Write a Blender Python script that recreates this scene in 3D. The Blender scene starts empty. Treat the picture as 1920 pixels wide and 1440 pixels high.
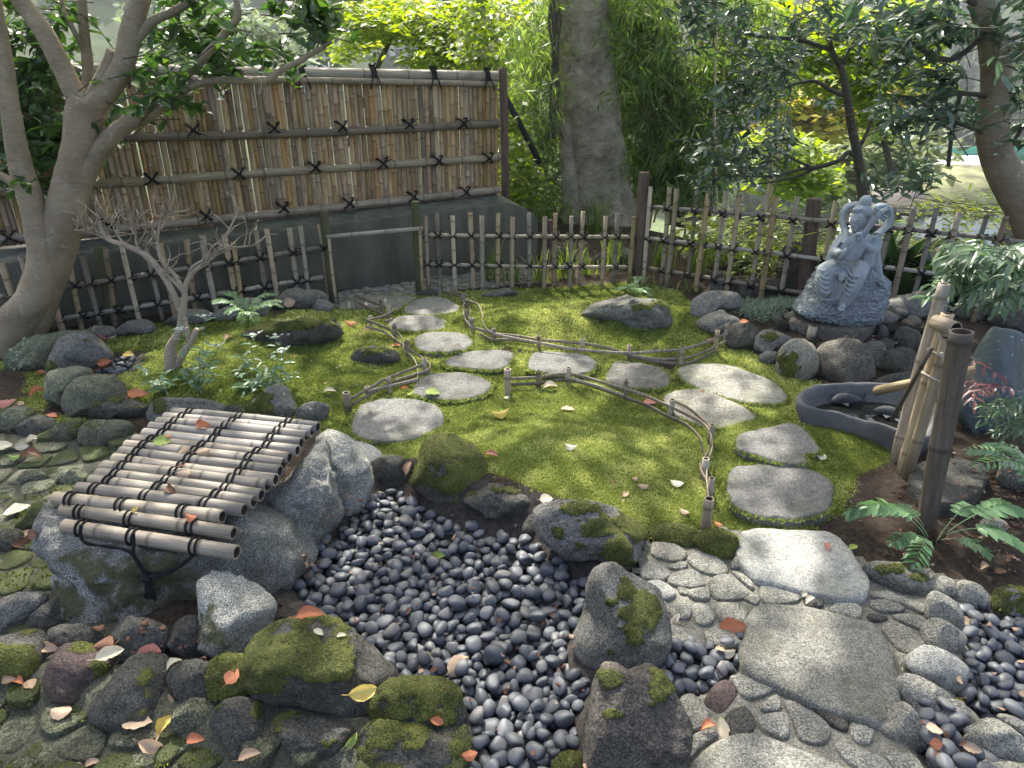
import bpy, bmesh, math, random
import numpy as np
from mathutils import Vector, Matrix
from mathutils.bvhtree import BVHTree

scene = bpy.context.scene
COL = scene.collection
rng = np.random.default_rng(11)
random.seed(5)

# ------------------------------------------------------------------ camera
PITCH = math.radians(24.7)
CAM = np.array([0.0, 0.0, 1.6])
cd = bpy.data.cameras.new('camera'); cam = bpy.data.objects.new('camera', cd); COL.objects.link(cam)
cam.location = CAM; cam.rotation_euler = (math.pi / 2 - PITCH, 0, 0)
cd.sensor_width = 36; cd.lens = 24.0; cd.clip_start = 0.05; cd.clip_end = 2000
scene.camera = cam

# ------------------------------------------------------------------ sky, sun, exposure
SUN_EL, SUN_AZ = math.radians(52), math.radians(-14)      # azimuth from +Y towards +X
world = bpy.data.worlds.new('World'); scene.world = world; world.use_nodes = True
wn = world.node_tree.nodes; wl = world.node_tree.links
bgn = wn['Background']; sky = wn.new('ShaderNodeTexSky'); sky.sky_type = 'NISHITA'
sky.sun_disc = False; sky.sun_elevation = SUN_EL; sky.sun_rotation = SUN_AZ
sky.air_density = 0.7; sky.dust_density = 5.0; sky.ozone_density = 0.3
wl.new(sky.outputs[0], bgn.inputs[0]); bgn.inputs[1].default_value = 0.15
SUN_DIR = np.array([math.cos(SUN_EL) * math.sin(SUN_AZ), math.cos(SUN_EL) * math.cos(SUN_AZ), math.sin(SUN_EL)])
ld = bpy.data.lights.new('sun', 'SUN'); sun = bpy.data.objects.new('sun', ld); COL.objects.link(sun)
ld.energy = 3.7; ld.angle = math.radians(0.6); ld.color = (1.0, 0.95, 0.86)
sun.rotation_euler = Vector(-SUN_DIR).to_track_quat('-Z', 'Y').to_euler()
vs = scene.view_settings
vs.view_transform = 'Standard'; vs.look = 'None'; vs.gamma = 1; vs.use_curve_mapping = False
vs.exposure = 1.85
cy = scene.cycles
cy.use_denoising = True
cy.max_bounces = 6; cy.diffuse_bounces = 3; cy.glossy_bounces = 2; cy.transmission_bounces = 4
cy.transparent_max_bounces = 6; cy.volume_bounces = 0
cy.sample_clamp_indirect = 6
cy.caustics_reflective = False; cy.caustics_refractive = False

# ------------------------------------------------------------------ projection
CF = np.array([0, math.cos(PITCH), -math.sin(PITCH)]); CU = np.array([0, math.sin(PITCH), math.cos(PITCH)]); CR = np.array([1.0, 0, 0])
FPX = 1280.0
def ray(px, py): return CF + CR * ((px - 960) / FPX) + CU * ((720 - py) / FPX)
def onz(px, py, z):
    d = ray(px, py); return CAM + d * ((z - CAM[2]) / d[2])
def proj(P):
    P = np.atleast_2d(P) - CAM
    t = P @ CF
    return np.stack([960 + FPX * (P @ CR) / t, 720 - FPX * (P @ CU) / t, t], 1)
def on_line(A, B, px, py):
    """where the sight line meets the upright plane through A and B"""
    A = np.asarray(A, float); B = np.asarray(B, float)
    n = np.array([-(B - A)[1], (B - A)[0], 0.0]); d = ray(px, py)
    return CAM + d * (np.dot(A - CAM, n) / np.dot(d, n))
def at_y(px, py, y):
    d = ray(px, py); return CAM + d * (y / d[1])

# ------------------------------------------------------------------ numeric noise
def _hash(ix, iy, iz, seed):
    h = (ix.astype(np.uint32) * np.uint32(374761393) + iy.astype(np.uint32) * np.uint32(668265263) + iz.astype(np.uint32) * np.uint32(2147483647 & 1274126177) + np.uint32((seed * 974634777) & 0xffffffff))
    h = (h ^ (h >> np.uint32(13))) * np.uint32(1274126177)
    h = h ^ (h >> np.uint32(16))
    return (h & np.uint32(0xffff)).astype(np.float64) / 65535.0
def vnoise(P, seed=0):
    P = np.asarray(P, float); f = np.floor(P); t = P - f; t = t * t * (3 - 2 * t); i = f.astype(np.int64) & 0xffffffff
    x0, y0, z0 = i[:, 0], i[:, 1], i[:, 2]
    r = 0
    for dx in (0, 1):
        for dy in (0, 1):
            for dz in (0, 1):
                w = (t[:, 0] if dx else 1 - t[:, 0]) * (t[:, 1] if dy else 1 - t[:, 1]) * (t[:, 2] if dz else 1 - t[:, 2])
                r = r + w * _hash(x0 + dx, y0 + dy, z0 + dz, seed)
    return r
def fbm(P, octv=4, seed=0, gain=0.5):
    P = np.asarray(P, float); a, s, tot = 1.0, 0.0, 0.0
    for o in range(octv):
        s = s + a * vnoise(P * (2.03 ** o) + 17.3 * o, seed + o * 7); tot += a; a *= gain
    return s / tot
def sstep(a, b, x):
    t = np.clip((x - a) / (b - a), 0, 1); return t * t * (3 - 2 * t)

# ------------------------------------------------------------------ objects
def tag(o, label=None, cat=None, group=None, kind=None):
    if label: o['label'] = label
    if cat: o['category'] = cat
    if group: o['group'] = group
    if kind: o['kind'] = kind
    return o
def link(name, me, mat=None, parent=None, loc=None, mw=None):
    o = bpy.data.objects.new(name, me); COL.objects.link(o)
    if mat is not None and me is not None and len(me.materials) == 0: me.materials.append(mat)
    if parent is not None: o.parent = parent
    if mw is not None: o.matrix_local = mw
    elif loc is not None: o.location = loc
    return o
def empty(name, loc, label, cat, group=None):
    o = bpy.data.objects.new(name, None); COL.objects.link(o); o.location = loc; o.empty_display_size = 0.05
    return tag(o, label, cat, group)
def mesh_np(name, V, F, smooth=True, attrs=None):
    """V (n,3); F an (m,k) array or a list of such arrays"""
    me = bpy.data.meshes.new(name); V = np.ascontiguousarray(V, dtype=np.float32)
    Fs = F if isinstance(F, list) else [F]
    Fs = [np.asarray(f, dtype=np.int32) for f in Fs if len(f)]
    nl = sum(f.size for f in Fs); nf = sum(len(f) for f in Fs)
    me.vertices.add(len(V)); me.vertices.foreach_set('co', V.ravel())
    me.loops.add(nl); me.loops.foreach_set('vertex_index', np.concatenate([f.ravel() for f in Fs]))
    me.polygons.add(nf)
    tot = np.concatenate([np.full(len(f), f.shape[1], np.int32) for f in Fs])
    me.polygons.foreach_set('loop_start', np.concatenate([[0], np.cumsum(tot)[:-1]]).astype(np.int32))
    if smooth: me.polygons.foreach_set('use_smooth', np.ones(nf, bool))
    me.update(calc_edges=True)
    for k, a in (attrs or {}).items():
        a = np.asarray(a)
        if a.ndim == 1:
            at = me.attributes.new(k, 'FLOAT', 'POINT'); at.data.foreach_set('value', a.astype(np.float32))
        else:
            at = me.attributes.new(k, 'FLOAT_COLOR', 'POINT'); at.data.foreach_set('color', np.c_[a, np.ones(len(a))].astype(np.float32).ravel())
    return me
def vnormals(me):
    n = np.empty(len(me.vertices) * 3, np.float32); me.vertices.foreach_get('normal', n); return n.reshape(-1, 3)
def spline(P, n, closed=False):
    """Catmull-Rom through P (m,d), n samples"""
    P = np.asarray(P, float); m = len(P)
    if closed:
        t = np.linspace(0, m, n, endpoint=False); i = np.floor(t).astype(int); u = (t - i)[:, None]
        a, b, c, d = P[(i - 1) % m], P[i % m], P[(i + 1) % m], P[(i + 2) % m]
    else:
        t = np.linspace(0, m - 1, n); i = np.minimum(np.floor(t).astype(int), m - 2); u = (t - i)[:, None]
        a, b, c, d = P[np.maximum(i - 1, 0)], P[i], P[i + 1], P[np.minimum(i + 2, m - 1)]
    return 0.5 * ((2 * b) + (-a + c) * u + (2 * a - 5 * b + 4 * c - d) * u ** 2 + (-a + 3 * b - 3 * c + d) * u ** 3)
def tube_vf(P, R, seg=8, cap=True, v0=0, flat=1.0, updir=None):
    P = np.asarray(P, float); n = len(P); R = np.broadcast_to(np.asarray(R, float), (n,))
    T = np.gradient(P, axis=0); T /= np.linalg.norm(T, axis=1)[:, None] + 1e-12
    if updir is None:
        ref = np.array([0, 0, 1.0]) if abs(T[0][2]) < 0.9 else np.array([1.0, 0, 0])
    else: ref = np.asarray(updir, float)
    A = np.zeros_like(P); a = ref - T[0] * np.dot(ref, T[0]); a /= np.linalg.norm(a); A[0] = a
    for i in range(1, n):
        a = A[i - 1] - T[i] * np.dot(A[i - 1], T[i]) if updir is None else ref - T[i] * np.dot(ref, T[i])
        A[i] = a / (np.linalg.norm(a) + 1e-12)
    B = np.cross(T, A)
    th = np.linspace(0, 2 * np.pi, seg, endpoint=False)
    V = P[:, None, :] + R[:, None, None] * (np.cos(th)[None, :, None] * A[:, None, :] + flat * np.sin(th)[None, :, None] * B[:, None, :])
    V = V.reshape(-1, 3); i = np.arange(n - 1)[:, None] * seg; j = np.arange(seg)[None, :]; k = (j + 1) % seg
    F = np.stack([i + j, i + k, i + seg + k, i + seg + j], -1).reshape(-1, 4) + v0
    Fs = [F]
    if cap:
        V = np.vstack([V, P[:1], P[-1:]]); c0, c1 = len(V) - 2 + v0, len(V) - 1 + v0; j = np.arange(seg); k = (j + 1) % seg
        Fs.append(np.stack([k + v0, j + v0, np.full(seg, c0)], 1)); e = (n - 1) * seg + v0
        Fs.append(np.stack([e + j, e + k, np.full(seg, c1)], 1))
    return V, Fs
class MB:
    """collects vertex and face arrays into one mesh"""
    def __init__(s): s.V = []; s.F = []; s.n = 0; s.A = []
    def add(s, V, F, a=None):
        V = np.asarray(V, float)
        for f in (F if isinstance(F, list) else [F]): s.F.append(np.asarray(f) + s.n)
        s.V.append(V); s.n += len(V); s.A.append(np.zeros(len(V)) if a is None else np.broadcast_to(np.asarray(a, float), (len(V),)))
        return s
    def tube(s, P, R, seg=8, cap=True, a=None, **k):
        V, F = tube_vf(P, R, seg, cap, **k); return s.add(V, F, a)
    def box(s, c, size, M=None, a=None):
        q = np.array([[x, y, z] for x in (-.5, .5) for y in (-.5, .5) for z in (-.5, .5)]) * np.asarray(size, float)
        if M is not None: q = q @ np.asarray(M).T
        F = np.array([[0, 1, 3, 2], [4, 6, 7, 5], [0, 4, 5, 1], [2, 3, 7, 6], [0, 2, 6, 4], [1, 5, 7, 3]])
        return s.add(q + np.asarray(c, float), F, a)
    def mesh(s, name, smooth=True, attr=None):
        V = np.vstack(s.V); by = {}
        for f in s.F:
            if len(f): by.setdefault(f.shape[1], []).append(f)
        return mesh_np(name, V, [np.vstack(v) for v in by.values()], smooth, {attr: np.concatenate(s.A)} if attr else None)
    def build(s, name, mat, parent=None, smooth=True, attr=None, mw=None):
        return link(name, s.mesh(name, smooth, attr), mat, parent, mw=mw)

def dup(o, parent=None, name=None):
    c = o.copy(); COL.objects.link(c); c.parent = parent
    if name: c.name = name
    return c

# ------------------------------------------------------------------ materials
class NT:
    def __init__(s, name):
        s.m = bpy.data.materials.new(name); s.m.use_nodes = True; s.t = s.m.node_tree; s.n = s.t.nodes; s.l = s.t.links
        s.b = s.n['Principled BSDF']; s.out = s.n['Material Output']
    def new(s, typ, **kw):
        nd = s.n.new(typ)
        for k, v in kw.items(): setattr(nd, k, v)
        return nd
    def put(s, sock, v):
        if hasattr(v, 'is_output'): s.l.new(v, sock)
        elif v is not None: sock.default_value = v
    def coord(s, kind='Object', scale=None):
        o = s.new('ShaderNodeTexCoord').outputs[kind]
        if scale is not None:
            mp = s.new('ShaderNodeMapping'); s.l.new(o, mp.inputs[0]); mp.inputs['Scale'].default_value = scale; o = mp.outputs[0]
        return o
    def noise(s, vec, scale, detail=4, rough=0.55, dist=0.0):
        nd = s.new('ShaderNodeTexNoise'); s.put(nd.inputs['Vector'], vec); nd.inputs['Scale'].default_value = scale
        nd.inputs['Detail'].default_value = detail; nd.inputs['Roughness'].default_value = rough; nd.inputs['Distortion'].default_value = dist
        return nd.outputs['Fac']
    def voro(s, vec, scale, feature='F1', out='Distance', rnd=1.0):
        nd = s.new('ShaderNodeTexVoronoi'); nd.feature = feature; s.put(nd.inputs['Vector'], vec); nd.inputs['Scale'].default_value = scale
        nd.inputs['Randomness'].default_value = rnd
        return nd.outputs[out]
    def math(s, op, a, b=None, clamp=False):
        nd = s.new('ShaderNodeMath', operation=op); nd.use_clamp = clamp; s.put(nd.inputs[0], a)
        if b is not None: s.put(nd.inputs[1], b)
        return nd.outputs[0]
    def mix(s, f, a, b, blend='MIX'):
        nd = s.new('ShaderNodeMix', data_type='RGBA', blend_type=blend); s.put(nd.inputs[0], f)
        s.put(nd.inputs[6], a if hasattr(a, 'is_output') else (*a, 1)[:4]); s.put(nd.inputs[7], b if hasattr(b, 'is_output') else (*b, 1)[:4])
        return nd.outputs[2]
    def ramp(s, f, stops, interp='LINEAR'):
        nd = s.new('ShaderNodeValToRGB'); nd.color_ramp.interpolation = interp; s.put(nd.inputs[0], f); e = nd.color_ramp.elements
        while len(e) < len(stops): e.new(0.5)
        for x, (p, c) in zip(e, stops): x.position = p; x.color = (*c, 1)[:4]
        return nd.outputs[0]
    def fit(s, f, a, b, c=0.0, d=1.0):
        nd = s.new('ShaderNodeMapRange'); s.put(nd.inputs[0], f); nd.inputs[1].default_value = a; nd.inputs[2].default_value = b
        nd.inputs[3].default_value = c; nd.inputs[4].default_value = d; return nd.outputs[0]
    def attr(s, name, out='Fac'):
        nd = s.new('ShaderNodeAttribute', attribute_name=name); return nd.outputs[out]
    def rnd(s): return s.new('ShaderNodeObjectInfo').outputs['Random']
    def hsv(s, col, h=0.5, sat=1.0, v=1.0):
        nd = s.new('ShaderNodeHueSaturation'); s.put(nd.inputs['Hue'], h); s.put(nd.inputs['Saturation'], sat); s.put(nd.inputs['Value'], v); s.put(nd.inputs['Color'], col)
        return nd.outputs[0]
    def bump(s, h, strength=0.5, dist=0.01, normal=None):
        nd = s.new('ShaderNodeBump'); nd.inputs['Strength'].default_value = strength; nd.inputs['Distance'].default_value = dist; s.put(nd.inputs['Height'], h)
        if normal is not None: s.l.new(normal, nd.inputs['Normal'])
        return nd.outputs[0]
    def done(s, col, rough=0.8, normal=None, spec=0.5):
        s.put(s.b.inputs['Base Color'], col if hasattr(col, 'is_output') else (*col, 1)[:4]); s.put(s.b.inputs['Roughness'], rough)
        s.b.inputs['Specular IOR Level'].default_value = spec
        if normal is not None: s.l.new(normal, s.b.inputs['Normal'])
        return s.m

MOSS_STOPS = [(0.36, (0.028, 0.034, 0.010)), (0.5, (0.095, 0.108, 0.022)), (0.64, (0.23, 0.24, 0.06))]
def m_stone(name, dark, light, speck=0.25, blotch=2.5, grain=60, bump=0.6, rough=0.85, mossc=None, lichen=0.0, crag=1.0):
    t = NT(name); v = t.coord()
    a = t.noise(v, blotch, 5, 0.6); b = t.noise(v, grain, 6, 0.7); c = t.noise(v, grain * 4.2, 3, 0.7)
    col = t.mix(t.fit(a, 0.3, 0.7), dark, light)
    col = t.mix(speck, col, t.ramp(b, [(0.34, tuple(x * 0.22 for x in dark)), (0.5, tuple((x + y) / 2 for x, y in zip(dark, light))), (0.66, tuple(min(1, x * 1.6) for x in light))]))
    col = t.mix(speck * 0.9, col, t.ramp(c, [(0.38, tuple(x * 0.2 for x in dark)), (0.5, tuple((x + y) / 2 for x, y in zip(dark, light))), (0.62, tuple(min(1, x * 1.9) for x in light))]), 'MIX')
    stn = t.noise(v, 6.5, 6, 0.7, 0.3); col = t.mix(t.fit(stn, 0.50, 0.66, 0, 0.55), col, tuple(x * 0.45 for x in dark)); alg = t.noise(v, 4.2, 6, 0.65, 0.5); col = t.mix(t.fit(alg, 0.50, 0.68, 0, 0.38), col, (0.13 * (light[0] + 0.55), 0.135 * (light[0] + 0.55), 0.06 * (light[0] + 0.55)))
    if lichen:
        ln = t.noise(v, 14, 4, 0.65); col = t.mix(t.math('MULTIPLY', t.fit(ln, 0.58, 0.66), lichen), col, (0.32, 0.34, 0.27))
    col = t.hsv(col, 0.5, 1.0, t.fit(t.rnd(), 0, 1, 0.78, 1.22))
    ms = t.attr('moss'); mn = t.noise(v, 34, 5, 0.7)
    mf = t.math('MULTIPLY', t.math('SUBTRACT', t.math('ADD', ms, t.fit(mn, 0, 1, -0.42, 0.42)), 0.40), 5.0, True)
    mc = t.ramp(t.math('ADD', t.math('MULTIPLY', t.noise(v, 160, 3, 0.7), 0.6), t.math('MULTIPLY', t.noise(v, 7, 3), 0.4)), mossc or MOSS_STOPS)
    col = t.mix(mf, col, mc)
    h = t.math('ADD', t.math('MULTIPLY', b, 0.7), t.math('MULTIPLY', c, 0.35)); h = t.math('ADD', h, t.math('MULTIPLY', mf, t.math('MULTIPLY', t.noise(v, 220, 2), 0.9)))
    n = t.bump(t.noise(v, grain * 0.28, 8, 0.72, 0.4), min(1, bump * 1.0), 0.03 * crag); n = t.bump(h, min(1, bump * 1.2), 0.014, n)
    return t.done(col, rough, n, 0.3)
GRANITE = m_stone('granite', (0.23, 0.23, 0.205), (0.42, 0.42, 0.385), 0.6, 3, 70, 0.8, crag=0.4)
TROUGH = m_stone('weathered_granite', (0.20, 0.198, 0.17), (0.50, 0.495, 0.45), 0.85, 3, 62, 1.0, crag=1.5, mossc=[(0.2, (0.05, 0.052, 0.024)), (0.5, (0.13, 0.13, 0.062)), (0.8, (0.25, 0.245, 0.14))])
STEP = m_stone('stepping_stone', (0.125, 0.122, 0.115), (0.25, 0.245, 0.23), 0.6, 4, 55, 0.9, crag=0.35)
ANDES = m_stone('andesite', (0.10, 0.099, 0.088), (0.235, 0.228, 0.205), 0.6, 4, 42, 1.0, lichen=0.25)
DARK = m_stone('dark_rock', (0.036, 0.035, 0.03), (0.112, 0.107, 0.092), 0.5, 5, 40, 1.0)
BROWNR = m_stone('brown_rock', (0.07, 0.061, 0.05), (0.18, 0.16, 0.135), 0.6, 5, 40, 1.0)
PALEROCK = m_stone('pale_rock', (0.18, 0.17, 0.142), (0.34, 0.325, 0.275), 0.6, 5, 50, 0.9, crag=0.6)
PAVE = m_stone('paving_stone', (0.155, 0.152, 0.128), (0.29, 0.283, 0.245), 0.6, 5, 48, 0.9, crag=0.5)
GREENPAVE = m_stone('mossy_paving', (0.072, 0.077, 0.047), (0.195, 0.2, 0.138), 0.6, 6, 40, 0.9, mossc=[(0.2, (0.04, 0.052, 0.014)), (0.5, (0.10, 0.12, 0.045)), (0.8, (0.19, 0.21, 0.10))])
LOWPAVE = m_stone('lower_flagstone', (0.05, 0.055, 0.032), (0.15, 0.155, 0.10), 0.6, 6, 40, 0.9, mossc=[(0.2, (0.03, 0.04, 0.012)), (0.5, (0.075, 0.09, 0.034)), (0.8, (0.14, 0.155, 0.07))])
REDR = m_stone('reddish_rock', (0.06, 0.042, 0.04), (0.13, 0.095, 0.088), 0.45, 6, 40, 1.0)

def m_pebble():
    t = NT('pebble'); v = t.coord(); r = t.rnd()
    col = t.ramp(r, [(0.0, (0.022, 0.026, 0.034)), (0.35, (0.045, 0.051, 0.063)), (0.65, (0.075, 0.082, 0.094)), (0.88, (0.125, 0.132, 0.14)), (1.0, (0.15, 0.14, 0.122))])
    col = t.mix(0.4, col, t.mix(t.noise(v, 12, 4), (0.038, 0.043, 0.053), (0.14, 0.148, 0.158)))
    sp = t.noise(v, 220, 2, 0.6); col = t.mix(t.fit(sp, 0.62, 0.75, 0, 0.22), col, (0.30, 0.31, 0.32))
    return t.done(col, t.fit(t.noise(v, 25), 0.3, 0.7, 0.42, 0.62), t.bump(t.noise(v, 60, 4), 0.15, 0.006), 0.45)
PEBBLE = m_pebble()

def m_bamboo(name, dark, light, stain=0.5, rough=0.6):
    t = NT(name); v = t.coord('Object', (1, 1, 0.06)); w = t.coord()
    oi = t.new('ShaderNodeObjectInfo'); add = t.new('ShaderNodeVectorMath', operation='ADD'); t.l.new(v, add.inputs[0])
    sc = t.new('ShaderNodeVectorMath', operation='SCALE'); cmb = t.new('ShaderNodeCombineXYZ')
    for k in range(3): t.l.new(oi.outputs['Random'], cmb.inputs[k])
    t.l.new(cmb.outputs[0], sc.inputs[0]); sc.inputs['Scale'].default_value = 31.0; t.l.new(sc.outputs[0], add.inputs[1])
    st = add.outputs[0]; add2 = t.new('ShaderNodeVectorMath', operation='ADD'); t.l.new(w, add2.inputs[0]); t.l.new(sc.outputs[0], add2.inputs[1]); wv = add2.outputs[0]
    a = t.noise(st, 90, 4, 0.65); b = t.noise(wv, 7, 5, 0.65); c = t.noise(st, 260, 3, 0.6)
    col = t.mix(t.fit(a, 0.32, 0.68), dark, light)
    col = t.mix(t.math('MULTIPLY', t.fit(b, 0.52, 0.72), stain), col, tuple(x * 0.33 for x in dark))
    col = t.mix(t.fit(c, 0.6, 0.75, 0, 0.35), col, tuple(x * 0.5 for x in dark))
    nd = t.attr('node'); col = t.mix(t.math('MULTIPLY', nd, 0.75), col, tuple(x * 0.38 for x in dark))
    col = t.hsv(col, t.fit(oi.outputs['Random'], 0, 1, 0.492, 0.508), t.fit(t.math('FRACT', t.math('MULTIPLY', oi.outputs['Random'], 7.13)), 0, 1, 0.7, 1.15), t.fit(t.math('FRACT', t.math('MULTIPLY', oi.outputs['Random'], 13.7)), 0, 1, 0.5, 1.25))
    return t.done(col, rough, t.bump(t.math('ADD', a, t.math('MULTIPLY', c, 0.5)), 0.25, 0.003), 0.35)
BAMBOO = m_bamboo('weathered_bamboo', (0.25, 0.20, 0.14), (0.47, 0.395, 0.295), 0.5)
BAMBOO_TAN = m_bamboo('tan_bamboo', (0.33, 0.235, 0.13), (0.60, 0.46, 0.28), 0.5)
BAMBOO_GREY = m_bamboo('grey_bamboo', (0.23, 0.198, 0.16), (0.45, 0.40, 0.335), 0.4)
BAMBOO_SLAT = m_bamboo('split_bamboo', (0.33, 0.205, 0.10), (0.64, 0.44, 0.24), 0.7)
BAMBOO_BROWN = m_bamboo('brown_bamboo', (0.095, 0.07, 0.052), (0.215, 0.165, 0.125), 0.35)
BAMBOO_PALE = m_bamboo('pale_bamboo', (0.34, 0.265, 0.165), (0.55, 0.45, 0.30), 0.25)
HOLLOW = NT('bamboo_hollow').done((0.03, 0.022, 0.016), 0.95)

def m_plain(name, col, rough=0.8, var=0.15, nscale=30, bump=0.2, spec=0.3):
    t = NT(name); v = t.coord(); n = t.noise(v, nscale, 5, 0.6)
    c = t.mix(t.fit(n, 0.3, 0.7), tuple(x * (1 - 2 * var) for x in col), tuple(min(1, x * (1 + 2 * var)) for x in col))
    return t.done(c, rough, t.bump(n, bump, 0.005), spec)
ROPE = m_plain('black_rope', (0.012, 0.012, 0.013), 0.9, 0.3, 300, 0.5)
ROPE_WHITE = m_plain('white_rope', (0.36, 0.31, 0.25), 0.8, 0.2, 200, 0.4)
STRIP = m_bamboo('bent_bamboo_strip', (0.16, 0.12, 0.085), (0.36, 0.30, 0.225), 0.5)
def m_post(name, col, green):
    t = NT(name); v = t.coord('Object', (1, 1, 0.08)); w = t.coord()
    a = t.noise(v, 70, 5, 0.65); c = t.mix(t.fit(a, 0.3, 0.7), tuple(x * 0.5 for x in col), tuple(x * 1.4 for x in col))
    c = t.mix(t.math('MULTIPLY', t.fit(t.noise(w, 9, 4), 0.35, 0.65), green), c, (0.085, 0.105, 0.03))
    return t.done(c, 0.9, t.bump(a, 0.5, 0.006), 0.2)
POST_GREEN = m_post('mossy_post', (0.10, 0.085, 0.055), 0.75)
POST_BROWN = m_post('brown_post', (0.13, 0.092, 0.07), 0.0)

def m_leaf(name, stops, trans=0.35, rough=0.4, spec=0.5, vary=0.3, tboost=1.6):
    """a leaf lets some light through; its colour varies leaf by leaf with the attribute 'tone'"""
    t = NT(name); f = t.attr('tone')
    f2 = t.math('ADD', f, t.math('MULTIPLY', t.math('SUBTRACT', t.rnd(), 0.5), vary))
    col = t.ramp(f2, stops)
    t.done(col, rough, None, spec)
    tr = t.new('ShaderNodeBsdfTranslucent'); t.l.new(t.hsv(col, 0.49, 1.15, tboost), tr.inputs[0])
    mx = t.new('ShaderNodeMixShader'); mx.inputs[0].default_value = trans
    t.l.new(t.b.outputs[0], mx.inputs[1]); t.l.new(tr.outputs[0], mx.inputs[2]); t.l.new(mx.outputs[0], t.out.inputs['Surface'])
    return t.m
CAMELLIA = m_leaf('camellia_leaf', [(0.0, (0.022, 0.055, 0.016)), (0.5, (0.052, 0.115, 0.028)), (1.0, (0.12, 0.21, 0.04))], 0.40, 0.25, 0.7)
CAMELLIA_D = m_leaf('dark_camellia_leaf', [(0.0, (0.03, 0.06, 0.036)), (0.5, (0.062, 0.11, 0.062)), (1.0, (0.12, 0.18, 0.10))], 0.3, 0.25, 0.8)
MAPLE = m_leaf('yellow_green_leaf', [(0.0, (0.10, 0.17, 0.022)), (0.5, (0.20, 0.29, 0.04)), (1.0, (0.34, 0.39, 0.07))], 0.5, 0.5, 0.3)
BAMLEAF = m_leaf('bamboo_leaf', [(0.0, (0.06, 0.115, 0.028)), (0.5, (0.135, 0.21, 0.05)), (1.0, (0.26, 0.33, 0.09))], 0.45, 0.45, 0.4)
VINE = m_leaf('vine_leaf', [(0.0, (0.09, 0.15, 0.025)), (0.5, (0.16, 0.23, 0.04)), (1.0, (0.27, 0.31, 0.06))], 0.45, 0.45, 0.4)
FERNM = m_leaf('fern_leaf', [(0.0, (0.08, 0.165, 0.07)), (0.5, (0.16, 0.28, 0.125)), (1.0, (0.32, 0.44, 0.24))], 0.3, 0.4, 0.5)
ASTERM = m_leaf('aster_leaf', [(0.0, (0.10, 0.18, 0.10)), (0.5, (0.18, 0.28, 0.17)), (1.0, (0.30, 0.40, 0.27))], 0.3, 0.4, 0.45)
NANDINA = m_leaf('nandina_leaf', [(0.0, (0.045, 0.095, 0.05)), (0.5, (0.09, 0.16, 0.08)), (1.0, (0.18, 0.26, 0.14))], 0.3, 0.33, 0.55)
NANDRED = m_leaf('red_nandina_leaf', [(0.0, (0.10, 0.045, 0.045)), (0.5, (0.18, 0.085, 0.085)), (1.0, (0.26, 0.15, 0.14))], 0.35, 0.4, 0.45)
GREYLEAF = m_leaf('grey_green_leaf', [(0.0, (0.10, 0.15, 0.10)), (0.5, (0.19, 0.25, 0.18)), (1.0, (0.32, 0.38, 0.29))], 0.2, 0.5, 0.3)
ASPID = m_leaf('broad_leaf', [(0.0, (0.016, 0.04, 0.014)), (0.5, (0.032, 0.07, 0.022)), (1.0, (0.065, 0.12, 0.035))], 0.25, 0.33, 0.55)
GRASS = m_leaf('grass_blade', [(0.0, (0.07, 0.13, 0.02)), (0.5, (0.14, 0.21, 0.04)), (1.0, (0.27, 0.32, 0.09))], 0.4, 0.45, 0.4)
MOSSB = m_leaf('moss_blade', [(0.0, (0.095, 0.127, 0.036)), (0.35, (0.212, 0.268, 0.075)), (0.7, (0.375, 0.435, 0.14)), (1.0, (0.56, 0.56, 0.23))], 0.35, 0.8, 0.1, 0.0, 1.3)
MOSSR = m_leaf('rock_moss_blade', [(0.0, (0.05, 0.062, 0.012)), (0.35, (0.11, 0.13, 0.022)), (0.7, (0.20, 0.225, 0.04)), (1.0, (0.36, 0.36, 0.09))], 0.3, 0.8, 0.1, 0.0, 1.2)
WHITEF = m_leaf('white_petal', [(0.0, (0.70, 0.70, 0.66)), (1.0, (0.85, 0.85, 0.82))], 0.3, 0.6, 0.2, 0.1, 1.0)
def m_bark(name, dark, light, scale=12, ring=0.4, bump=0.6, lichen=0.4):
    t = NT(name); v = t.coord(); st = t.coord('Object', (1, 1, 4.5))
    a = t.noise(v, scale * 0.4, 5, 0.6); b = t.noise(v, scale * 3, 6, 0.7); r = t.noise(st, scale * 1.6, 4, 0.6, 0.6)
    col = t.mix(t.fit(a, 0.3, 0.7), dark, light); col = t.mix(ring, col, t.mix(t.fit(r, 0.35, 0.65), tuple(x * 0.6 for x in dark), tuple(x * 1.15 for x in light)))
    col = t.mix(t.math('MULTIPLY', t.fit(t.noise(v, 26, 3), 0.62, 0.68), lichen), col, (0.42, 0.42, 0.36))
    return t.done(col, 0.85, t.bump(t.math('ADD', t.math('MULTIPLY', b, 0.6), r), bump, 0.012), 0.2)
BARK = m_bark('camellia_bark', (0.17, 0.13, 0.085), (0.37, 0.295, 0.20), 12, 0.18, 0.6)
BARK_BIG = m_bark('zelkova_bark', (0.14, 0.115, 0.085), (0.46, 0.395, 0.30), 16, 0.2, 1.0, 0.3)
BARK_DARK = m_bark('dark_bark', (0.055, 0.048, 0.038), (0.13, 0.115, 0.09), 14, 0.4, 0.9, 0.1)
BARK_DRY = m_bark('dry_wood', (0.24, 0.185, 0.13), (0.44, 0.36, 0.27), 20, 0.35, 0.4, 0.0)
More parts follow.
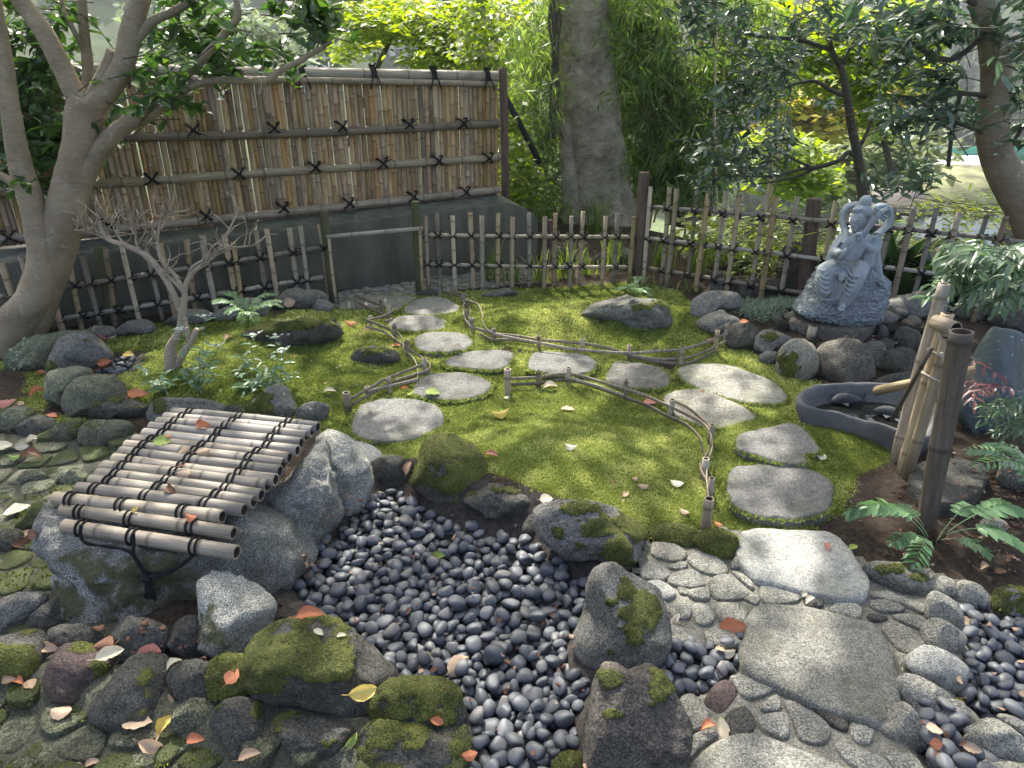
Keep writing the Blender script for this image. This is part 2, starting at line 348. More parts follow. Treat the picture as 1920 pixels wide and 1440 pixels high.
# ------------------------------------------------------------------ terrain of the garden
def poly_z(poly, z=0.0): return np.array([onz(x, y, z)[:2] for x, y in poly])
def poly_sd(P, poly):
    """signed distance to a polygon, positive inside"""
    x, y = P[:, 0], P[:, 1]; ins = np.zeros(len(P), bool); d2 = np.full(len(P), 1e9); n = len(poly)
    for i in range(n):
        (x1, y1), (x2, y2) = poly[i], poly[(i + 1) % n]
        c = ((y1 > y) != (y2 > y)); xi = (x2 - x1) * (y - y1) / ((y2 - y1) + 1e-12) + x1; ins ^= c & (x < xi)
        ex, ey = x2 - x1, y2 - y1; t = np.clip(((x - x1) * ex + (y - y1) * ey) / (ex * ex + ey * ey + 1e-12), 0, 1)
        d2 = np.minimum(d2, (x - x1 - t * ex) ** 2 + (y - y1 - t * ey) ** 2)
    return np.where(ins, 1, -1) * np.sqrt(d2)
BED_MAIN = [(690, 898), (770, 888), (810, 922), (860, 942), (975, 962), (1020, 985), (1085, 1047), (1124, 1067), (1105, 1150), (1080, 1205), (1095, 1240), (1134, 1268), (1115, 1310), (1101, 1380), (1105, 1470), (1050, 1480), (880, 1480), (862, 1400), (868, 1345), (850, 1300), (760, 1278), (728, 1250), (690, 1215), (640, 1180), (560, 1140), (532, 1092), (548, 1042), (608, 985), (672, 932)]
BED_SMALL = [(1185, 1262), (1255, 1215), (1320, 1210), (1388, 1205), (1395, 1262), (1362, 1272), (1325, 1302), (1275, 1310)]
BED_RIGHT = [(1797, 1125), (1870, 1150), (1980, 1150), (1990, 1400), (1900, 1362), (1840, 1340), (1790, 1300), (1812, 1220), (1805, 1180)]
BED_LOW = [(1712, 1335), (1760, 1345), (1815, 1375), (1835, 1415), (1870, 1470), (1760, 1480), (1716, 1405)]
BED_LEFT = [(148, 688), (178, 676), (215, 672), (262, 672), (255, 698), (215, 708), (178, 700)]
LOW_LEFT = [(-400, 1200), (0, 1262), (90, 1290), (330, 1350), (520, 1410), (700, 1430), (885, 1435), (900, 1700), (-600, 1700)]
YARD_LEFT = [(-300, 790), (60, 812), (250, 828), (330, 860), (300, 1000), (240, 1180), (60, 1200), (-300, 1190)]
PAVE_POLY = [(1215, 1010), (1380, 1005), (1640, 1060), (1745, 1075), (1810, 1110), (1815, 1200), (1800, 1290), (1720, 1330), (1725, 1410), (1780, 1500), (1260, 1500), (1270, 1330), (1290, 1300), (1365, 1262), (1390, 1200), (1250, 1210), (1240, 1120), (1195, 1070)]
MOSS_POLY = [(170, 640), (250, 612), (420, 598), (520, 575), (640, 580), (720, 550), (800, 546), (900, 546), (1000, 540), (1180, 528), (1275, 545), (1310, 600), (1370, 650), (1460, 690), (1535, 715), (1500, 750), (1560, 800), (1705, 825), (1690, 865), (1600, 900), (1575, 960), (1500, 1000), (1390, 1012), (1330, 1020), (1210, 995), (1010, 950), (900, 910), (770, 895), (690, 850), (610, 810), (440, 780), (300, 770), (200, 735), (230, 705), (260, 690), (235, 670), (195, 660)]
BROWN_MOSS = [(-200, 660), (20, 680), (110, 700), (85, 770), (170, 790), (300, 800), (430, 790), (440, 815), (300, 822), (60, 800), (-200, 800)]

GX0, GX1, GY0, GY1, GS = -6.0, 6.0, -1.0, 9.5, 0.03
gx = np.arange(GX0, GX1 + 1e-6, GS); gy = np.arange(GY0, GY1 + 1e-6, GS)
GXX, GYY = np.meshgrid(gx, gy); GP = np.c_[GXX.ravel(), GYY.ravel()]
def mound(px, py, rx, ry, a):
    c = onz(px, py, a * 0.6)[:2]; return a * np.exp(-(((GP[:, 0] - c[0]) / rx) ** 2 + ((GP[:, 1] - c[1]) / ry) ** 2))
h = 0.012 * (fbm(np.c_[GP * 1.7, np.zeros(len(GP))], 3, 3) - 0.5) * 4
h += mound(1050, 850, 0.60, 0.42, 0.13) + mound(1100, 588, 0.85, 0.42, 0.17) + mound(470, 620, 0.7, 0.35, 0.08) + mound(440, 690, 0.6, 0.35, 0.06)
h += mound(560, 590, 0.4, 0.2, 0.06) + mound(1580, 830, 0.45, 0.28, 0.07) + mound(1600, 600, 0.75, 0.35, 0.16) + mound(700, 660, 0.3, 0.3, 0.03)
SD = {k: poly_sd(GP, poly_z(v)) for k, v in dict(main=BED_MAIN, small=BED_SMALL, right=BED_RIGHT, low=BED_LOW, left=BED_LEFT, lowleft=LOW_LEFT, yard=YARD_LEFT, pave=PAVE_POLY, moss=MOSS_POLY, brown=BROWN_MOSS).items()}
bedm = sstep(-0.05, 0.06, np.maximum.reduce([SD['main'], SD['small'], SD['right'], SD['low'], SD['left']]))
h = h * (1 - sstep(-0.1, 0.05, SD['pave'])) + sstep(-0.1, 0.05, SD['pave']) * 0.0
h -= 0.095 * sstep(-0.05, 0.10, SD['main']) + 0.05 * sstep(-0.04, 0.05, np.maximum.reduce([SD['small'], SD['right'], SD['low']])) + 0.02 * sstep(-0.02, 0.04, SD['left'])
h -= 0.05 * sstep(-0.15, 0.1, SD['yard']) + 0.05 * sstep(-0.04, 0.04, SD['lowleft']) + 0.02 * sstep(-0.25, 0.1, SD['lowleft'])
dr = GP[:, 0] * 0.77 + GP[:, 1] * 0.64 - 5.9
h -= 0.55 * np.maximum(dr, 0) ** 1.1 * sstep(0, 0.6, dr)
H = h.reshape(GXX.shape)
def Hf(x, y):
    u = np.clip((np.asarray(x) - GX0) / GS, 0, len(gx) - 1.001); v = np.clip((np.asarray(y) - GY0) / GS, 0, len(gy) - 1.001)
    i = u.astype(int) if hasattr(u, 'astype') else int(u); j = v.astype(int) if hasattr(v, 'astype') else int(v); a = u - i; b = v - j
    return H[j, i] * (1 - a) * (1 - b) + H[j, i + 1] * a * (1 - b) + H[j + 1, i] * (1 - a) * b + H[j + 1, i + 1] * a * b
def G(px, py, dz=0.0):
    """the ground point a sight line meets"""
    d = ray(px, py); t0 = 0.6
    for t in np.arange(0.8, 12, 0.03):
        p = CAM + d * t
        if p[2] <= Hf(p[0], p[1]) + dz:
            a, b = t - 0.03, t
            for _ in range(14):
                m = (a + b) / 2; p = CAM + d * m
                if p[2] <= Hf(p[0], p[1]) + dz: b = m
                else: a = m
            return CAM + d * b
    return onz(px, py, 0.0)
def gz(x, y): return np.array([x, y, float(Hf(np.float64(x), np.float64(y)))])

mossw = sstep(-0.05, 0.04, SD['moss']) * (1 - bedm)
gn = fbm(np.c_[GP * 3.1, np.zeros(len(GP))], 4, 9)
mossw = np.clip(mossw * sstep(0.24, 0.42, gn + 0.09), 0, 1); mossw = np.maximum(mossw, 0.9 * sstep(-0.05, 0.06, SD['brown']) * sstep(0.30, 0.45, gn))
brownw = sstep(-0.1, 0.15, SD['brown'])
def m_ground():
    t = NT('garden_ground'); v = t.coord(); a = t.noise(v, 5, 5); b = t.noise(v, 45, 5, 0.7); c = t.noise(v, 170, 4, 0.7)
    soil = t.mix(t.fit(b, 0.3, 0.7), (0.028, 0.020, 0.015), (0.085, 0.065, 0.05)); soil = t.mix(t.fit(c, 0.62, 0.72, 0, 0.5), soil, (0.20, 0.17, 0.14))
    moss = t.ramp(t.math('ADD', t.math('MULTIPLY', c, 0.6), t.math('MULTIPLY', a, 0.4)), [(0.3, (0.05, 0.068, 0.014)), (0.5, (0.12, 0.145, 0.025)), (0.72, (0.22, 0.24, 0.045))])
    mw = t.attr('mossw'); mf = t.math('MULTIPLY', t.math('SUBTRACT', t.math('ADD', mw, t.fit(b, 0, 1, -0.3, 0.3)), 0.3), 4.0, True)
    col = t.mix(mf, soil, moss)
    n = t.bump(t.math('ADD', t.math('MULTIPLY', b, 0.5), c), 0.9, 0.015)
    return t.done(col, 0.95, n, 0.1)
GROUND = m_ground()
def grid_faces(nx, ny, mask=None):
    j, i = np.meshgrid(np.arange(ny - 1), np.arange(nx - 1), indexing='ij'); a = (j * nx + i)
    F = np.stack([a, a + 1, a + nx + 1, a + nx], -1)
    if mask is not None: F = F[mask[:-1, :-1] & mask[1:, :-1] & mask[:-1, 1:] & mask[1:, 1:]]
    return F.reshape(-1, 4)
GV = np.c_[GP, h]
ground = link('garden_ground', mesh_np('garden_ground', GV, grid_faces(len(gx), len(gy)), True, {'mossw': mossw}), GROUND); tag(ground, 'mossy garden ground with bare dark soil at its edges', kind='structure')

def sheet(name, poly, dz, mat, kind='structure', grow=0.0):
    """a sheet a few millimetres over the ground inside a polygon, its edge cut along the grid"""
    m = (poly_sd(GP, poly_z(poly)) > -0.03 - grow).reshape(GXX.shape)
    F = grid_faces(len(gx), len(gy), m); idx = np.unique(F); rem = np.zeros(len(GP), np.int64); rem[idx] = np.arange(len(idx))
    V = GV[idx].copy(); V[:, 2] += dz + 0.006 * fbm(np.c_[V[:, :2] * 25, np.zeros(len(V))], 3, 2)
    return tag(link(name, mesh_np(name, V, rem[F]), mat), kind=kind)
MORTAR = m_stone('mortar', (0.15, 0.145, 0.122), (0.26, 0.25, 0.21), 0.5, 6, 60, 0.7)
MORTAR_GREEN = m_stone('mossy_mortar', (0.045, 0.047, 0.032), (0.115, 0.117, 0.082), 0.45, 6, 45, 0.9)
GRAVEL = m_plain('dark_bed', (0.035, 0.03, 0.027), 0.95, 0.3, 60, 0.8)
paving = sheet('stone_paving', PAVE_POLY, 0.006, MORTAR); yard = sheet('mossy_paving', YARD_LEFT, 0.006, MORTAR_GREEN); lower = sheet('lower_paving', LOW_LEFT, 0.006, MORTAR_GREEN, grow=0.12)
for nm, pl in (('pebble_bed', BED_MAIN), ('pebble_bed', BED_SMALL), ('pebble_bed', BED_RIGHT), ('pebble_bed', BED_LOW), ('pebble_bed', BED_LEFT)):
    sheet(nm, pl, 0.004, GRAVEL, grow=0.045 if pl is BED_MAIN else 0.03)
PATH_POLY = [(560, 575), (640, 548), (800, 524), (1000, 496), (1010, 530), (900, 540), (790, 552), (700, 562), (620, 578)]
path = sheet('cobble_path', PATH_POLY, 0.004, m_plain('path_mortar', (0.16, 0.155, 0.14), 0.9, 0.2, 40, 0.6))

# ------------------------------------------------------------------ the valley and the hills beyond
def valley_z(x, y):
    d = np.hypot(x, y)
    z = -1.5 - 11.5 * sstep(9, 55, d) + 0.0 * d
    hill = sstep(95, 330, d + 18 * np.sin(x * 0.018) + 22 * np.sin(x * 0.045 + 1.3))
    z = z + hill * (62 + 16 * np.sin(x * 0.014 + 0.6) + 10 * np.sin(x * 0.037)) * (0.75 + 0.25 * sstep(-40, -140, x))
    z = z + 27 * sstep(48, 105, d) * sstep(18, -14, x)
    return z
vx = np.concatenate([np.arange(-420, -60, 12), np.arange(-60, 60, 4), np.arange(60, 421, 12)]); vy = np.concatenate([np.arange(-60, 0, 12), np.arange(0, 80, 4), np.arange(80, 520, 12)])
VX, VY = np.meshgrid(vx, vy); VZ = valley_z(VX, VY) + 1.2 * (fbm(np.c_[VX.ravel() * 0.07, VY.ravel() * 0.07, VX.ravel() * 0], 4, 5).reshape(VX.shape) - 0.5)
HILLM = m_plain('valley_ground', (0.06, 0.085, 0.03), 0.95, 0.3, 0.3, 0.3)
tag(link('valley_ground', mesh_np('valley_ground', np.c_[VX.ravel(), VY.ravel(), VZ.ravel()], grid_faces(len(vx), len(vy))), HILLM), kind='structure')
def far_wood():
    bm = bmesh.new(); bmesh.ops.create_icosphere(bm, subdivisions=2, radius=1); bm.verts.ensure_lookup_table()
    V0 = np.array([v.co[:] for v in bm.verts]); F0 = np.array([[v.index for v in f.verts] for f in bm.faces]); bm.free()
    r = np.random.default_rng(3); Vs, Fs, T, n = [], [], [], 0
    for k in range(1500):
        d = r.uniform(70, 330) ; az = r.uniform(-0.75, 0.75); x, y = d * math.sin(az), d * math.cos(az)
        if d < 95 and (r.random() < 0.6 or x < 6): continue
        s = r.uniform(2.6, 5.2) * (0.7 + d / 330); z = float(valley_z(np.float64(x), np.float64(y))) + s * 0.75
        V = V0 * (0.75 + 0.7 * fbm(V0 * 2.2 + k * 3.7, 3, 1)[:, None]) * np.array([s, s, s * r.uniform(0.9, 1.35)]) + [x, y, z]
        t0 = np.clip(r.normal(0.45, 0.22), 0, 1); Vs.append(V); Fs.append(F0 + n); n += len(V); T.append(np.full(len(V), t0 * 0.7))
        m = 130; i = r.integers(len(V), size=m); c = V.mean(0); d = V[i] - c; q = V[i] + r.normal(size=(m, 3)) * s * 0.09; a, b = r.normal(size=(m, 3)) * s * 0.13, r.normal(size=(m, 3)) * s * 0.13
        Vs.append(np.stack([q - a, q + b, q + a, q - b], 1).reshape(-1, 3)); k4 = n + np.arange(m)[:, None] * 4; Fs.append(np.vstack([k4 + [0, 1, 2], k4 + [0, 2, 3]])); n += 4 * m; T.append(np.repeat(np.clip(t0 + r.normal(size=m) * 0.2, 0, 1), 4))
    t = NT('far_foliage'); v = t.coord(); c = t.ramp(t.attr('tone'), [(0, (0.025, 0.05, 0.018)), (0.5, (0.06, 0.09, 0.025)), (1, (0.14, 0.15, 0.035))])
    c = t.hsv(c, 0.5, 1, t.fit(t.noise(v, 1.3, 5, 0.7), 0.3, 0.7, 0.45, 1.5)); m = t.done(c, 0.95, t.bump(t.noise(v, 1.5, 6, 0.75), 1.0, 0.8), 0.1)
    tag(link('far_wood', mesh_np('far_wood', np.vstack(Vs), np.vstack(Fs), False, {'tone': np.concatenate(T)}), m), 'bluish far wood covering the hills across the valley', kind='stuff')
far_wood()
def far_pt(px, py, dist):
    d = ray(px, py); d = d / math.hypot(d[0], d[1]); return CAM + d * dist
WALLM = {'white': m_plain('pale_wall', (0.62, 0.61, 0.58), 0.9, 0.05, 2), 'grey': m_plain('grey_wall', (0.36, 0.36, 0.36), 0.9, 0.06, 2), 'cream': m_plain('cream_wall', (0.55, 0.50, 0.42), 0.9, 0.06, 2)}
ROOFM = {'grey': m_plain('grey_roof', (0.16, 0.17, 0.19), 0.7, 0.15, 3), 'moss': m_plain('mossy_roof', (0.20, 0.20, 0.09), 0.9, 0.3, 1.2), 'brown': m_plain('brown_roof', (0.09, 0.08, 0.07), 0.8, 0.15, 3), 'pale': m_plain('pale_roof', (0.5, 0.5, 0.5), 0.8, 0.1, 2)}
PANE = m_plain('window_pane', (0.05, 0.06, 0.075), 0.15, 0.1, 2, 0.0, 0.6); TRIMM = m_plain('window_trim', (0.5, 0.5, 0.5), 0.6, 0.05, 3)
GREENM = m_plain('green_court_screen', (0.05, 0.33, 0.20), 0.8, 0.1, 2); BLUEM = m_plain('blue_sheet', (0.22, 0.42, 0.62), 0.6, 0.1, 2)
def house(name, label, px, py, dist, wpx, hpx, roof, wall, roofm, yaw=0.0, windows=3, depth=8.0, roof_h=0.4):
    p = far_pt(px, py, dist); s = dist / math.cos(0.0) / FPX; w = wpx * s; hh = hpx * s
    g = min(float(valley_z(np.float64(p[0]), np.float64(p[1]))), p[2] - hh) - 0.5
    root = empty(name, (p[0], p[1], g), label, 'house'); root.rotation_euler.z = yaw - math.atan2(p[0], p[1]) * 0.0
    zt = p[2] - g; zb = zt - hh
    b = MB(); b.box((0, depth / 2, zt / 2), (w, depth, zt)); b.build('wall', WALLM[wall], root, False)
    r = MB(); o = 0.35
    if roof == 'gable':
        rh = roof_h * hh + 0.6
        V = np.array([[-w / 2 - o, -o, zt], [w / 2 + o, -o, zt], [w / 2 + o, depth + o, zt], [-w / 2 - o, depth + o, zt], [-w / 2 - o * 0.4, depth / 2, zt + rh], [w / 2 + o * 0.4, depth / 2, zt + rh]])
        V = np.vstack([V, V[:4] - [0, 0, 0.18]])
        r.add(V, [np.array([[0, 1, 5, 4], [2, 3, 4, 5], [6, 7, 1, 0], [7, 8, 2, 1], [8, 9, 3, 2], [9, 6, 0, 3], [9, 8, 7, 6]]), np.array([[1, 2, 5], [3, 0, 4]])])
    else: r.box((0, depth / 2, zt + 0.15), (w + 0.5, depth + 0.5, 0.3))
    r.build('roof', roofm if not isinstance(roofm, str) else ROOFM[roofm], root, False)
    for k in range(windows):
        x = (k - (windows - 1) / 2) * w / (windows + 0.3); ww = w / (windows + 1) * 0.62
        f = MB(); f.box((x, -0.03, zt - hh * 0.45), (ww, 0.1, hh * 0.42)); fr = f.build('window', TRIMM, root, False)
        q = MB(); q.box((x - ww * 0.235, -0.10, zt - hh * 0.45), (ww * 0.42, 0.05, hh * 0.36)); q.box((x + ww * 0.235, -0.10, zt - hh * 0.45), (ww * 0.42, 0.05, hh * 0.36)); q.build('pane', PANE, fr, False)
    return root
house('house', 'far grey house with a dark roof behind the left tree fork', 212, 58, 85, 60, 22, 'gable', 'white', 'grey', 0.25, 3, 9)
house('house', 'small far house with a balcony rail above the bamboo screen', 190, 48, 98, 26, 14, 'flat', 'grey', 'pale', 0.1, 2, 5)
house('house', 'pale far building with a long grey roof above the bamboo screen', 735, 82, 80, 95, 30, 'gable', 'cream', 'grey', -0.15, 4, 9)
house('house', 'far house glimpsed at the end of the drooping tree limb', 585, 98, 75, 46, 24, 'gable', 'white', 'grey', 0.2, 2, 7)
house('building', 'white flat roofed building with a green court screen on top', 1830, 318, 62, 90, 20, 'flat', 'white', 'pale', -0.35, 3, 12)
house('building', 'low building with a broad yellowish moss covered roof', 1760, 372, 45, 190, 40, 'gable', 'white', 'moss', -0.3, 5, 10, 0.5)
house('house', 'white walled house with a brown roof behind the statue', 1700, 395, 36, 60, 26, 'gable', 'white', 'brown', -0.2, 2, 6)
def court():
    p = far_pt(1835, 300, 70); root = empty('court_screen', p, 'bright green court screen with posts beyond the white building', 'fence')
    b = MB(); b.box((0, 0, 0.5), (7.5, 0.05, 1.1)); b.build('screen', GREENM, root, False)
    for k in range(5):
        q = MB(); q.box((-3.7 + k * 1.85, 0.08, -1.2), (0.08, 0.08, 5.2)); q.build('post', WALLM['grey'], root, False)
    p = far_pt(1845, 326, 56); b = MB(); b.box((0, 0, -0.9), (3.6, 2.2, 2.2)); b.box((0, 0, 0.28), (3.75, 2.35, 0.16))
    tag(b.build('water_tank', BLUEM, None, False, mw=Matrix.Translation(p)), 'pale blue tank on the slope below the white building', 'tank')
court()
WIREM = m_plain('wire', (0.32, 0.32, 0.34), 0.6, 0.02)
for i, (a, b, lab) in enumerate([((1480, 232), (1930, 262), 'uppermost overhead wire crossing behind the slender tree'), ((1420, 248), (1930, 305), 'overhead wire sagging just below the uppermost one'), ((1500, 330), (1930, 395), 'lowest overhead wire crossing above the fence tops'), ((1540, 300), (1860, 232), 'overhead wire rising towards the curved trunk')]):
    A, B = far_pt(*a, 30), far_pt(*b, 26); P = np.array([A + (B - A) * u - np.array([0, 0, 0.5 * 4 * u * (1 - u)]) for u in np.linspace(0, 1, 14)])
    tag(MB().tube(P, 0.012, 5).build('overhead_wire', WIREM), lab, 'wire', 'overhead wires over the valley')

# ------------------------------------------------------------------ concrete wall under the tall screen
WA, WB = onz(0, 625, 0), onz(1000, 497, 0); WA = WA + (WA - WB) * 0.35
WDIR = (WB - WA)[:2] / np.linalg.norm((WB - WA)[:2]); WN = np.array([-WDIR[1], WDIR[0]])      # away from the viewer
wt0 = on_line(WA, WB, 187, 473); wt1 = on_line(WA, WB, 930, 385)
def wall_top(p): u = np.dot(p[:2] - wt0[:2], WDIR) / np.dot(wt1[:2] - wt0[:2], WDIR); return wt0[2] + (wt1[2] - wt0[2]) * u
def concrete_wall():
    L = np.linalg.norm((WB - WA)[:2]); n = 60; V = []
    ends = on_line(WA, WB, 1008, 440); Lx = np.dot(ends[:2] - WA[:2], WDIR)
    prof = lambda s, zt: [(0.0, -0.3), (0.0, zt - 0.012), (0.012, zt), (0.52, zt + 0.045), (0.95, zt + 0.05), (1.0, -0.6)]
    for k in range(n):
        s = Lx * k / (n - 1); p = WA[:2] + WDIR * s; zt = wall_top(p); e = max(0, (s - Lx + 0.30)) / 0.30
        for (o, z) in prof(s, zt):
            zz = z if z < 0 else z - e * e * 0.16
            q = p + WN * o; V.append([q[0], q[1], zz])
    V = np.array(V); m = 6; F = []
    for k in range(n - 1):
        for j in range(m - 1): F.append([k * m + j, (k + 1) * m + j, (k + 1) * m + j + 1, k * m + j + 1])
    e = (n - 1) * m; F = np.array(F); b = MB(); b.add(V, [F[np.arange(len(F)) % 5 != 2], np.array([[e, e + 1, e + 2, e + 3, e + 4, e + 5]])]); tp = MB(); tp.add(V, F[np.arange(len(F)) % 5 == 2])
    t = NT('dark_concrete'); v = t.coord(); st = t.coord('Object', (1, 1, 0.15)); a = t.noise(v, 2.2, 5, 0.65); g = t.noise(v, 70, 5, 0.7); d = t.noise(st, 9, 4, 0.6)
    c = t.mix(t.fit(a, 0.3, 0.7), (0.058, 0.054, 0.042), (0.135, 0.128, 0.102)); c = t.mix(0.4, c, t.mix(t.fit(d, 0.35, 0.65), (0.035, 0.033, 0.026), (0.15, 0.142, 0.115)))
    c = t.mix(t.fit(g, 0.6, 0.75, 0, 0.5), c, (0.17, 0.17, 0.16))
    wl_ = tag(b.build('concrete_wall', t.done(c, 0.9, t.bump(g, 0.5, 0.006), 0.2), None, False), 'dark weathered concrete base wall under the tall bamboo screen', 'wall'); o = tp.build('wall_top', m_plain('wall_top_concrete', (0.10, 0.10, 0.085), 0.95, 0.25, 9, 0.5), None, False); o.parent = wl_  # sloping top faces get their own mottled grey tone
concrete_wall()
# ------------------------------------------------------------------ stones
def ico(n):
    bm = bmesh.new(); bmesh.ops.create_icosphere(bm, subdivisions=n, radius=1); bm.verts.ensure_lookup_table()
    V = np.array([v.co[:] for v in bm.verts]); F = np.array([[v.index for v in f.verts] for f in bm.faces]); bm.free(); return V / np.linalg.norm(V, axis=1)[:, None], F
ICO = {n: ico(n) for n in (2, 3, 4, 5)}
SOLIDS = []          # (V, F) of what leaves may lie on
TUFTS = []           # (positions, normals, tone, size) of moss sprigs on rocks, one entry per rock object
def polar(outline, cx, cy):
    S = spline(np.array(outline, float), 240, True); dx, dy = S[:, 0] - cx, -(S[:, 1] - cy); th = np.arctan2(dy, dx); r = np.hypot(dx, dy); o = np.argsort(th)
    th, r = th[o], r[o]; return lambda q: np.interp(q, np.concatenate([th - 2 * np.pi, th, th + 2 * np.pi]), np.concatenate([r, r, r]))
def centroid(o):
    o = np.array(o, float); x, y = o[:, 0], o[:, 1]; x2, y2 = np.roll(x, -1), np.roll(y, -1); c = x * y2 - x2 * y; A = c.sum() / 2
    return ((x + x2) * c).sum() / (6 * A), ((y + y2) * c).sum() / (6 * A)
EDGES = []
def rock(outline, label=None, mat=None, thick=0.85, moss=0.0, name='boulder', cat='rock', group=None, parent=None, cuts=9, rough=0.11, sub=None, patches=(), lift=0.0, seed=None, sprigs=True, base=None, fine=1.0):
    mat = mat or ANDES; seed = seed if seed is not None else int(abs(hash((round(outline[0][0]), round(outline[0][1])))) % 9999)
    o = np.array(outline, float); cx, cy = centroid(o); w, hh = np.ptp(o[:, 0]), np.ptp(o[:, 1])
    bx = o[np.argsort(-o[:, 1])[:3], 0].mean(); by = o[:, 1].max()
    gp = G(bx, by - 1) if base is None else G(*base); tb = float((gp - CAM) @ CF)
    T = thick * 0.5 * (w + hh) / 2 / FPX * tb; tc = tb + 0.5 * T + lift
    s = tc / FPX; sub = sub or (5 if w > 150 else 4 if w > 45 else 3)
    D, F = ICO[sub]; r2 = np.random.default_rng(seed); q = D.copy()
    for k in range(cuts):
        n = np.array([r2.normal() * 0.8, r2.normal() * 0.55 + 0.25, -abs(r2.normal()) * 0.9 - 0.30]); n /= np.linalg.norm(n); d = r2.uniform(0.56, 0.80)
        q = q - np.maximum(q @ n - d, 0)[:, None] * n * 0.95
    rho = np.hypot(q[:, 0], q[:, 1]); th = np.arctan2(q[:, 1], q[:, 0]); rr = polar(o, cx, cy)(th) * s * 1.06
    size = 0.5 * (w + hh) / 2 * s
    rp = rho ** 0.78; L = np.stack([np.cos(th) * rp * rr, np.sin(th) * rp * rr, np.sign(q[:, 2]) * np.abs(q[:, 2]) ** 0.85 * T], 1)
    Nd = L / (np.linalg.norm(L, axis=1)[:, None] + 1e-9); seedv = r2.uniform(0, 50, 3)
    f1 = fbm(L / size * 1.6 + seedv, 4, seed) - 0.5; f2 = fbm(L / size * 5.5 + seedv, 4, seed + 3) - 0.5; rid = np.abs(fbm(L / size * 3.0 + seedv, 3, seed + 5) - 0.5)
    fw = 0.55 + 0.45 * np.abs(q[:, 2])
    L = L + Nd * (size * rough * fw * (1.0 * f1 * 2 + 0.75 * fine * f2 * 2 - 1.3 * rid + 0.5 * (fbm(L / size * 13 + seedv, 3, seed + 9) - 0.5)))[:, None]
    c = CAM + ray(cx, cy) * tc
    P = c + L[:, :1] * CR + L[:, 1:2] * CU + L[:, 2:3] * CF
    return stone_mesh(P, F[:, ::-1], label, mat, moss, name, cat, group, parent, patches, w, seed, sprigs)
def stone_mesh(P, F, label, mat, moss, name, cat, group, parent, patches, wpx, seed, sprigs=True, smooth=True):
    org = P.mean(0)
    me = mesh_np(name, P - org, F, smooth); N = vnormals(me)
    if moss > 0 or patches:
        nz = N[:, 2] * 0.5 + 0.5; fb = fbm(P * 11 + seed, 5, seed, 0.62)
        val = 0.72 * fb + 0.28 * nz; ms = sstep(1 - moss - 0.07, 1 - moss + 0.10, val + 0.0) if moss > 0 else np.zeros(len(P))
        if patches:
            pp = proj(P); front = ((CAM - P) * N).sum(1) > 0
            for (x, y, rx, ry) in patches:
                dd = np.hypot((pp[:, 0] - x) / rx, (pp[:, 1] - y) / ry) + (fbm(P * 26, 4, seed + 1, 0.65) - 0.5) * 2.2
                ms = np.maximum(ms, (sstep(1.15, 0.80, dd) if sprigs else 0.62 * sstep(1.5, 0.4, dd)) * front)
        V = P - org + N * (ms * min(0.010, 0.0035 + wpx * 3e-5) * (0.7 + 0.6 * fbm(P * 60, 2, 4)))[:, None]
        me.vertices.foreach_set('co', V.astype(np.float32).ravel()); me.update()
        at = me.attributes.new('moss', 'FLOAT', 'POINT'); at.data.foreach_set('value', ms.astype(np.float32))
        if sprigs and wpx > 55: TUFTS.append((None, P + N * (ms * 0.004)[:, None], N, F, ms))
    o = link(name, me, mat, parent, loc=Vector(org)); 
    if parent is not None: o.parent = parent
    if label: tag(o, label, cat, group)
    if TUFTS and TUFTS[-1][0] is None: TUFTS[-1] = (o,) + TUFTS[-1][1:]
    SOLIDS.append((P, F)); return o
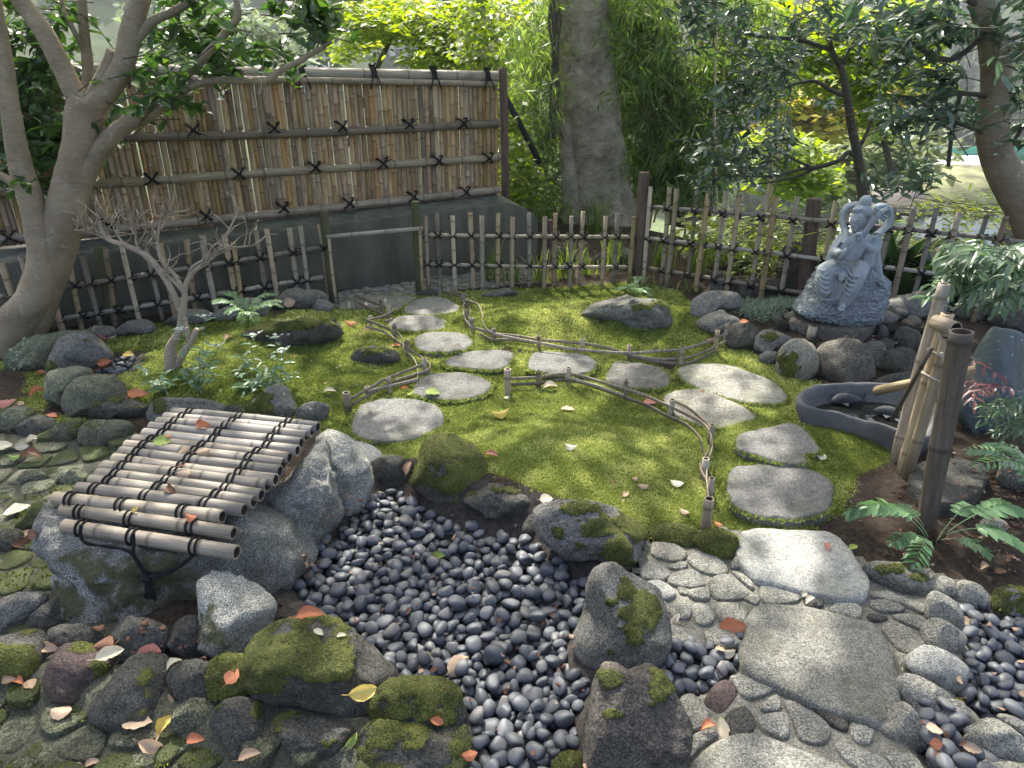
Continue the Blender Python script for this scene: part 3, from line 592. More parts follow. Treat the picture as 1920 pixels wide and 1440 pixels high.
def slab(outline, label=None, mat=None, top=0.035, name='stepping_stone', cat='stepping stone', group=None, parent=None, depth=0.09, rough=0.008, dome=0.005, moss=0.0, n=56, flat=False, world=None, seed=None, patches=(), edge=1.0, z=None):
    mat = mat or STEP
    if world is None:
        cx, cy = centroid(outline); zt = (G(cx, cy)[2] if z is None else z) + top; W = poly_z(outline, zt)
    else: W = np.array(world, float); zt = (float(Hf(W[:, 0].mean(), W[:, 1].mean())) if z is None else z) + top
    seed = seed if seed is not None else int(abs(W[0, 0] * 977 + W[0, 1] * 131)) + int(abs(W[0, 0]) * 1e4) % 97
    S = spline(W, n, True) if not flat else W; n = len(S)
    if name == 'stepping_stone': EDGES.append((S, zt))
    c = S.mean(0); R = np.linalg.norm(S - c, axis=1).mean()
    rings = [(0.0, 0), (0.28, 0), (0.52, 0), (0.72, 0), (0.86, 0.0), (0.94, 0.001), (0.975, 0.004), (0.995, 0.011), (1.006, 0.024), (1.0, depth)]
    V = [[c[0], c[1], zt + dome]]; 
    for s, dz in rings[1:]:
        q = c + (S - c) * s; zz = zt + dome * (1 - s * s) - dz * edge
        V += [[a, b, zz] for a, b in q]
    V = np.array(V); L = V - [c[0], c[1], 0]
    nz = fbm(np.c_[V[:, :2] * 9, V[:, 2] * 9] + seed, 4, seed) - 0.5; n2 = fbm(np.c_[V[:, :2] * 34, V[:, 2] * 34] + seed, 3, seed + 2) - 0.5
    V[:, 2] += rough * (2.2 * nz + 1.0 * n2); rad = V[:, :2] - c; ln = np.linalg.norm(rad, axis=1)[:, None] + 1e-9
    V[:, :2] += rad / ln * ((fbm(V * 14 + seed, 4, seed + 4, 0.62) - 0.5) * 0.16 * R * sstep(0.7, 0.95, ln[:, 0] / (R + 1e-9)))[:, None]
    m = len(rings) - 1; j = np.arange(n); k = (j + 1) % n; tri = np.stack([np.zeros(n, int), 1 + j, 1 + k], 1); Q = []
    for i in range(m - 1):
        a = 1 + i * n; Q.append(np.stack([a + j, a + n + j, a + n + k, a + k], 1))
    Q = np.vstack(Q); F = np.vstack([tri, Q[:, [0, 1, 2]], Q[:, [0, 2, 3]]])
    wpx = R * 2 * FPX / max(0.8, np.linalg.norm(np.append(c, zt) - CAM))
    return stone_mesh(V, F, label, mat, moss, name, cat, group, parent, patches, wpx, seed)

SG = 'stepping stones through the moss'
slab([(632, 570), (650, 558), (700, 552), (760, 553), (790, 558), (775, 572), (758, 582), (740, 583), (700, 576), (640, 579)], 'long pale stepping slab nearest the cobbles in the gateway', PAVE, 0.018, group=SG)
slab([(758, 575), (785, 559), (820, 556), (850, 565), (864, 578), (855, 588), (800, 592), (762, 587)], 'flat oval stepping stone overlapping the long gateway slab', STEP, 0.034, group=SG)
slab([(725, 608), (745, 593), (790, 590), (835, 596), (848, 606), (835, 617), (800, 620), (752, 618)], 'dull oval stepping stone, second in from the gateway slabs', STEP, 0.018, group=SG)
slab([(775, 636), (795, 624), (830, 620), (870, 624), (888, 638), (880, 651), (845, 659), (800, 658), (780, 650)], 'bright sunlit oval stepping stone beside the zigzag edging', STEP, 0.022, group=SG)
slab([(832, 678), (850, 667), (880, 658), (945, 654), (967, 659), (950, 686), (915, 692), (870, 689), (840, 685)], 'wedge shaped stepping stone where the two stone paths fork', STEP, 0.018, group=SG)
slab([(989, 688), (997, 664), (1020, 656), (1070, 657), (1105, 666), (1120, 680), (1108, 695), (1080, 701), (1030, 699), (1000, 694)], 'broad grey stepping stone behind the short middle edging', STEP, 0.018, group=SG)
slab([(1136, 704), (1155, 674), (1190, 677), (1240, 690), (1258, 712), (1250, 723), (1230, 728), (1180, 726), (1145, 717)], 'irregular broken cornered stepping stone below the moss mound', ANDES, 0.018, group=SG)
slab([(772, 732), (790, 706), (820, 698), (880, 700), (915, 712), (922, 722), (905, 738), (860, 748), (815, 746), (785, 741)], 'rounded stepping stone with a green leaf on its near edge', STEP, 0.022, group=SG)
slab([(656, 797), (675, 760), (720, 746), (770, 746), (815, 757), (832, 775), (829, 797), (800, 816), (750, 827), (690, 822), (664, 813)], 'large octagonal stepping stone above the pale boulders by the trough', STEP, 0.026, group=SG)
slab([(1268, 692), (1290, 682), (1350, 682), (1400, 693), (1450, 712), (1475, 735), (1473, 751), (1440, 756), (1385, 749), (1330, 736), (1290, 716)], 'long oval stepping stone beside the low rock wall and basin', PAVE, 0.034, group=SG, depth=0.12)
slab([(1242, 748), (1255, 735), (1290, 728), (1330, 733), (1390, 758), (1417, 775), (1416, 791), (1385, 804), (1350, 804), (1300, 791), (1260, 771)], 'warm brown squared stepping stone touching the curved bamboo edging', PALEROCK, 0.034, group=SG, depth=0.12)
slab([(1379, 826), (1390, 811), (1440, 800), (1492, 794), (1525, 822), (1537, 845), (1511, 850), (1514, 866), (1470, 866), (1420, 853), (1385, 841)], 'jagged grey stepping stone with a notched right corner', STEP, 0.018, group=SG, depth=0.1)
slab([(1362, 905), (1375, 875), (1410, 869), (1480, 871), (1540, 885), (1563, 905), (1556, 950), (1510, 968), (1450, 968), (1395, 956), (1369, 936)], 'large rounded rectangular stepping stone just above the pale sunlit slab', STEP, 0.034, group=SG, depth=0.12)
slab([(588, 832), (620, 815), (680, 824), (719, 850), (713, 872), (690, 882), (640, 855)], 'pale flat stone wedged behind the trough side boulders', GRANITE, 0.018, group=SG)
slab([(1706, 902), (1720, 868), (1780, 857), (1842, 868), (1850, 902), (1812, 938), (1750, 938)], 'flat grey stone behind the thick brown bamboo post', DARK, 0.05, 'flat_stone', 'rock')
# slabs set in mortar
PG = 'large slabs of the mortared paving'
slab([(1379, 1010), (1400, 992), (1440, 986), (1480, 991), (1555, 992), (1585, 1015), (1610, 1050), (1629, 1085), (1622, 1112), (1580, 1119), (1530, 1112), (1460, 1093), (1410, 1075), (1385, 1040)], None, GRANITE, 0.042, 'slab', parent=paving, depth=0.12, n=72)
slab([(1391, 1220), (1393, 1190), (1405, 1150), (1430, 1131), (1490, 1129), (1545, 1139), (1600, 1154), (1650, 1180), (1679, 1225), (1689, 1280), (1691, 1322), (1666, 1347), (1640, 1353), (1590, 1341), (1510, 1311), (1450, 1281), (1405, 1260)], None, PAVE, 0.038, 'slab', parent=paving, depth=0.12, n=80)
slab([(1288, 1440), (1320, 1405), (1360, 1380), (1410, 1372), (1470, 1390), (1540, 1415), (1600, 1445), (1625, 1480), (1500, 1530), (1350, 1520), (1290, 1480)], None, PAVE, 0.028, 'slab', parent=paving, depth=0.1, n=64)
PAVERS = [
 ([(1217, 1031), (1225, 1012), (1260, 1014), (1291, 1035), (1276, 1052), (1230, 1045)], PALEROCK), ([(1285, 1045), (1310, 1031), (1340, 1038), (1369, 1065), (1355, 1079), (1310, 1070)], PAVE),
 ([(1199, 1068), (1215, 1052), (1240, 1056), (1259, 1078), (1240, 1089), (1205, 1083)], PAVE), ([(1252, 1063), (1272, 1053), (1290, 1053), (1282, 1066)], PAVE),
 ([(1249, 1085), (1270, 1068), (1305, 1067), (1322, 1085), (1322, 1098), (1300, 1103), (1265, 1098)], PAVE), ([(1285, 1108), (1300, 1104), (1328, 1100), (1331, 1123), (1300, 1122)], PAVE),
 ([(1327, 1092), (1335, 1078), (1370, 1074), (1402, 1102), (1406, 1118), (1370, 1125), (1335, 1119)], PAVE), ([(1199, 1094), (1225, 1084), (1250, 1092), (1269, 1112), (1255, 1124), (1225, 1122), (1205, 1110)], GRANITE),
 ([(1255, 1140), (1268, 1128), (1292, 1127), (1295, 1158), (1262, 1156)], PAVE), ([(1297, 1150), (1300, 1130), (1325, 1130), (1341, 1150), (1336, 1169), (1310, 1171)], PAVE),
 ([(1340, 1130), (1380, 1127), (1405, 1140), (1398, 1165), (1375, 1172), (1348, 1160)], PAVE), ([(1319, 1180), (1350, 1171), (1388, 1195), (1380, 1211), (1350, 1211), (1323, 1196)], PAVE),
 ([(1368, 1063), (1378, 1045), (1393, 1045), (1393, 1062)], PAVE), ([(1372, 1070), (1388, 1072), (1412, 1092), (1410, 1104)], PAVE),
 ([(1423, 1102), (1430, 1096), (1460, 1098), (1501, 1112), (1500, 1126), (1460, 1133), (1428, 1126)], PAVE), ([(1507, 1121), (1540, 1123), (1545, 1135), (1522, 1139)], DARK),
 ([(1555, 1139), (1570, 1126), (1600, 1126), (1619, 1140), (1611, 1160), (1575, 1150)], PAVE), ([(1628, 1128), (1660, 1123), (1697, 1138), (1690, 1146), (1650, 1146)], PAVE),
 ([(1628, 1115), (1660, 1106), (1700, 1120), (1738, 1132), (1735, 1150), (1700, 1135)], PAVE), ([(1650, 1172), (1680, 1163), (1732, 1192), (1738, 1216), (1700, 1226), (1672, 1205)], PALEROCK),
 ([(1625, 1152), (1650, 1150), (1668, 1158), (1640, 1164)], DARK), ([(1670, 1152), (1700, 1148), (1737, 1160), (1735, 1180), (1700, 1168)], PAVE),
 ([(1270, 1320), (1275, 1305), (1290, 1296), (1305, 1300), (1331, 1330), (1326, 1355), (1300, 1371), (1288, 1358)], PALEROCK), ([(1316, 1314), (1340, 1280), (1365, 1272), (1386, 1290), (1376, 1315), (1350, 1339), (1325, 1328)], REDR),
 ([(1368, 1263), (1405, 1265), (1452, 1287), (1440, 1301), (1405, 1311), (1386, 1298)], PAVE), ([(1353, 1345), (1375, 1325), (1400, 1321), (1419, 1345), (1416, 1365), (1390, 1381), (1368, 1376)], DARK),
 ([(1422, 1340), (1475, 1334), (1482, 1372), (1470, 1384), (1428, 1366)], PAVE), ([(1428, 1318), (1460, 1300), (1463, 1330), (1430, 1332)], PAVE), ([(1468, 1310), (1500, 1318), (1560, 1360), (1548, 1395), (1500, 1385), (1485, 1350)], PAVE),
 ([(1520, 1318), (1560, 1335), (1590, 1352), (1588, 1370), (1550, 1352)], DARK), ([(1595, 1352), (1640, 1366), (1630, 1395), (1600, 1385)], PAVE), ([(1560, 1385), (1600, 1395), (1660, 1420), (1690, 1465), (1640, 1460), (1580, 1420)], PAVE),
 ([(1300, 1376), (1330, 1365), (1350, 1375), (1318, 1398), (1290, 1425), (1284, 1400)], PAVE), ([(1655, 1405), (1690, 1408), (1718, 1415), (1745, 1470), (1700, 1465)], PAVE)]
for o, m in PAVERS: slab([(centroid(o)[0] + (x - centroid(o)[0]) * 0.95, centroid(o)[1] + (y - centroid(o)[1]) * 0.95) for x, y in o], None, m, 0.020, 'stone', parent=paving, depth=0.05, n=28, rough=0.006, dome=0.007, edge=0.9)
BORDER = [
 ([(1742, 1165), (1742, 1125), (1760, 1111), (1795, 1135), (1801, 1175), (1780, 1182)], PAVE, 0.0), ([(1731, 1190), (1745, 1167), (1770, 1164), (1816, 1195), (1813, 1216), (1795, 1229), (1745, 1216)], PALEROCK, 0.0),
 ([(1701, 1250), (1720, 1225), (1750, 1214), (1800, 1239), (1806, 1265), (1780, 1297), (1740, 1281)], GRANITE, 0.0), ([(1687, 1300), (1690, 1275), (1720, 1269), (1776, 1300), (1780, 1326), (1745, 1346), (1710, 1336)], PALEROCK, 0.0),
 ([(1641, 1376), (1665, 1346), (1695, 1321), (1716, 1340), (1721, 1386), (1710, 1406), (1680, 1401)], PALEROCK, 0.0), ([(1757, 1346), (1775, 1321), (1800, 1317), (1831, 1340), (1836, 1361), (1815, 1376), (1775, 1361)], PAVE, 0.0),
 ([(1817, 1396), (1840, 1364), (1875, 1354), (1925, 1390), (1955, 1440), (1890, 1432), (1835, 1416)], PAVE, 0.0), ([(1875, 1350), (1900, 1345), (1960, 1375), (1960, 1400), (1925, 1385)], PAVE, 0.0), ([(1840, 1440), (1850, 1425), (1900, 1432), (1960, 1448), (1950, 1480), (1860, 1480)], PAVE, 0.0),
 ([(1743, 1101), (1755, 1083), (1780, 1084), (1809, 1105), (1802, 1126), (1765, 1116)], PALEROCK, 0.0), ([(1797, 1122), (1806, 1091), (1840, 1099), (1869, 1120), (1871, 1146), (1830, 1150)], PAVE, 0.15)]
for o, m, ms in BORDER: rock(o, None, m, 0.75, ms, 'stone', parent=paving, cuts=6, rough=0.07)
for o, m, ms in [([(1308, 1015), (1320, 1000), (1345, 995), (1375, 1005), (1381, 1028), (1372, 1050), (1330, 1040)], ANDES, 0.95), ([(1221, 1010), (1235, 988), (1265, 983), (1300, 992), (1309, 1015), (1295, 1026), (1250, 1016)], BROWNR, 0.75)]:
    rock(o, 'low stone wholly furred in bright green moss beside the pale sunlit slab' if ms > 0.9 else 'low stone crusted with rusty brown moss left of the bright green one', m, 0.7, ms, 'mossy_stone', 'rock', cuts=2, rough=0.06)

# ---- boulders round the pebble bed
B = rock
B([(691, 872), (715, 857), (750, 857), (763, 880), (758, 906), (735, 919), (700, 906)], 'small blackish boulder tucked between the pale boulders and the mossy dome', DARK, 0.8)
B([(771, 906), (774, 870), (785, 832), (805, 819), (845, 817), (880, 837), (906, 870), (914, 906), (882, 936), (840, 946), (800, 941)], 'tall dome shaped boulder almost covered in brownish green moss', BROWNR, 0.9, 0.50, patches=[(830, 850, 45, 22), (870, 880, 30, 30)])
B([(850, 941), (870, 924), (920, 909), (960, 914), (1006, 928), (1015, 945), (1000, 966), (970, 978), (930, 969), (875, 956)], 'low dark wedge shaped boulder at the head of the pebble bed', DARK, 0.8, 0.1, patches=[(955, 918, 28, 8), (880, 925, 18, 7)])
B([(979, 996), (985, 970), (1000, 961), (1011, 975), (1013, 1001), (990, 1004)], 'narrow dark upright stone between the wedge boulder and mossy boulder', DARK, 0.9, 0.2)
B([(1006, 970), (1020, 950), (1060, 942), (1110, 946), (1160, 959), (1200, 984), (1218, 1005), (1216, 1041), (1196, 1063), (1170, 1076), (1130, 1069), (1090, 1063), (1060, 1041), (1014, 1006)], 'big grey boulder streaked with bright green moss above the pebbles', ANDES, 0.85, 0.0, patches=[(1145, 985, 55, 20), (1080, 955, 45, 12), (1160, 1035, 28, 24), (1045, 998, 16, 11), (1085, 1022, 9, 6), (1195, 1000, 18, 14)], rough=0.12)
B([(1108, 1092), (1130, 1067), (1155, 1063), (1182, 1080), (1232, 1105), (1247, 1140), (1252, 1176), (1246, 1216), (1220, 1246), (1180, 1259), (1130, 1253), (1094, 1236), (1077, 1206), (1098, 1150)], 'rounded grey boulder wearing one large star shaped patch of moss', ANDES, 0.8, 0.0, patches=[(1200, 1155, 38, 50), (1170, 1110, 12, 24), (1150, 1130, 14, 10), (1145, 1222, 8, 8)], rough=0.08, cuts=3, seed=8)
B([(1133, 1262), (1160, 1259), (1190, 1268), (1226, 1261), (1252, 1290), (1277, 1330), (1291, 1370), (1286, 1410), (1276, 1462), (1220, 1495), (1140, 1485), (1102, 1432), (1100, 1380), (1114, 1310)], 'tall purplish brown boulder edged in moss below the star patched boulder', BROWNR, 0.85, 0.18, cuts=3, seed=21, patches=[(1150, 1272, 25, 16), (1235, 1290, 22, 40), (1150, 1340, 18, 12)])
B([(1035, 1445), (1060, 1421), (1090, 1419), (1116, 1436), (1122, 1470), (1060, 1480)], 'moss capped stone at the very foot of the pebble bed', ANDES, 0.8, 0.6)
B([(466, 1245), (480, 1205), (530, 1179), (590, 1169), (640, 1189), (690, 1230), (729, 1260), (736, 1290), (710, 1331), (690, 1351), (640, 1346), (560, 1326), (490, 1296)], 'broad flat boulder with olive moss lower left of the pebbles', DARK, 0.8, 0.42, patches=[(600, 1245, 70, 30), (550, 1205, 40, 16)])
B([(699, 1320), (720, 1290), (760, 1282), (810, 1284), (850, 1299), (869, 1346), (850, 1361), (800, 1371), (740, 1361), (710, 1351)], 'mossy boulder with a pale crest against the lower pebbles', DARK, 0.8, 0.48, patches=[(830, 1345, 25, 14)])
B([(514, 1370), (530, 1349), (580, 1354), (640, 1364), (666, 1385), (656, 1421), (600, 1436), (530, 1421)], 'dark low retaining stone under the broad olive boulder', DARK, 0.8, 0.40)
B([(664, 1421), (690, 1374), (740, 1369), (800, 1379), (850, 1399), (882, 1430), (872, 1472), (780, 1484), (690, 1474)], 'long dark stone with moss draped end at the bottom of the bed', DARK, 0.85, 0.42, patches=[(860, 1420, 22, 25)])
# ---- retaining row, lower left
B([(-40, 1215), (20, 1194), (60, 1189), (86, 1215), (96, 1240), (76, 1281), (30, 1281), (-40, 1270)], 'dark green mossy stone at the outer end of the retaining row', DARK, 0.9, 0.44)
B([(79, 1281), (81, 1250), (95, 1224), (130, 1212), (165, 1224), (201, 1240), (196, 1281), (175, 1311), (130, 1306), (90, 1296)], 'reddish brown squared stone in the dark retaining row', REDR, 0.9, 0.38, patches=[(185, 1250, 18, 20)])
B([(174, 1322), (184, 1280), (210, 1249), (250, 1234), (300, 1244), (321, 1270), (323, 1311), (300, 1346), (250, 1360), (200, 1348)], 'largest blackish cube shaped stone of the dark retaining row', DARK, 0.95, 0.40)
B([(312, 1331), (340, 1317), (375, 1314), (403, 1330), (396, 1361), (370, 1376), (330, 1362)], 'pale green flat faced stone low beside the blackish cube stone', GREENPAVE, 0.8, 0.15)
B([(399, 1346), (420, 1319), (460, 1317), (501, 1340), (511, 1381), (480, 1412), (440, 1407), (404, 1376)], 'dark retaining stone with a yellow moss shoulder', DARK, 0.9, 0.36, patches=[(480, 1335, 18, 16)])
B([(314, 1301), (319, 1255), (350, 1239), (386, 1250), (402, 1290), (390, 1318), (350, 1322)], 'blue black stone filling the gap behind the cube stone', DARK, 0.8, 0.12)
B([(380, 1300), (390, 1250), (430, 1232), (472, 1250), (480, 1295), (440, 1326), (400, 1330)], 'sloping stone blanketed with dull moss beside the olive boulder', DARK, 0.8, 0.55)
B([(309, 1216), (320, 1175), (350, 1158), (380, 1169), (386, 1216), (370, 1241), (330, 1241)], 'dark stone in the shade just left of the pale trough leg', DARK, 0.8, 0.05)
B([(77, 1206), (100, 1177), (150, 1174), (186, 1195), (181, 1226), (130, 1227), (89, 1226)], 'low flat stone in shade below the mossy trough leg', DARK, 0.7, 0.1)
B([(44, 1181), (70, 1144), (100, 1127), (116, 1150), (113, 1186), (80, 1197)], 'small dark pointed stone leaning by the mossy trough leg', DARK, 0.8, 0.08)
B([(-40, 1185), (-10, 1129), (30, 1114), (82, 1120), (62, 1160), (26, 1192)], 'slanted grey stone with moss foot at the left margin', ANDES, 0.7, 0.3)
B([(200, 1210), (215, 1170), (250, 1160), (310, 1180), (305, 1225), (250, 1240)], 'flat shaded stone strewn with dead leaves under the trough', DARK, 0.6, 0.1)
# ---- trough of natural stone under the bamboo lid
trough = empty('stone_well', G(300, 1150), 'rough pale granite well curb propped on boulders under a bamboo lid', 'well')
def child(o): 
    o.parent = trough; o.matrix_parent_inverse = Matrix.Translation(-trough.location); return o
child(B([(74, 1005), (84, 968), (110, 945), (180, 905), (300, 890), (420, 930), (480, 955), (520, 979), (553, 1020), (564, 1060), (551, 1096), (530, 1126), (500, 1142), (470, 1128), (430, 1105), (395, 1105), (368, 1130), (350, 1168), (300, 1182), (245, 1160), (205, 1110), (160, 1075), (118, 1058), (92, 1045)], None, TROUGH, 0.75, 0.0, 'curb_stone', cuts=5, rough=0.15, base=(300, 1172), lift=0.12, patches=[(250, 1090, 130, 80), (340, 1140, 110, 70), (150, 1060, 60, 40)], sprigs=False, fine=1.6, seed=42))  # moss mask also paints the shade below the lid onto the lower face
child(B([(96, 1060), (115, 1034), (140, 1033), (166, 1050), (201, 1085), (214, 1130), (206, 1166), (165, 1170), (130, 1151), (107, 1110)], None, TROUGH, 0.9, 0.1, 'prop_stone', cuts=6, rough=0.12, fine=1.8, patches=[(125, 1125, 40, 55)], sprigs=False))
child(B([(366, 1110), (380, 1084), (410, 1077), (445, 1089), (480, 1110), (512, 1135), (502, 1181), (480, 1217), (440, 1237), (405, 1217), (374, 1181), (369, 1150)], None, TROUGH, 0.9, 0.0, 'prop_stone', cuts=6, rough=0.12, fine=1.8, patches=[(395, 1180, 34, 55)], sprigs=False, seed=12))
child(B([(470, 965), (505, 920), (545, 875), (575, 838), (600, 830), (614, 870), (624, 920), (630, 976), (611, 1011), (580, 1042), (560, 1057), (538, 1012), (505, 985)], None, TROUGH, 0.9, 0.0, 'side_boulder', cuts=6, rough=0.13, fine=1.8, sprigs=False, seed=3))
child(B([(598, 834), (592, 824), (615, 814), (650, 824), (681, 855), (694, 890), (691, 926), (670, 961), (640, 967), (622, 930), (610, 880)], None, TROUGH, 0.9, 0.0, 'side_boulder', cuts=6, rough=0.13, fine=1.8, sprigs=False))
# ---- stones on the left bank
B([(16, 678), (30, 640), (70, 624), (140, 620), (175, 628), (150, 660), (100, 692), (50, 694)], 'low broad greenish stone behind the grey pointed boulder by the trunk', GREENPAVE, 0.8, 0.15)
B([(86, 682), (95, 650), (120, 631), (165, 627), (191, 650), (206, 669), (190, 687), (150, 694), (108, 706), (90, 708)], 'pointed bluish grey boulder below the forked camellia trunk', ANDES, 0.85, 0.06, patches=[(160, 638, 12, 5), (97, 692, 14, 18)])
B([(76, 757), (90, 715), (105, 692), (145, 688), (167, 698), (152, 735), (122, 762), (95, 772)], 'smooth curled greenish boulder beside the little pebble patch', GREENPAVE, 0.9, 0.12)
B([(113, 760), (125, 724), (165, 704), (205, 704), (229, 730), (226, 757), (190, 772), (140, 783)], 'lumpy grey green boulder in front of the little pebble patch', GREENPAVE, 0.9, 0.20, rough=0.14)
B([(162, 766), (180, 749), (215, 741), (250, 754), (287, 765), (281, 786), (220, 788), (180, 783)], 'low boulder with yellow green moss top under an orange leaf', DARK, 0.85, 0.35, patches=[(180, 758, 14, 8), (210, 748, 16, 7)])
B([(286, 787), (292, 754), (315, 746), (380, 749), (425, 764), (432, 790), (380, 800), (320, 800)], 'long grey boulder hidden in part by the far bamboo poles', ANDES, 0.8, 0.12, patches=[(303, 765, 14, 16)])
B([(450, 784), (465, 750), (500, 729), (526, 722), (541, 740), (551, 770), (548, 790), (490, 792)], 'tent shaped boulder with a mossy face above the bamboo lid', ANDES, 0.9, 0.0, patches=[(485, 765, 32, 18), (505, 742, 16, 6)])
B([(554, 776), (575, 757), (605, 756), (616, 770), (601, 792), (565, 793)], 'little half buried grey stone right of the tent shaped boulder', ANDES, 0.8, 0.1)
B([(409, 780), (425, 759), (450, 761), (457, 780), (430, 790)], 'small grey stone squeezed beside the tent shaped boulder', DARK, 0.8, 0.15)
B([(-40, 800), (-10, 775), (30, 762), (56, 770), (61, 790), (30, 808)], 'ridged mossy stone edging the left yard near a pink leaf', GREENPAVE, 0.8, 0.40)
B([(29, 801), (45, 784), (70, 778), (96, 787), (100, 809), (70, 820), (45, 817)], 'dark pitted stone second along the edge of the left yard', DARK, 0.85, 0.25)
B([(92, 814), (105, 794), (135, 786), (160, 794), (157, 822), (120, 832)], 'stone with a round moss cushion, third along the left yard edge', GREENPAVE, 0.85, 0.40, patches=[(145, 796, 12, 6)])
B([(152, 827), (165, 793), (200, 788), (242, 794), (240, 827), (200, 842), (168, 838)], 'chunky two toned stone at the inner end of the left yard edge', GREENPAVE, 0.85, 0.30, patches=[(172, 795, 12, 6)])
B([(232, 828), (245, 815), (270, 811), (292, 818), (290, 832), (255, 836)], 'small flat green stone beside the bamboo lid poles', GREENPAVE, 0.7, 0.3)
B([(30, 990), (62, 945), (90, 925), (112, 950), (90, 992), (55, 1005)], 'mossy stone standing against the left lobe of the well curb', GREENPAVE, 0.85, 0.45)
B([(-30, 1030), (-10, 998), (20, 993), (38, 1005), (36, 1030), (10, 1042)], 'small stone with a bright moss cap at the left margin', DARK, 0.85, 0.45)
B([(22, 905), (35, 888), (60, 882), (84, 890), (80, 905), (45, 912)], 'low striped stone rising out of the left yard', GREENPAVE, 0.6, 0.25)
B([(95, 905), (110, 888), (140, 880), (168, 892), (176, 905), (140, 915)], 'curved mossy ridge stone next to the ends of the lid poles', GREENPAVE, 0.6, 0.45)
B([(452, 632), (465, 618), (520, 600), (580, 596), (615, 608), (624, 597), (636, 625), (600, 645), (540, 652), (480, 645)], 'wide dark boulder carrying a thick cap of moss by the fern', DARK, 0.85, 0.0, patches=[(550, 608, 68, 14), (500, 615, 40, 10)], seed=9)
B([(657, 672), (668, 656), (700, 650), (735, 655), (749, 670), (742, 682), (700, 686), (668, 682)], 'round dark stone with a mossy crown left of the zigzag edging', DARK, 0.9, 0.1, patches=[(702, 658, 28, 7)])
for i, (o, lab) in enumerate([([(400, 590), (440, 565), (480, 560), (500, 580), (480, 600), (420, 602)], 'half hidden grey rock behind the low fence near the fern'), ([(500, 575), (530, 545), (580, 540), (612, 552), (605, 572), (540, 582)], 'grey rock at the wall foot beside the left gate post'), ([(300, 605), (330, 585), (380, 580), (395, 598), (350, 612)], 'flat rock behind the low fence under the bare shrub'), ([(215, 628), (240, 605), (275, 600), (290, 620), (250, 632)], 'grey rock behind the low fence near the short green post'), ([(130, 640), (160, 615), (205, 612), (215, 630), (170, 645)], 'grey rock at the wall foot behind the camellia trunk')]):
    B(o, lab, ANDES, 0.8)
B([(583, 575), (590, 562), (615, 565), (626, 578), (610, 586), (590, 584)], 'smooth low stone at the foot of the left gate post', ANDES, 0.8)
B([(782, 552), (795, 544), (820, 545), (822, 556), (795, 557)], 'small dark stone at the foot of the right gate post', DARK, 0.8)
B([(903, 556), (920, 546), (950, 540), (975, 545), (970, 554), (930, 558)], 'flat pale stone on the moss at the foot of the middle fence', ANDES, 0.6)
# ---- boulders on and around the mound
B([(1090, 588), (1110, 567), (1140, 555), (1190, 552), (1235, 559), (1259, 575), (1263, 600), (1255, 616), (1215, 619), (1190, 624), (1150, 613), (1110, 599)], 'wide layered grey boulder with a mossy shelf on the mound', ANDES, 0.85, 0.0, patches=[(1205, 575, 26, 5), (1235, 570, 20, 6)], rough=0.13, seed=5)
B([(1331, 546), (1340, 516), (1360, 507), (1386, 522), (1394, 540), (1385, 552), (1345, 554)], 'rounded brown rock at the fence foot, first before the tall rock', BROWNR, 0.85)
B([(1389, 550), (1394, 526), (1430, 519), (1461, 525), (1469, 549), (1440, 560), (1400, 557)], 'low wide brown rock touching the tall upright rock', BROWNR, 0.85)
B([(1461, 522), (1462, 490), (1475, 461), (1500, 455), (1526, 470), (1532, 500), (1528, 546), (1490, 554), (1464, 542)], 'tall upright dark rock standing just behind the statue', DARK, 0.85, cuts=6, rough=0.12)
B([(1297, 592), (1299, 565), (1320, 549), (1350, 546), (1384, 552), (1380, 579), (1340, 592), (1310, 597)], 'sharp topped grey rock beside the grey green ground cover', ANDES, 0.9, cuts=6)
B([(1304, 611), (1320, 589), (1355, 582), (1391, 592), (1397, 611), (1370, 622), (1330, 630)], 'wrinkled grey rock in front of the sharp topped rock', ANDES, 0.9, rough=0.13)
B([(1364, 646), (1372, 611), (1395, 604), (1426, 618), (1429, 641), (1412, 657), (1385, 659)], 'dark smooth boulder where the upper edging ends', DARK, 0.9)
B([(1414, 651), (1418, 631), (1440, 619), (1471, 628), (1482, 641), (1468, 657), (1435, 665)], 'boulder with a yellow moss spot in front of the plinth', ANDES, 0.85, 0.0, patches=[(1440, 630, 20, 8)])
B([(1424, 673), (1435, 659), (1455, 660), (1463, 672), (1450, 685)], 'little loose grey stone under the yellow spotted boulder', ANDES, 0.85)
B([(1461, 692), (1464, 660), (1485, 638), (1515, 638), (1532, 655), (1527, 697), (1500, 715), (1473, 708)], 'upright block boulder with one mossy side below the bamboo cup', PALEROCK, 0.9, 0.0, patches=[(1478, 682, 18, 26)])
B([(1526, 702), (1529, 670), (1550, 644), (1590, 636), (1616, 650), (1633, 680), (1632, 712), (1580, 721), (1545, 717)], 'large rounded tan boulder in the middle of the low rock wall', BROWNR, 0.9, 0.1)
B([(1610, 652), (1638, 637), (1659, 650), (1652, 686), (1632, 694), (1615, 680)], 'light faced rock leaning on the large tan boulder', ANDES, 0.9)
B([(1646, 692), (1660, 659), (1700, 654), (1732, 670), (1733, 697), (1690, 708)], 'dark squat rock right of the light faced leaning rock', DARK, 0.9)
B([(1640, 720), (1665, 704), (1720, 697), (1742, 706), (1735, 724), (1690, 730)], 'long flat stone lying along the back rim of the basin', DARK, 0.6)
B([(1662, 584), (1680, 554), (1720, 547), (1762, 552), (1764, 592), (1710, 597)], 'broad grey rock right of the plinth beneath the fence', ANDES, 0.85)
B([(1678, 642), (1690, 614), (1710, 609), (1727, 630), (1724, 657), (1700, 662)], 'dark round rock behind the twin tied bamboo poles', DARK, 0.9)
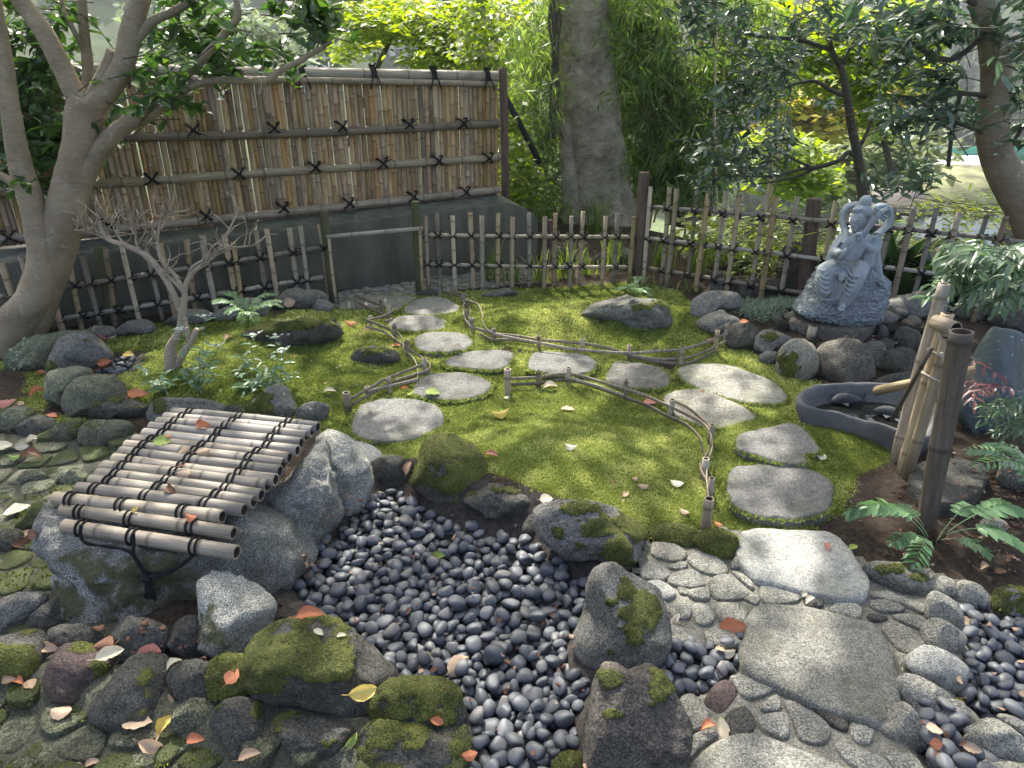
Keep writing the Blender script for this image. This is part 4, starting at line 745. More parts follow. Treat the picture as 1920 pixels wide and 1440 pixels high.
B([(1632, 600), (1645, 585), (1670, 582), (1682, 596), (1668, 612), (1645, 612)], 'egg shaped stone touching the right corner of the plinth', ANDES, 0.9)
B([(1860, 600), (1880, 580), (1920, 575), (1960, 590), (1960, 620), (1900, 625)], 'dark rock under the nandina leaves by the green slab', DARK, 0.9)
B([(1790, 585), (1810, 560), (1845, 565), (1860, 590), (1830, 605), (1800, 600)], 'mid brown rock under the ferny leaves by the fence', BROWNR, 0.9)
B([(1880, 905), (1895, 870), (1930, 850), (1990, 860), (1990, 930), (1920, 930)], 'grey boulder at the right margin above the bare soil', ANDES, 0.85)
B([(1838, 990), (1850, 972), (1875, 970), (1890, 985), (1875, 1000), (1850, 1000)], 'pale fist sized stone half sunk in the bare soil', PALEROCK, 0.8)
B([(1624, 1068), (1650, 1054), (1700, 1064), (1741, 1085), (1747, 1113), (1700, 1117), (1650, 1097)], 'long kerb stone with moss along its upper edge', ANDES, 0.75, 0.0, patches=[(1670, 1066, 45, 9), (1720, 1082, 20, 8)])
B([(1869, 1152), (1875, 1111), (1920, 1108), (1970, 1125), (1970, 1165)], 'green moss coated kerb stone at the right margin', ANDES, 0.8, 0.5)
for k, (o, lab) in enumerate([([(1360, 500), (1380, 480), (1410, 485), (1415, 505), (1385, 512)], 'dim rock seen through the right fence left of the tall rock'), ([(1010, 480), (1040, 462), (1070, 470), (1075, 490), (1030, 496)], 'dim flat rock behind the middle fence among the grass'), ([(1110, 490), (1150, 465), (1195, 470), (1200, 500), (1150, 508)], 'dim rock by the big trunk behind the middle fence')]):
    B(o, lab, DARK, 0.8, base=(o[0][0], o[0][1] + 10))
# rubble between the low wall and the plinth
RUB = [(1505, 590), (1680, 600), (1740, 620), (1735, 690), (1690, 650), (1640, 632), (1600, 632), (1540, 640), (1480, 632), (1440, 615), (1440, 590)]
rw = poly_z(RUB, 0.1); r3 = np.random.default_rng(8); pts = []
while len(pts) < 60:
    p = rw.min(0) + r3.random(2) * np.ptp(rw, axis=0)
    if poly_sd(p[None], rw)[0] > 0 and all(np.hypot(*(p - q)) > 0.075 for q in pts): pts.append(p)
    elif r3.random() < 0.002: break
base_rub = []
for k in range(4):
    D, F = ICO[3]; q = D.copy()
    for c_ in range(5):
        n = r3.normal(size=3); n /= np.linalg.norm(n); q -= np.maximum(q @ n - r3.uniform(0.55, 0.8), 0)[:, None] * n * 0.9
    base_rub.append(mesh_np('small_stone', q * (1 + 0.3 * (fbm(q * 2.2 + k * 9, 4, k) - 0.5))[:, None], F)); base_rub[-1].materials.append([ANDES, BROWNR, PALEROCK, DARK][k])
for p in pts:
    s = r3.uniform(0.03, 0.06); o = link('small_stone', base_rub[r3.integers(4)], None, None, loc=(p[0], p[1], float(Hf(p[0], p[1])) + s * 0.25))
    o.scale = (s * r3.uniform(0.8, 1.3), s, s * r3.uniform(0.55, 0.8)); o.rotation_euler = (r3.normal() * 0.25, r3.normal() * 0.25, r3.uniform(0, 6.28))
    tag(o, 'loose fist sized stone in the rubble around the statue plinth', 'stone', 'rubble stones around the plinth')

# ------------------------------------------------------------------ cell paving fills what is left
def clip_half(poly, p, n):
    out = []; m = len(poly)
    for i in range(m):
        a, b = poly[i], poly[(i + 1) % m]; da, db = np.dot(a - p, n), np.dot(b - p, n)
        if da <= 0: out.append(a)
        if (da < 0) != (db < 0) and da != db: out.append(a + (b - a) * (da / (da - db)))
    return out
def cells(sites, live, rad):
    res = []
    for i in np.where(live)[0]:
        s = sites[i]; d = np.hypot(*(sites - s).T); nb = np.where((d < rad) & (d > 0))[0]; nb = nb[np.argsort(d[nb])][:26]
        R = rad * 0.5; poly = [s + R * np.array([math.cos(a), math.sin(a)]) for a in np.linspace(0, 2 * np.pi, 10, endpoint=False)]
        for j in nb:
            poly = clip_half(poly, (s + sites[j]) / 2, sites[j] - s)
            if len(poly) < 3: break
        if len(poly) >= 3: res.append((s, np.array(poly)))
    return res
def fill_paving(poly_px, z, spacing, parent, mats, top, seed, block=(), gap=0.012, moss=0.0, minpx=0, nmax=300, edge=0.7, name='stone', vis=True):
    W = poly_z(poly_px, z); r = np.random.default_rng(seed); blocks = [poly_z(b, z) for b in block]; sites = []; live = []
    for b in blocks:
        lo, hi = b.min(0), b.max(0); st = max(0.025, spacing * 0.35)
        for x in np.arange(lo[0], hi[0], st):
            for y in np.arange(lo[1], hi[1], st):
                if poly_sd(np.array([[x, y]]), b)[0] > spacing * 0.1: sites.append([x + r.normal() * .003, y + r.normal() * .003]); live.append(False)
    lo, hi = W.min(0) - 0.1, W.max(0) + 0.1; new = []; tries = 0; P0 = np.array(sites).reshape(-1, 2)
    while tries < 14000 and len(new) < 900:
        tries += 1; p = lo + r.random(2) * (hi - lo); sp = spacing * r.uniform(0.6, 1.15)
        if new and np.min(np.hypot(*(np.array(new) - p).T)) < sp: continue
        if len(P0) and np.min(np.hypot(*(P0 - p).T)) < sp * 0.62: continue
        new.append(p)
    inside = poly_sd(np.array(new), W) > 0.0
    sites = np.array(sites + [list(p) for p in new]); live = np.array(live + list(inside)); n = 0
    for s, c in cells(sites, live, spacing * 3.2):
        cen = c.mean(0); d = np.linalg.norm(c - cen, axis=1); c = cen + (c - cen) * np.maximum(0.5, 1 - gap / np.maximum(d * 0.8, 1e-3))[:, None]
        A = 0.5 * abs(np.dot(c[:, 0], np.roll(c[:, 1], 1)) - np.dot(c[:, 1], np.roll(c[:, 0], 1)))
        if A < spacing ** 2 * 0.12: continue
        if any((poly_sd(np.vstack([c, cen[None]]), b) > -0.002).any() for b in blocks): continue
        if vis:
            pr = proj(np.array([[cen[0], cen[1], z]]))[0]
            if not (-60 < pr[0] < 1980 and -40 < pr[1] < 1500): continue
        n += 1
        if n > nmax: break
        # round the corners: cut each corner
        c2 = np.vstack([[c[i] * 0.78 + c[(i + 1) % len(c)] * 0.22, c[i] * 0.22 + c[(i + 1) % len(c)] * 0.78] for i in range(len(c))])
        slab(None, None, mats[r.integers(len(mats))], top * r.uniform(0.6, 1.3), name, parent=parent, depth=0.05, world=c2, n=24, rough=0.007, dome=0.003, moss=moss * r.uniform(0.5, 1.3), seed=int(r.integers(9999)), edge=edge)
ALLP = [o for o, _ in PAVERS] + [o for o, _, _ in BORDER] + [[(1379, 1010), (1440, 986), (1555, 992), (1629, 1085), (1580, 1119), (1460, 1093), (1385, 1040)], [(1391, 1220), (1405, 1150), (1490, 1129), (1650, 1180), (1691, 1322), (1640, 1353), (1510, 1311), (1405, 1260)], [(1288, 1440), (1360, 1380), (1470, 1390), (1600, 1445), (1500, 1530), (1290, 1480)]]
fill_paving(PAVE_POLY, 0.0, 0.085, paving, [PAVE, PAVE, PALEROCK], 0.014, 4, ALLP, gap=0.006)
fill_paving(YARD_LEFT, -0.05, 0.16, yard, [GREENPAVE], 0.016, 6, [], gap=0.009, moss=0.42)
fill_paving(LOW_LEFT, -0.07, 0.13, lower, [LOWPAVE], 0.014, 7, [], gap=0.006, moss=0.40)
fill_paving(PATH_POLY, 0.0, 0.095, path, [PALEROCK, STEP], 0.016, 8, [], gap=0.012, vis=False, nmax=260)

# ------------------------------------------------------------------ pebbles, dropped one by one onto the bed
def pebble_material(attr):
    global PEBBLE
    return PEBBLE
t_ = PEBBLE.copy(); t_.name = 'pebble_heap'
nt = t_.node_tree; oi = [n for n in nt.nodes if n.type == 'OBJECT_INFO'][0]; an = nt.nodes.new('ShaderNodeAttribute'); an.attribute_name = 'tone'
for l in list(nt.links):
    if l.from_node == oi: nt.links.new(an.outputs['Fac'], l.to_socket)
PEBBLE_HEAP = t_
PEBM = []
for k in range(12):
    D, F = ICO[3 if k < 12 else 2]; e = np.random.default_rng(100 + k); q = np.sign(D) * np.abs(D) ** e.uniform(0.82, 1.0)
    for c_ in range(2 + k % 3):
        n = e.normal(size=3); n /= np.linalg.norm(n); d0 = e.uniform(0.6, 0.82); ov = q @ n - d0; q -= (np.where(ov > -0.1, (np.sqrt((ov + 0.1).clip(0) ** 2 + 0.0) - 0.0) ** 1.0, 0) * 0.6)[:, None] * n
    q *= (1 + 0.22 * (fbm(q * 1.1 + k * 5, 2, k) - 0.5))[:, None]; q /= np.abs(q).max(0)
    PEBM.append((q, F))
def deposit(poly_px, n, seed, zoff, amin, amax, marg=0.002):
    W = poly_z(poly_px, zoff); r = np.random.default_rng(seed); lo, hi = W.min(0) - 0.05, W.max(0) + 0.05; st = 0.006
    xs, ys = np.arange(lo[0], hi[0], st), np.arange(lo[1], hi[1], st); XX, YY = np.meshgrid(xs, ys); PP = np.c_[XX.ravel(), YY.ravel()]
    hm = Hf(PP[:, 0], PP[:, 1]).reshape(XX.shape).copy(); sd = poly_sd(PP, W).reshape(XX.shape); ok = np.argwhere(sd > marg); out = []
    for k in range(n):
        a = r.uniform(amin, amax) * (1.12 if r.random() < 0.2 else 1); b = a * r.uniform(0.62, 0.9); c = a * r.uniform(0.45, 0.72); yaw = r.uniform(0, np.pi); best = None
        m = int(a / st) + 1
        for c_ in range(26):
            j, i = ok[r.integers(len(ok))]
            j0, j1, i0, i1 = max(j - m, 0), min(j + m + 1, len(ys)), max(i - m, 0), min(i + m + 1, len(xs))
            dx, dy = XX[j0:j1, i0:i1] - xs[i], YY[j0:j1, i0:i1] - ys[j]; u = (dx * math.cos(yaw) + dy * math.sin(yaw)) / a; v = (-dx * math.sin(yaw) + dy * math.cos(yaw)) / b
            e = 1 - u * u - v * v; msk = e > 0.05; hh = hm[j0:j1, i0:i1]
            # lowest resting height of the ellipsoid's underside on what lies there
            z = np.percentile((hh + c * np.sqrt(np.clip(e, 0, 1)))[msk], 88)
            if best is None or z < best[0]: best = (z, i, j, (j0, j1, i0, i1), e, msk, dx, dy)
        z, i, j, sl, e, msk, dx, dy = best; hh = hm[sl[0]:sl[1], sl[2]:sl[3]]
        A = np.c_[dx[msk], dy[msk], np.ones(msk.sum())]; g = np.linalg.lstsq(A, hh[msk], rcond=None)[0]; gxy = np.clip(g[:2] * 0.8, -0.8, 0.8)
        top = z + c * np.sqrt(np.clip(e, 0, 1)) + gxy[0] * dx + gxy[1] * dy; hm[sl[0]:sl[1], sl[2]:sl[3]] = np.where(msk, np.maximum(hh, top), hh)
        nrm = np.array([-gxy[0] + r.normal() * 0.12, -gxy[1] + r.normal() * 0.12, 1]); nrm /= np.linalg.norm(nrm)
        out.append((np.array([xs[i], ys[j], z]), (a, b, c), yaw, nrm))
    return out
PEBS = []
for nm, poly, n, sd_, z, a0, a1 in (('main', BED_MAIN, 900, 1, -0.07, 0.0175, 0.031), ('small', BED_SMALL, 54, 2, -0.03, 0.018, 0.029), ('right', BED_RIGHT, 150, 3, -0.03, 0.0175, 0.029), ('low', BED_LOW, 46, 4, -0.03, 0.020, 0.031), ('left', BED_LEFT, 46, 5, -0.01, 0.017, 0.027)):
    PEBS += [(nm,) + p for p in deposit(poly, n, sd_, z, a0, a1, -0.05 if nm == 'main' else 0.004)]
def inframe(p): q = proj(p[None])[0]; return -30 < q[0] < 1950 and q[1] < 1470
PEBS = [p for p in PEBS if inframe(p[1])]
PEBS.sort(key=lambda p: -p[2][0] * p[2][1] / np.linalg.norm(p[1] - CAM) ** 2)
PEB_LABEL = {'main': ('smooth dark grey pebble in the wide bed between the mossy boulders', 'pebbles of the wide bed'), 'small': ('smooth dark pebble in the small pocket beside the star patched boulder', 'pebbles of the small pocket'),
             'right': ('smooth dark pebble in the bed beyond the mortared kerb stones', 'pebbles of the kerb side bed'), 'low': ('smooth dark pebble in the narrow strip below the kerb side bed', 'pebbles of the narrow strip'), 'left': ('smooth slate grey pebble in the little patch on the left bank', 'pebbles of the little patch')}
peb_me = []
for q, F in PEBM: me = mesh_np('pebble', q, F); me.materials.append(PEBBLE); peb_me.append(me)
hp = MB(); rp = np.random.default_rng(77); q2, F2 = PEBM[0]
PEB_TOPS = []
for k, (bed, P, (a, b, c), yaw, nrm) in enumerate(PEBS):
    zq = Vector(nrm).to_track_quat('Z', 'Y').to_matrix().to_4x4(); M = Matrix.Translation(P) @ zq @ Matrix.Rotation(yaw + 0.0, 4, 'Z') @ Matrix.Diagonal((a, b, c, 1)); i = rp.integers(12)
    if k < 298:
        o = link('pebble', peb_me[i]); o.matrix_world = M; lab, grp = PEB_LABEL[bed]; tag(o, lab, 'pebble', grp)
    else:
        q, F = PEBM[i]; A = np.array(M); hp.add(q @ A[:3, :3].T + A[:3, 3], F, rp.random())
tag(hp.build('pebbles', PEBBLE_HEAP, attr='tone'), 'the remaining smaller looking dark pebbles filling the beds', kind='stuff')
D3, F3 = ICO[2]
for bed, P, (a, b, c), yaw, nrm in PEBS: SOLIDS.append((D3 * [a * .8, b, c] + P, F3))
# ------------------------------------------------------------------ bamboo work
WM = {}
def attach(o, parent):
    o.parent = parent
    pm = WM.get(parent.name)
    if pm is None: pm = Matrix.Translation(parent.location)
    o.matrix_parent_inverse = pm.inverted(); return o
def axis_matrix(A, B, roll=0.0):
    A, B = Vector(A), Vector(B); q = (B - A).to_track_quat('Z', 'Y'); return Matrix.Translation(A) @ q.to_matrix().to_4x4() @ Matrix.Rotation(roll, 4, 'Z')
def bamboo_mesh(L, r, sp=0.22, seed=0, seg=12, taper=0.0, open_top=True, open_bot=True, mat=BAMBOO, cut=0.0, wall=0.30):
    e = np.random.default_rng(seed); z = [0.0]; R = [1.0]; N = [0.3]; p = e.uniform(0.25, 0.9) * sp
    while p < L - 0.008:
        if p > 0.012:
            for dz, k, n in ((-0.012, 1.0, 0.1), (-0.004, 1.05, 0.5), (0.0, 1.085, 1.0), (0.0035, 1.02, 1.0), (0.007, 1.05, 0.6), (0.014, 0.995, 0.15)):
                if 0 < p + dz < L and p + dz > z[-1]: z.append(p + dz); R.append(k); N.append(n)
        p += sp * e.uniform(0.8, 1.2)
    z.append(L); R.append(1.0); N.append(0.3); z, R, N = np.array(z), np.array(R), np.array(N); R = R * r * (1 - taper * z / L)
    bend = (e.normal(size=2) * 0.004 * L)[None, :] * np.sin(np.pi * z / L)[:, None]
    P = np.c_[bend, z]; V, Fs = tube_vf(P, R, seg, cap=False, updir=(1, 0, 0)); a = np.repeat(N, seg)
    if cut: V[-seg:, 2] += V[-seg:, 0] / r * cut
    V = [V]; F = [Fs[0]]; n0 = len(V[0]); n = n0; A = [a]; mats = [0] * len(Fs[0]); j = np.arange(seg); k = (j + 1) % seg
    for end, op in ((0, open_bot), (1, open_top)):
        b = 0 if end == 0 else n0 - seg; src = V[0][b:b + seg]; c = src.mean(0); s = -1 if end else 1
        if op:
            i1 = c + (src - c) * (1 - wall); i2 = i1 + [0, 0, s * min(0.05, L * 0.4)]
            V += [i1, i2, i2.mean(0)[None]]; A += [np.full(seg, 0.0), np.full(seg, 1.0), np.ones(1)]
            q1 = np.stack([b + j, b + k, n + k, n + j], 1); q2 = np.stack([n + j, n + k, n + seg + k, n + seg + j], 1); t = np.stack([n + seg + j, n + seg + k, np.full(seg, n + 2 * seg)], 1)
            if end == 0: q1, q2, t = q1[:, ::-1], q2[:, ::-1], t[:, ::-1]
            F += [q1, q2]; mats += [0] * seg + [1] * seg; tri = t; F.append(tri); mats += [1] * seg; n += 2 * seg + 1
        else:
            V.append((c + [0, 0, -s * r * 0.12])[None]); A.append(np.ones(1) * 0.5); t = np.stack([b + j, b + k, np.full(seg, n)], 1); t = t if end else t[:, ::-1]; F.append(t); mats += [0] * seg; n += 1
    # group faces by size while keeping material order
    quads = [f for f in F if f.shape[1] == 4]; tris = [f for f in F if f.shape[1] == 3]
    mq, mt, pos = [], [], 0
    for f in F:
        (mq if f.shape[1] == 4 else mt).extend(mats[pos:pos + len(f)]); pos += len(f)
    me = mesh_np('bamboo_pole', np.vstack(V), [np.vstack(quads)] + ([np.vstack(tris)] if tris else []), True, {'node': np.concatenate(A)})
    me.polygons.foreach_set('material_index', np.array(mq + mt, np.int32)); me.materials.append(mat); me.materials.append(HOLLOW); return me
PS = [0]
def pole(name, A, B, r, mat=BAMBOO, parent=None, sp=0.22, solid=False, **k):
    PS[0] += 1; A = np.array(A, float); B = np.array(B, float)
    me = bamboo_mesh(np.linalg.norm(B - A), r, sp, k.pop('seed', PS[0]), mat=mat, **k); me.name = name
    o = bpy.data.objects.new(name, me); COL.objects.link(o); M = axis_matrix(A, B, (PS[0] * 1.7) % 6.28); 
    if parent is not None: attach(o, parent)
    o.matrix_basis = M; WM[o.name] = M
    if solid: SOLIDS.append((np.array([(M @ v.co)[:] for v in me.vertices]), np.array([t for p in me.polygons for t in ([list(p.vertices)[:3]] + ([[p.vertices[0], p.vertices[2], p.vertices[3]]] if len(p.vertices) == 4 else []))])))
    return o
def ring(P, ax, R, w, seg=14, side=6, squash=1.0):
    """closed rope loop round an axis"""
    ax = np.array(ax, float); ax /= np.linalg.norm(ax); u = np.cross(ax, [0.2, 0.3, 1.0]); u /= np.linalg.norm(u); v = np.cross(ax, u); th = np.linspace(0, 2 * np.pi, seg + 1)
    Q = np.array(P) + R * (np.cos(th)[:, None] * u + np.sin(th)[:, None] * v * squash); return tube_vf(Q, w, side, False)
def knot_mesh(rx, rz, w, seed=0, tail=0.05, name='rope_knot'):
    """rope lashing over the crossing of a level pole (radius rx) and an upright (radius rz); local x along the rail, z up, -y to the viewer"""
    e = np.random.default_rng(seed); b = MB(); s = max(rx, rz) * 1.25; D = rx + rz
    for sg in (1, -1):
        for off in (-w * 1.1, w * 1.1):
            th = np.linspace(0, 2 * np.pi, 15); Q = np.c_[s * np.cos(th) + off, D * 1.06 * np.sin(th) + e.normal() * 0.001, sg * s * np.cos(th) * 0.95 + off * 0.3]; b.tube(Q, w, 5, False)
    b.tube(np.array([[-w * 2.6, -D * 1.02, -w], [0, -D * 1.18, 0], [w * 2.6, -D * 1.02, w]]), w * 1.7, 6)
    for k in range(2 + seed % 2):
        d = np.array([e.normal() * 0.7 + (1 if k else -1) * 0.6, -0.35, e.choice([-1.0, 0.8]) * e.uniform(0.5, 1.0)]); b.tube(np.array([[0, -D, 0], d * tail * 0.5 + [0, -D, 0], d * tail * [1, 0.6, 0.85] + [0, -D, 0]]), w * 0.8, 5)
    return b.mesh(name)
KN_LOW = [knot_mesh(0.017, 0.019, 0.0036, k, 0.035) for k in range(5)]
KN_TALL = [knot_mesh(0.034, 0.012, 0.0046, 10 + k, 0.07) for k in range(5)]
for m in KN_LOW + KN_TALL: m.materials.append(ROPE)
def knot(P, D, meshes, parent, i, s=1.0, front=0.0):
    """D: the fence's direction; the viewer is on its right hand side"""
    o = bpy.data.objects.new('rope_knot', meshes[i % len(meshes)]); COL.objects.link(o); attach(o, parent)
    x = Vector((D[0], D[1], 0)).normalized(); y = Vector((-x.y, x.x, 0)); M = Matrix((x, y, Vector((0, 0, 1)))).transposed().to_4x4()
    o.matrix_basis = Matrix.Translation(Vector(P) - y * front) @ M @ Matrix.Scale(s, 4); return o

def low_fence(label, A, B, ups, rails, r_up=0.017, r_rail=0.014, mats=None, posts=(), tilt=0.0, bottom=-0.06, knots=True, seed=1):
    """ups: (px of the top, py of the top[, px of the foot]); rails: ((px,py),(px,py))"""
    A = np.array(A, float); B = np.array(B, float); D = (B - A)[:2] / np.linalg.norm((B - A)[:2]); nrm = np.array([-D[1], D[0], 0]); e = np.random.default_rng(seed)
    root = empty('bamboo_fence', A, label, 'fence', 'low lattice fences round the garden')
    R = []
    for (a, b) in rails:
        a, b = on_line(A, B, *a), on_line(A, B, *b); R.append((a, b)); pole('bamboo_rail', a, b, r_rail, mats[0], root, 0.24, open_top=True)
    for i, u in enumerate(ups):
        top = on_line(A, B, u[0], u[1]); side = 1 if i % 2 else -1
        off = nrm * (r_up + r_rail) * side * 0.9; foot = np.array([top[0], top[1], bottom + float(Hf(np.float64(top[0]), np.float64(top[1])))])
        if len(u) > 2: q = on_line(A, B, u[2], u[3]); foot[:2] = q[:2]
        foot[:2] += D * e.normal() * 0.006; rr = r_up * e.uniform(0.85, 1.12)
        pole('bamboo_upright', foot + off, top + off, rr, mats[1 + i % (len(mats) - 1)], root, 0.20, taper=0.05, wall=0.25)
        if knots:
            for (a, b) in R:
                f = np.dot(top[:2] - a[:2], D) / np.dot(b[:2] - a[:2], D)
                if -0.01 < f < 1.01: knot(a + (b - a) * f, D, KN_LOW, root, int(e.integers(5)), e.uniform(0.9, 1.15))
    return root, D
FA, FB = onz(-40, 642, 0), onz(622, 567, 0)
left_f, _ = low_fence('weathered bamboo lattice fence along the left side before the concrete wall', FA, FB,
    [(4, 488), (38, 484), (80, 482), (126, 477, 150, 620), (153, 468), (196, 468, 217, 615), (229, 458), (271, 457), (300, 452), (349, 450, 368, 596), (378, 440), (420, 441), (437, 452, 452, 560), (480, 435), (499, 428), (543, 428), (562, 422), (601, 422)],
    [((-40, 562), (606, 464)), ((-40, 622), (606, 519))], 0.019, 0.016, [BAMBOO, BAMBOO_TAN, BAMBOO, BAMBOO_TAN])
def post(name, A, B, r, mat, parent=None, label=None):
    A, B = np.array(A, float), np.array(B, float); L = np.linalg.norm(B - A); b = MB()
    zz = np.array([0, L * 0.3, L * 0.6, L - 0.012, L - 0.004, L]); rr = np.array([1, 1.0, 0.98, 0.97, 0.95, 0.88]) * r
    b.tube(np.c_[np.zeros((6, 2)), zz], rr, 16, True); me = b.mesh(name); V = np.array([v.co[:] for v in me.vertices]); V[:, :2] *= 1 + 0.10 * (fbm(V * [22, 22, 3] + A, 3, 2) - 0.5)[:, None]; me.vertices.foreach_set('co', V.astype(np.float32).ravel()); me.update()
    o = link(name, me, mat); M = axis_matrix(A, B)
    if parent is not None: attach(o, parent)
    o.matrix_basis = M; WM[o.name] = M
    if label: tag(o, label, 'post', 'wooden posts of the low fences')
    return o
def line_post(name, A, B, top, foot_px, r, mat, parent=None, label=None):
    t = on_line(A, B, *top); f = on_line(A, B, *foot_px); f = np.array([f[0], f[1], -0.08]); return post(name, f, t, r, mat, parent, label)
line_post('gate_post', FA, FB, (606, 394), (628, 574), 0.034, POST_GREEN, None, 'mossy green wooden post at the left side of the gateway')
GA, GB = onz(622, 567, 0), onz(787, 549, 0)
line_post('gate_post', GA, GB, (779, 377), (787, 548), 0.033, POST_GREEN, None, 'mossy green wooden post at the right side of the gateway')
line_post('fence_post', FA + [0.0, 0.07, 0], FB + [0.0, 0.07, 0], (188, 462), (216, 612), 0.045, POST_GREEN, None, 'short green topped post set among the left fence uprights')
bar = empty('gate_bar', onz(620, 575, 0), 'pale bamboo pole barring the gateway between the two green posts', 'barrier')
gA, gB = on_line(GA, GB, 614, 442), on_line(GA, GB, 793, 426); off = np.array([0, -0.045, 0])
pole('bamboo_pole', gA + off, gB + off, 0.016, BAMBOO_GREY, bar, 0.24)
for (t, f, m) in (((619, 440), (634, 573), BAMBOO), ((788, 424), (794, 545), BAMBOO_TAN)):
    a = on_line(GA, GB, *f); a[2] = -0.05; pole('bamboo_upright', a + off, on_line(GA, GB, *t) + off, 0.012, m, bar, 0.2)
MA, MBb = onz(795, 547, 0), onz(1200, 529, 0)
mid_f, _ = low_fence('bamboo lattice fence across the middle, between gateway and tall brown post', MA, MBb,
    [(797, 403), (819, 400), (848, 403), (882, 400), (903, 403), (935, 401), (960, 405), (993, 401), (1020, 405), (1043, 401), (1070, 404), (1095, 398), (1134, 404), (1160, 401), (1187, 405)],
    [((796, 440), (1200, 444)), ((796, 494), (1200, 500))], 0.0175, 0.0145, [BAMBOO, BAMBOO_TAN, BAMBOO, BAMBOO_TAN], seed=4)
RA, RB = onz(1200, 529, 0), onz(1824, 608, 0); RB = RB + (RB - RA) * 0.25
line_post('fence_post', MA, MBb, (1208, 323), (1195, 522), 0.044, POST_BROWN, None, 'tall smooth brown corner post where two low fences meet')
right_f, _ = low_fence('taller three railed bamboo lattice fence behind the statue', RA, RB,
    [(1222, 349), (1254, 352), (1271, 353), (1306, 357), (1331, 358), (1360, 359), (1389, 362), (1433, 365), (1456, 367), (1494, 370), (1567, 376), (1594, 381), (1637, 385), (1677, 391), (1713, 391), (1757, 394), (1798, 397), (1853, 403), (1886, 403)],
    [((1212, 387), (1940, 456)), ((1212, 446), (1940, 537)), ((1212, 502), (1940, 625))], 0.0185, 0.0155, [BAMBOO, BAMBOO_TAN, BAMBOO, BAMBOO_TAN, BAMBOO], seed=6)
line_post('fence_post', RA + [0.03, 0.08, 0], RB + [0.03, 0.08, 0], (1528, 372), (1508, 555), 0.052, POST_BROWN, None, 'thick split brown post behind the statue in the right fence')
line_post('stump_post', RA + [-0.5, 0.9, 0], RB + [0, 0.9, 0], (1028, 412), (1027, 470), 0.04, POST_BROWN, None, 'short dark stump post behind the middle fence')

# ------------------------------------------------------------------ tall screen of split bamboo
SA = np.array([WA[0] + WN[0] * 0.34, WA[1] + WN[1] * 0.34, 0.0]); SB = np.array([WB[0] + WN[0] * 0.34, WB[1] + WN[1] * 0.34, 0.0]); p0 = on_line(SA, SB, 0, 462); p1 = on_line(SA, SB, 941, 374); SA, SB = np.array([p0[0], p0[1], 0]), np.array([p1[0], p1[1], 0]); SDV = (SB - SA)[:2] / np.linalg.norm((SB - SA)[:2]); SNV = np.array([SDV[1], -SDV[0], 0])   # towards the viewer
BAMBOO_RAIL = m_bamboo('rail_bamboo', (0.17, 0.13, 0.088), (0.36, 0.29, 0.205), 0.55)
screen = empty('bamboo_screen', p1, 'tall screen of split bamboo with tied rails on the concrete wall', 'fence')
def scr(px, py, off=0.0):
    return on_line(SA + SNV * off, SB + SNV * off, px, py)
def slat_mesh(L, w, seed):
    e = np.random.default_rng(seed); z = [0.0]; N = [0.2]; R = [1.0]; p = e.uniform(0.05, 0.35)
    while p < L - 0.02:
        for dz, k, n in ((-0.008, 1.0, 0.15), (-0.001, 1.10, 1.0), (0.004, 1.02, 0.9), (0.010, 1.0, 0.2)):
            if p + dz > z[-1] and p + dz < L: z.append(p + dz); N.append(n); R.append(k)
        p += e.uniform(0.22, 0.38)
    z.append(L); N.append(0.2); R.append(1.0); z = np.array(z); R = np.array(R); th = np.linspace(0.08, np.pi - 0.08, 7); bend = e.normal() * 0.003 * np.sin(np.pi * z / L); lean = e.normal() * 0.004 * z / L
    V = np.stack([np.cos(th)[None, :] * w / 2 * R[:, None] + (bend + lean)[:, None], -np.sin(th)[None, :] * w * 0.46 * R[:, None] ** 3 + 0 * z[:, None], np.repeat(z[:, None], 7, 1)], -1).reshape(-1, 3)
    i = np.arange(len(z) - 1)[:, None] * 7; j = np.arange(6)[None, :]; F = np.stack([i + j, i + j + 1, i + 8 + j, i + 7 + j], -1).reshape(-1, 4)
    Vb = V.copy(); Vb[:, 1] = 0.004; n = len(V); F2 = F[:, ::-1] + n
    me = mesh_np('bamboo_slat', np.vstack([V, Vb]), np.vstack([F, F2]), True, {'node': np.tile(np.repeat(N, 7), 2)}); me.materials.append(BAMBOO_SLAT); return me
sx = np.dot(scr(-60, 300)[:2] - SA[:2], SDV); ex = np.dot(scr(929, 250)[:2] - SA[:2], SDV); e = np.random.default_rng(21); k = 0
rx = Matrix((Vector((SDV[0], SDV[1], 0)), Vector(-SNV), Vector((0, 0, 1)))).transposed().to_4x4()
while sx < ex:
    w = e.uniform(0.032, 0.046); gap = -0.001 if e.random() < 0.82 else e.uniform(0.0015, 0.0055); sx += w / 2; P = SA[:2] + SDV * sx
    pxs = proj(np.array([[P[0], P[1], 0.7]]))[0]; zb = scr(pxs[0], 462 - 88 * pxs[0] / 941)[2]
    zt = scr(pxs[0], 150 + (pxs[0] < 380) * (380 - pxs[0]) * 0.0)[2]
    o = bpy.data.objects.new('bamboo_slat', slat_mesh(zt - zb, w, k)); COL.objects.link(o); attach(o, screen); o.matrix_basis = Matrix.Translation((P[0], P[1], zb)) @ rx; k += 1; sx += w / 2 + gap
def rail(pa, pb, r, name='bamboo_rail', off=0.042, mat=None):
    a, b = scr(*pa, off), scr(*pb, off); pole(name, a, b, r, mat or BAMBOO_RAIL, screen, 0.33, seg=14); return a, b
RL = [rail((-60, 232), (934, 232), 0.033)] if False else []
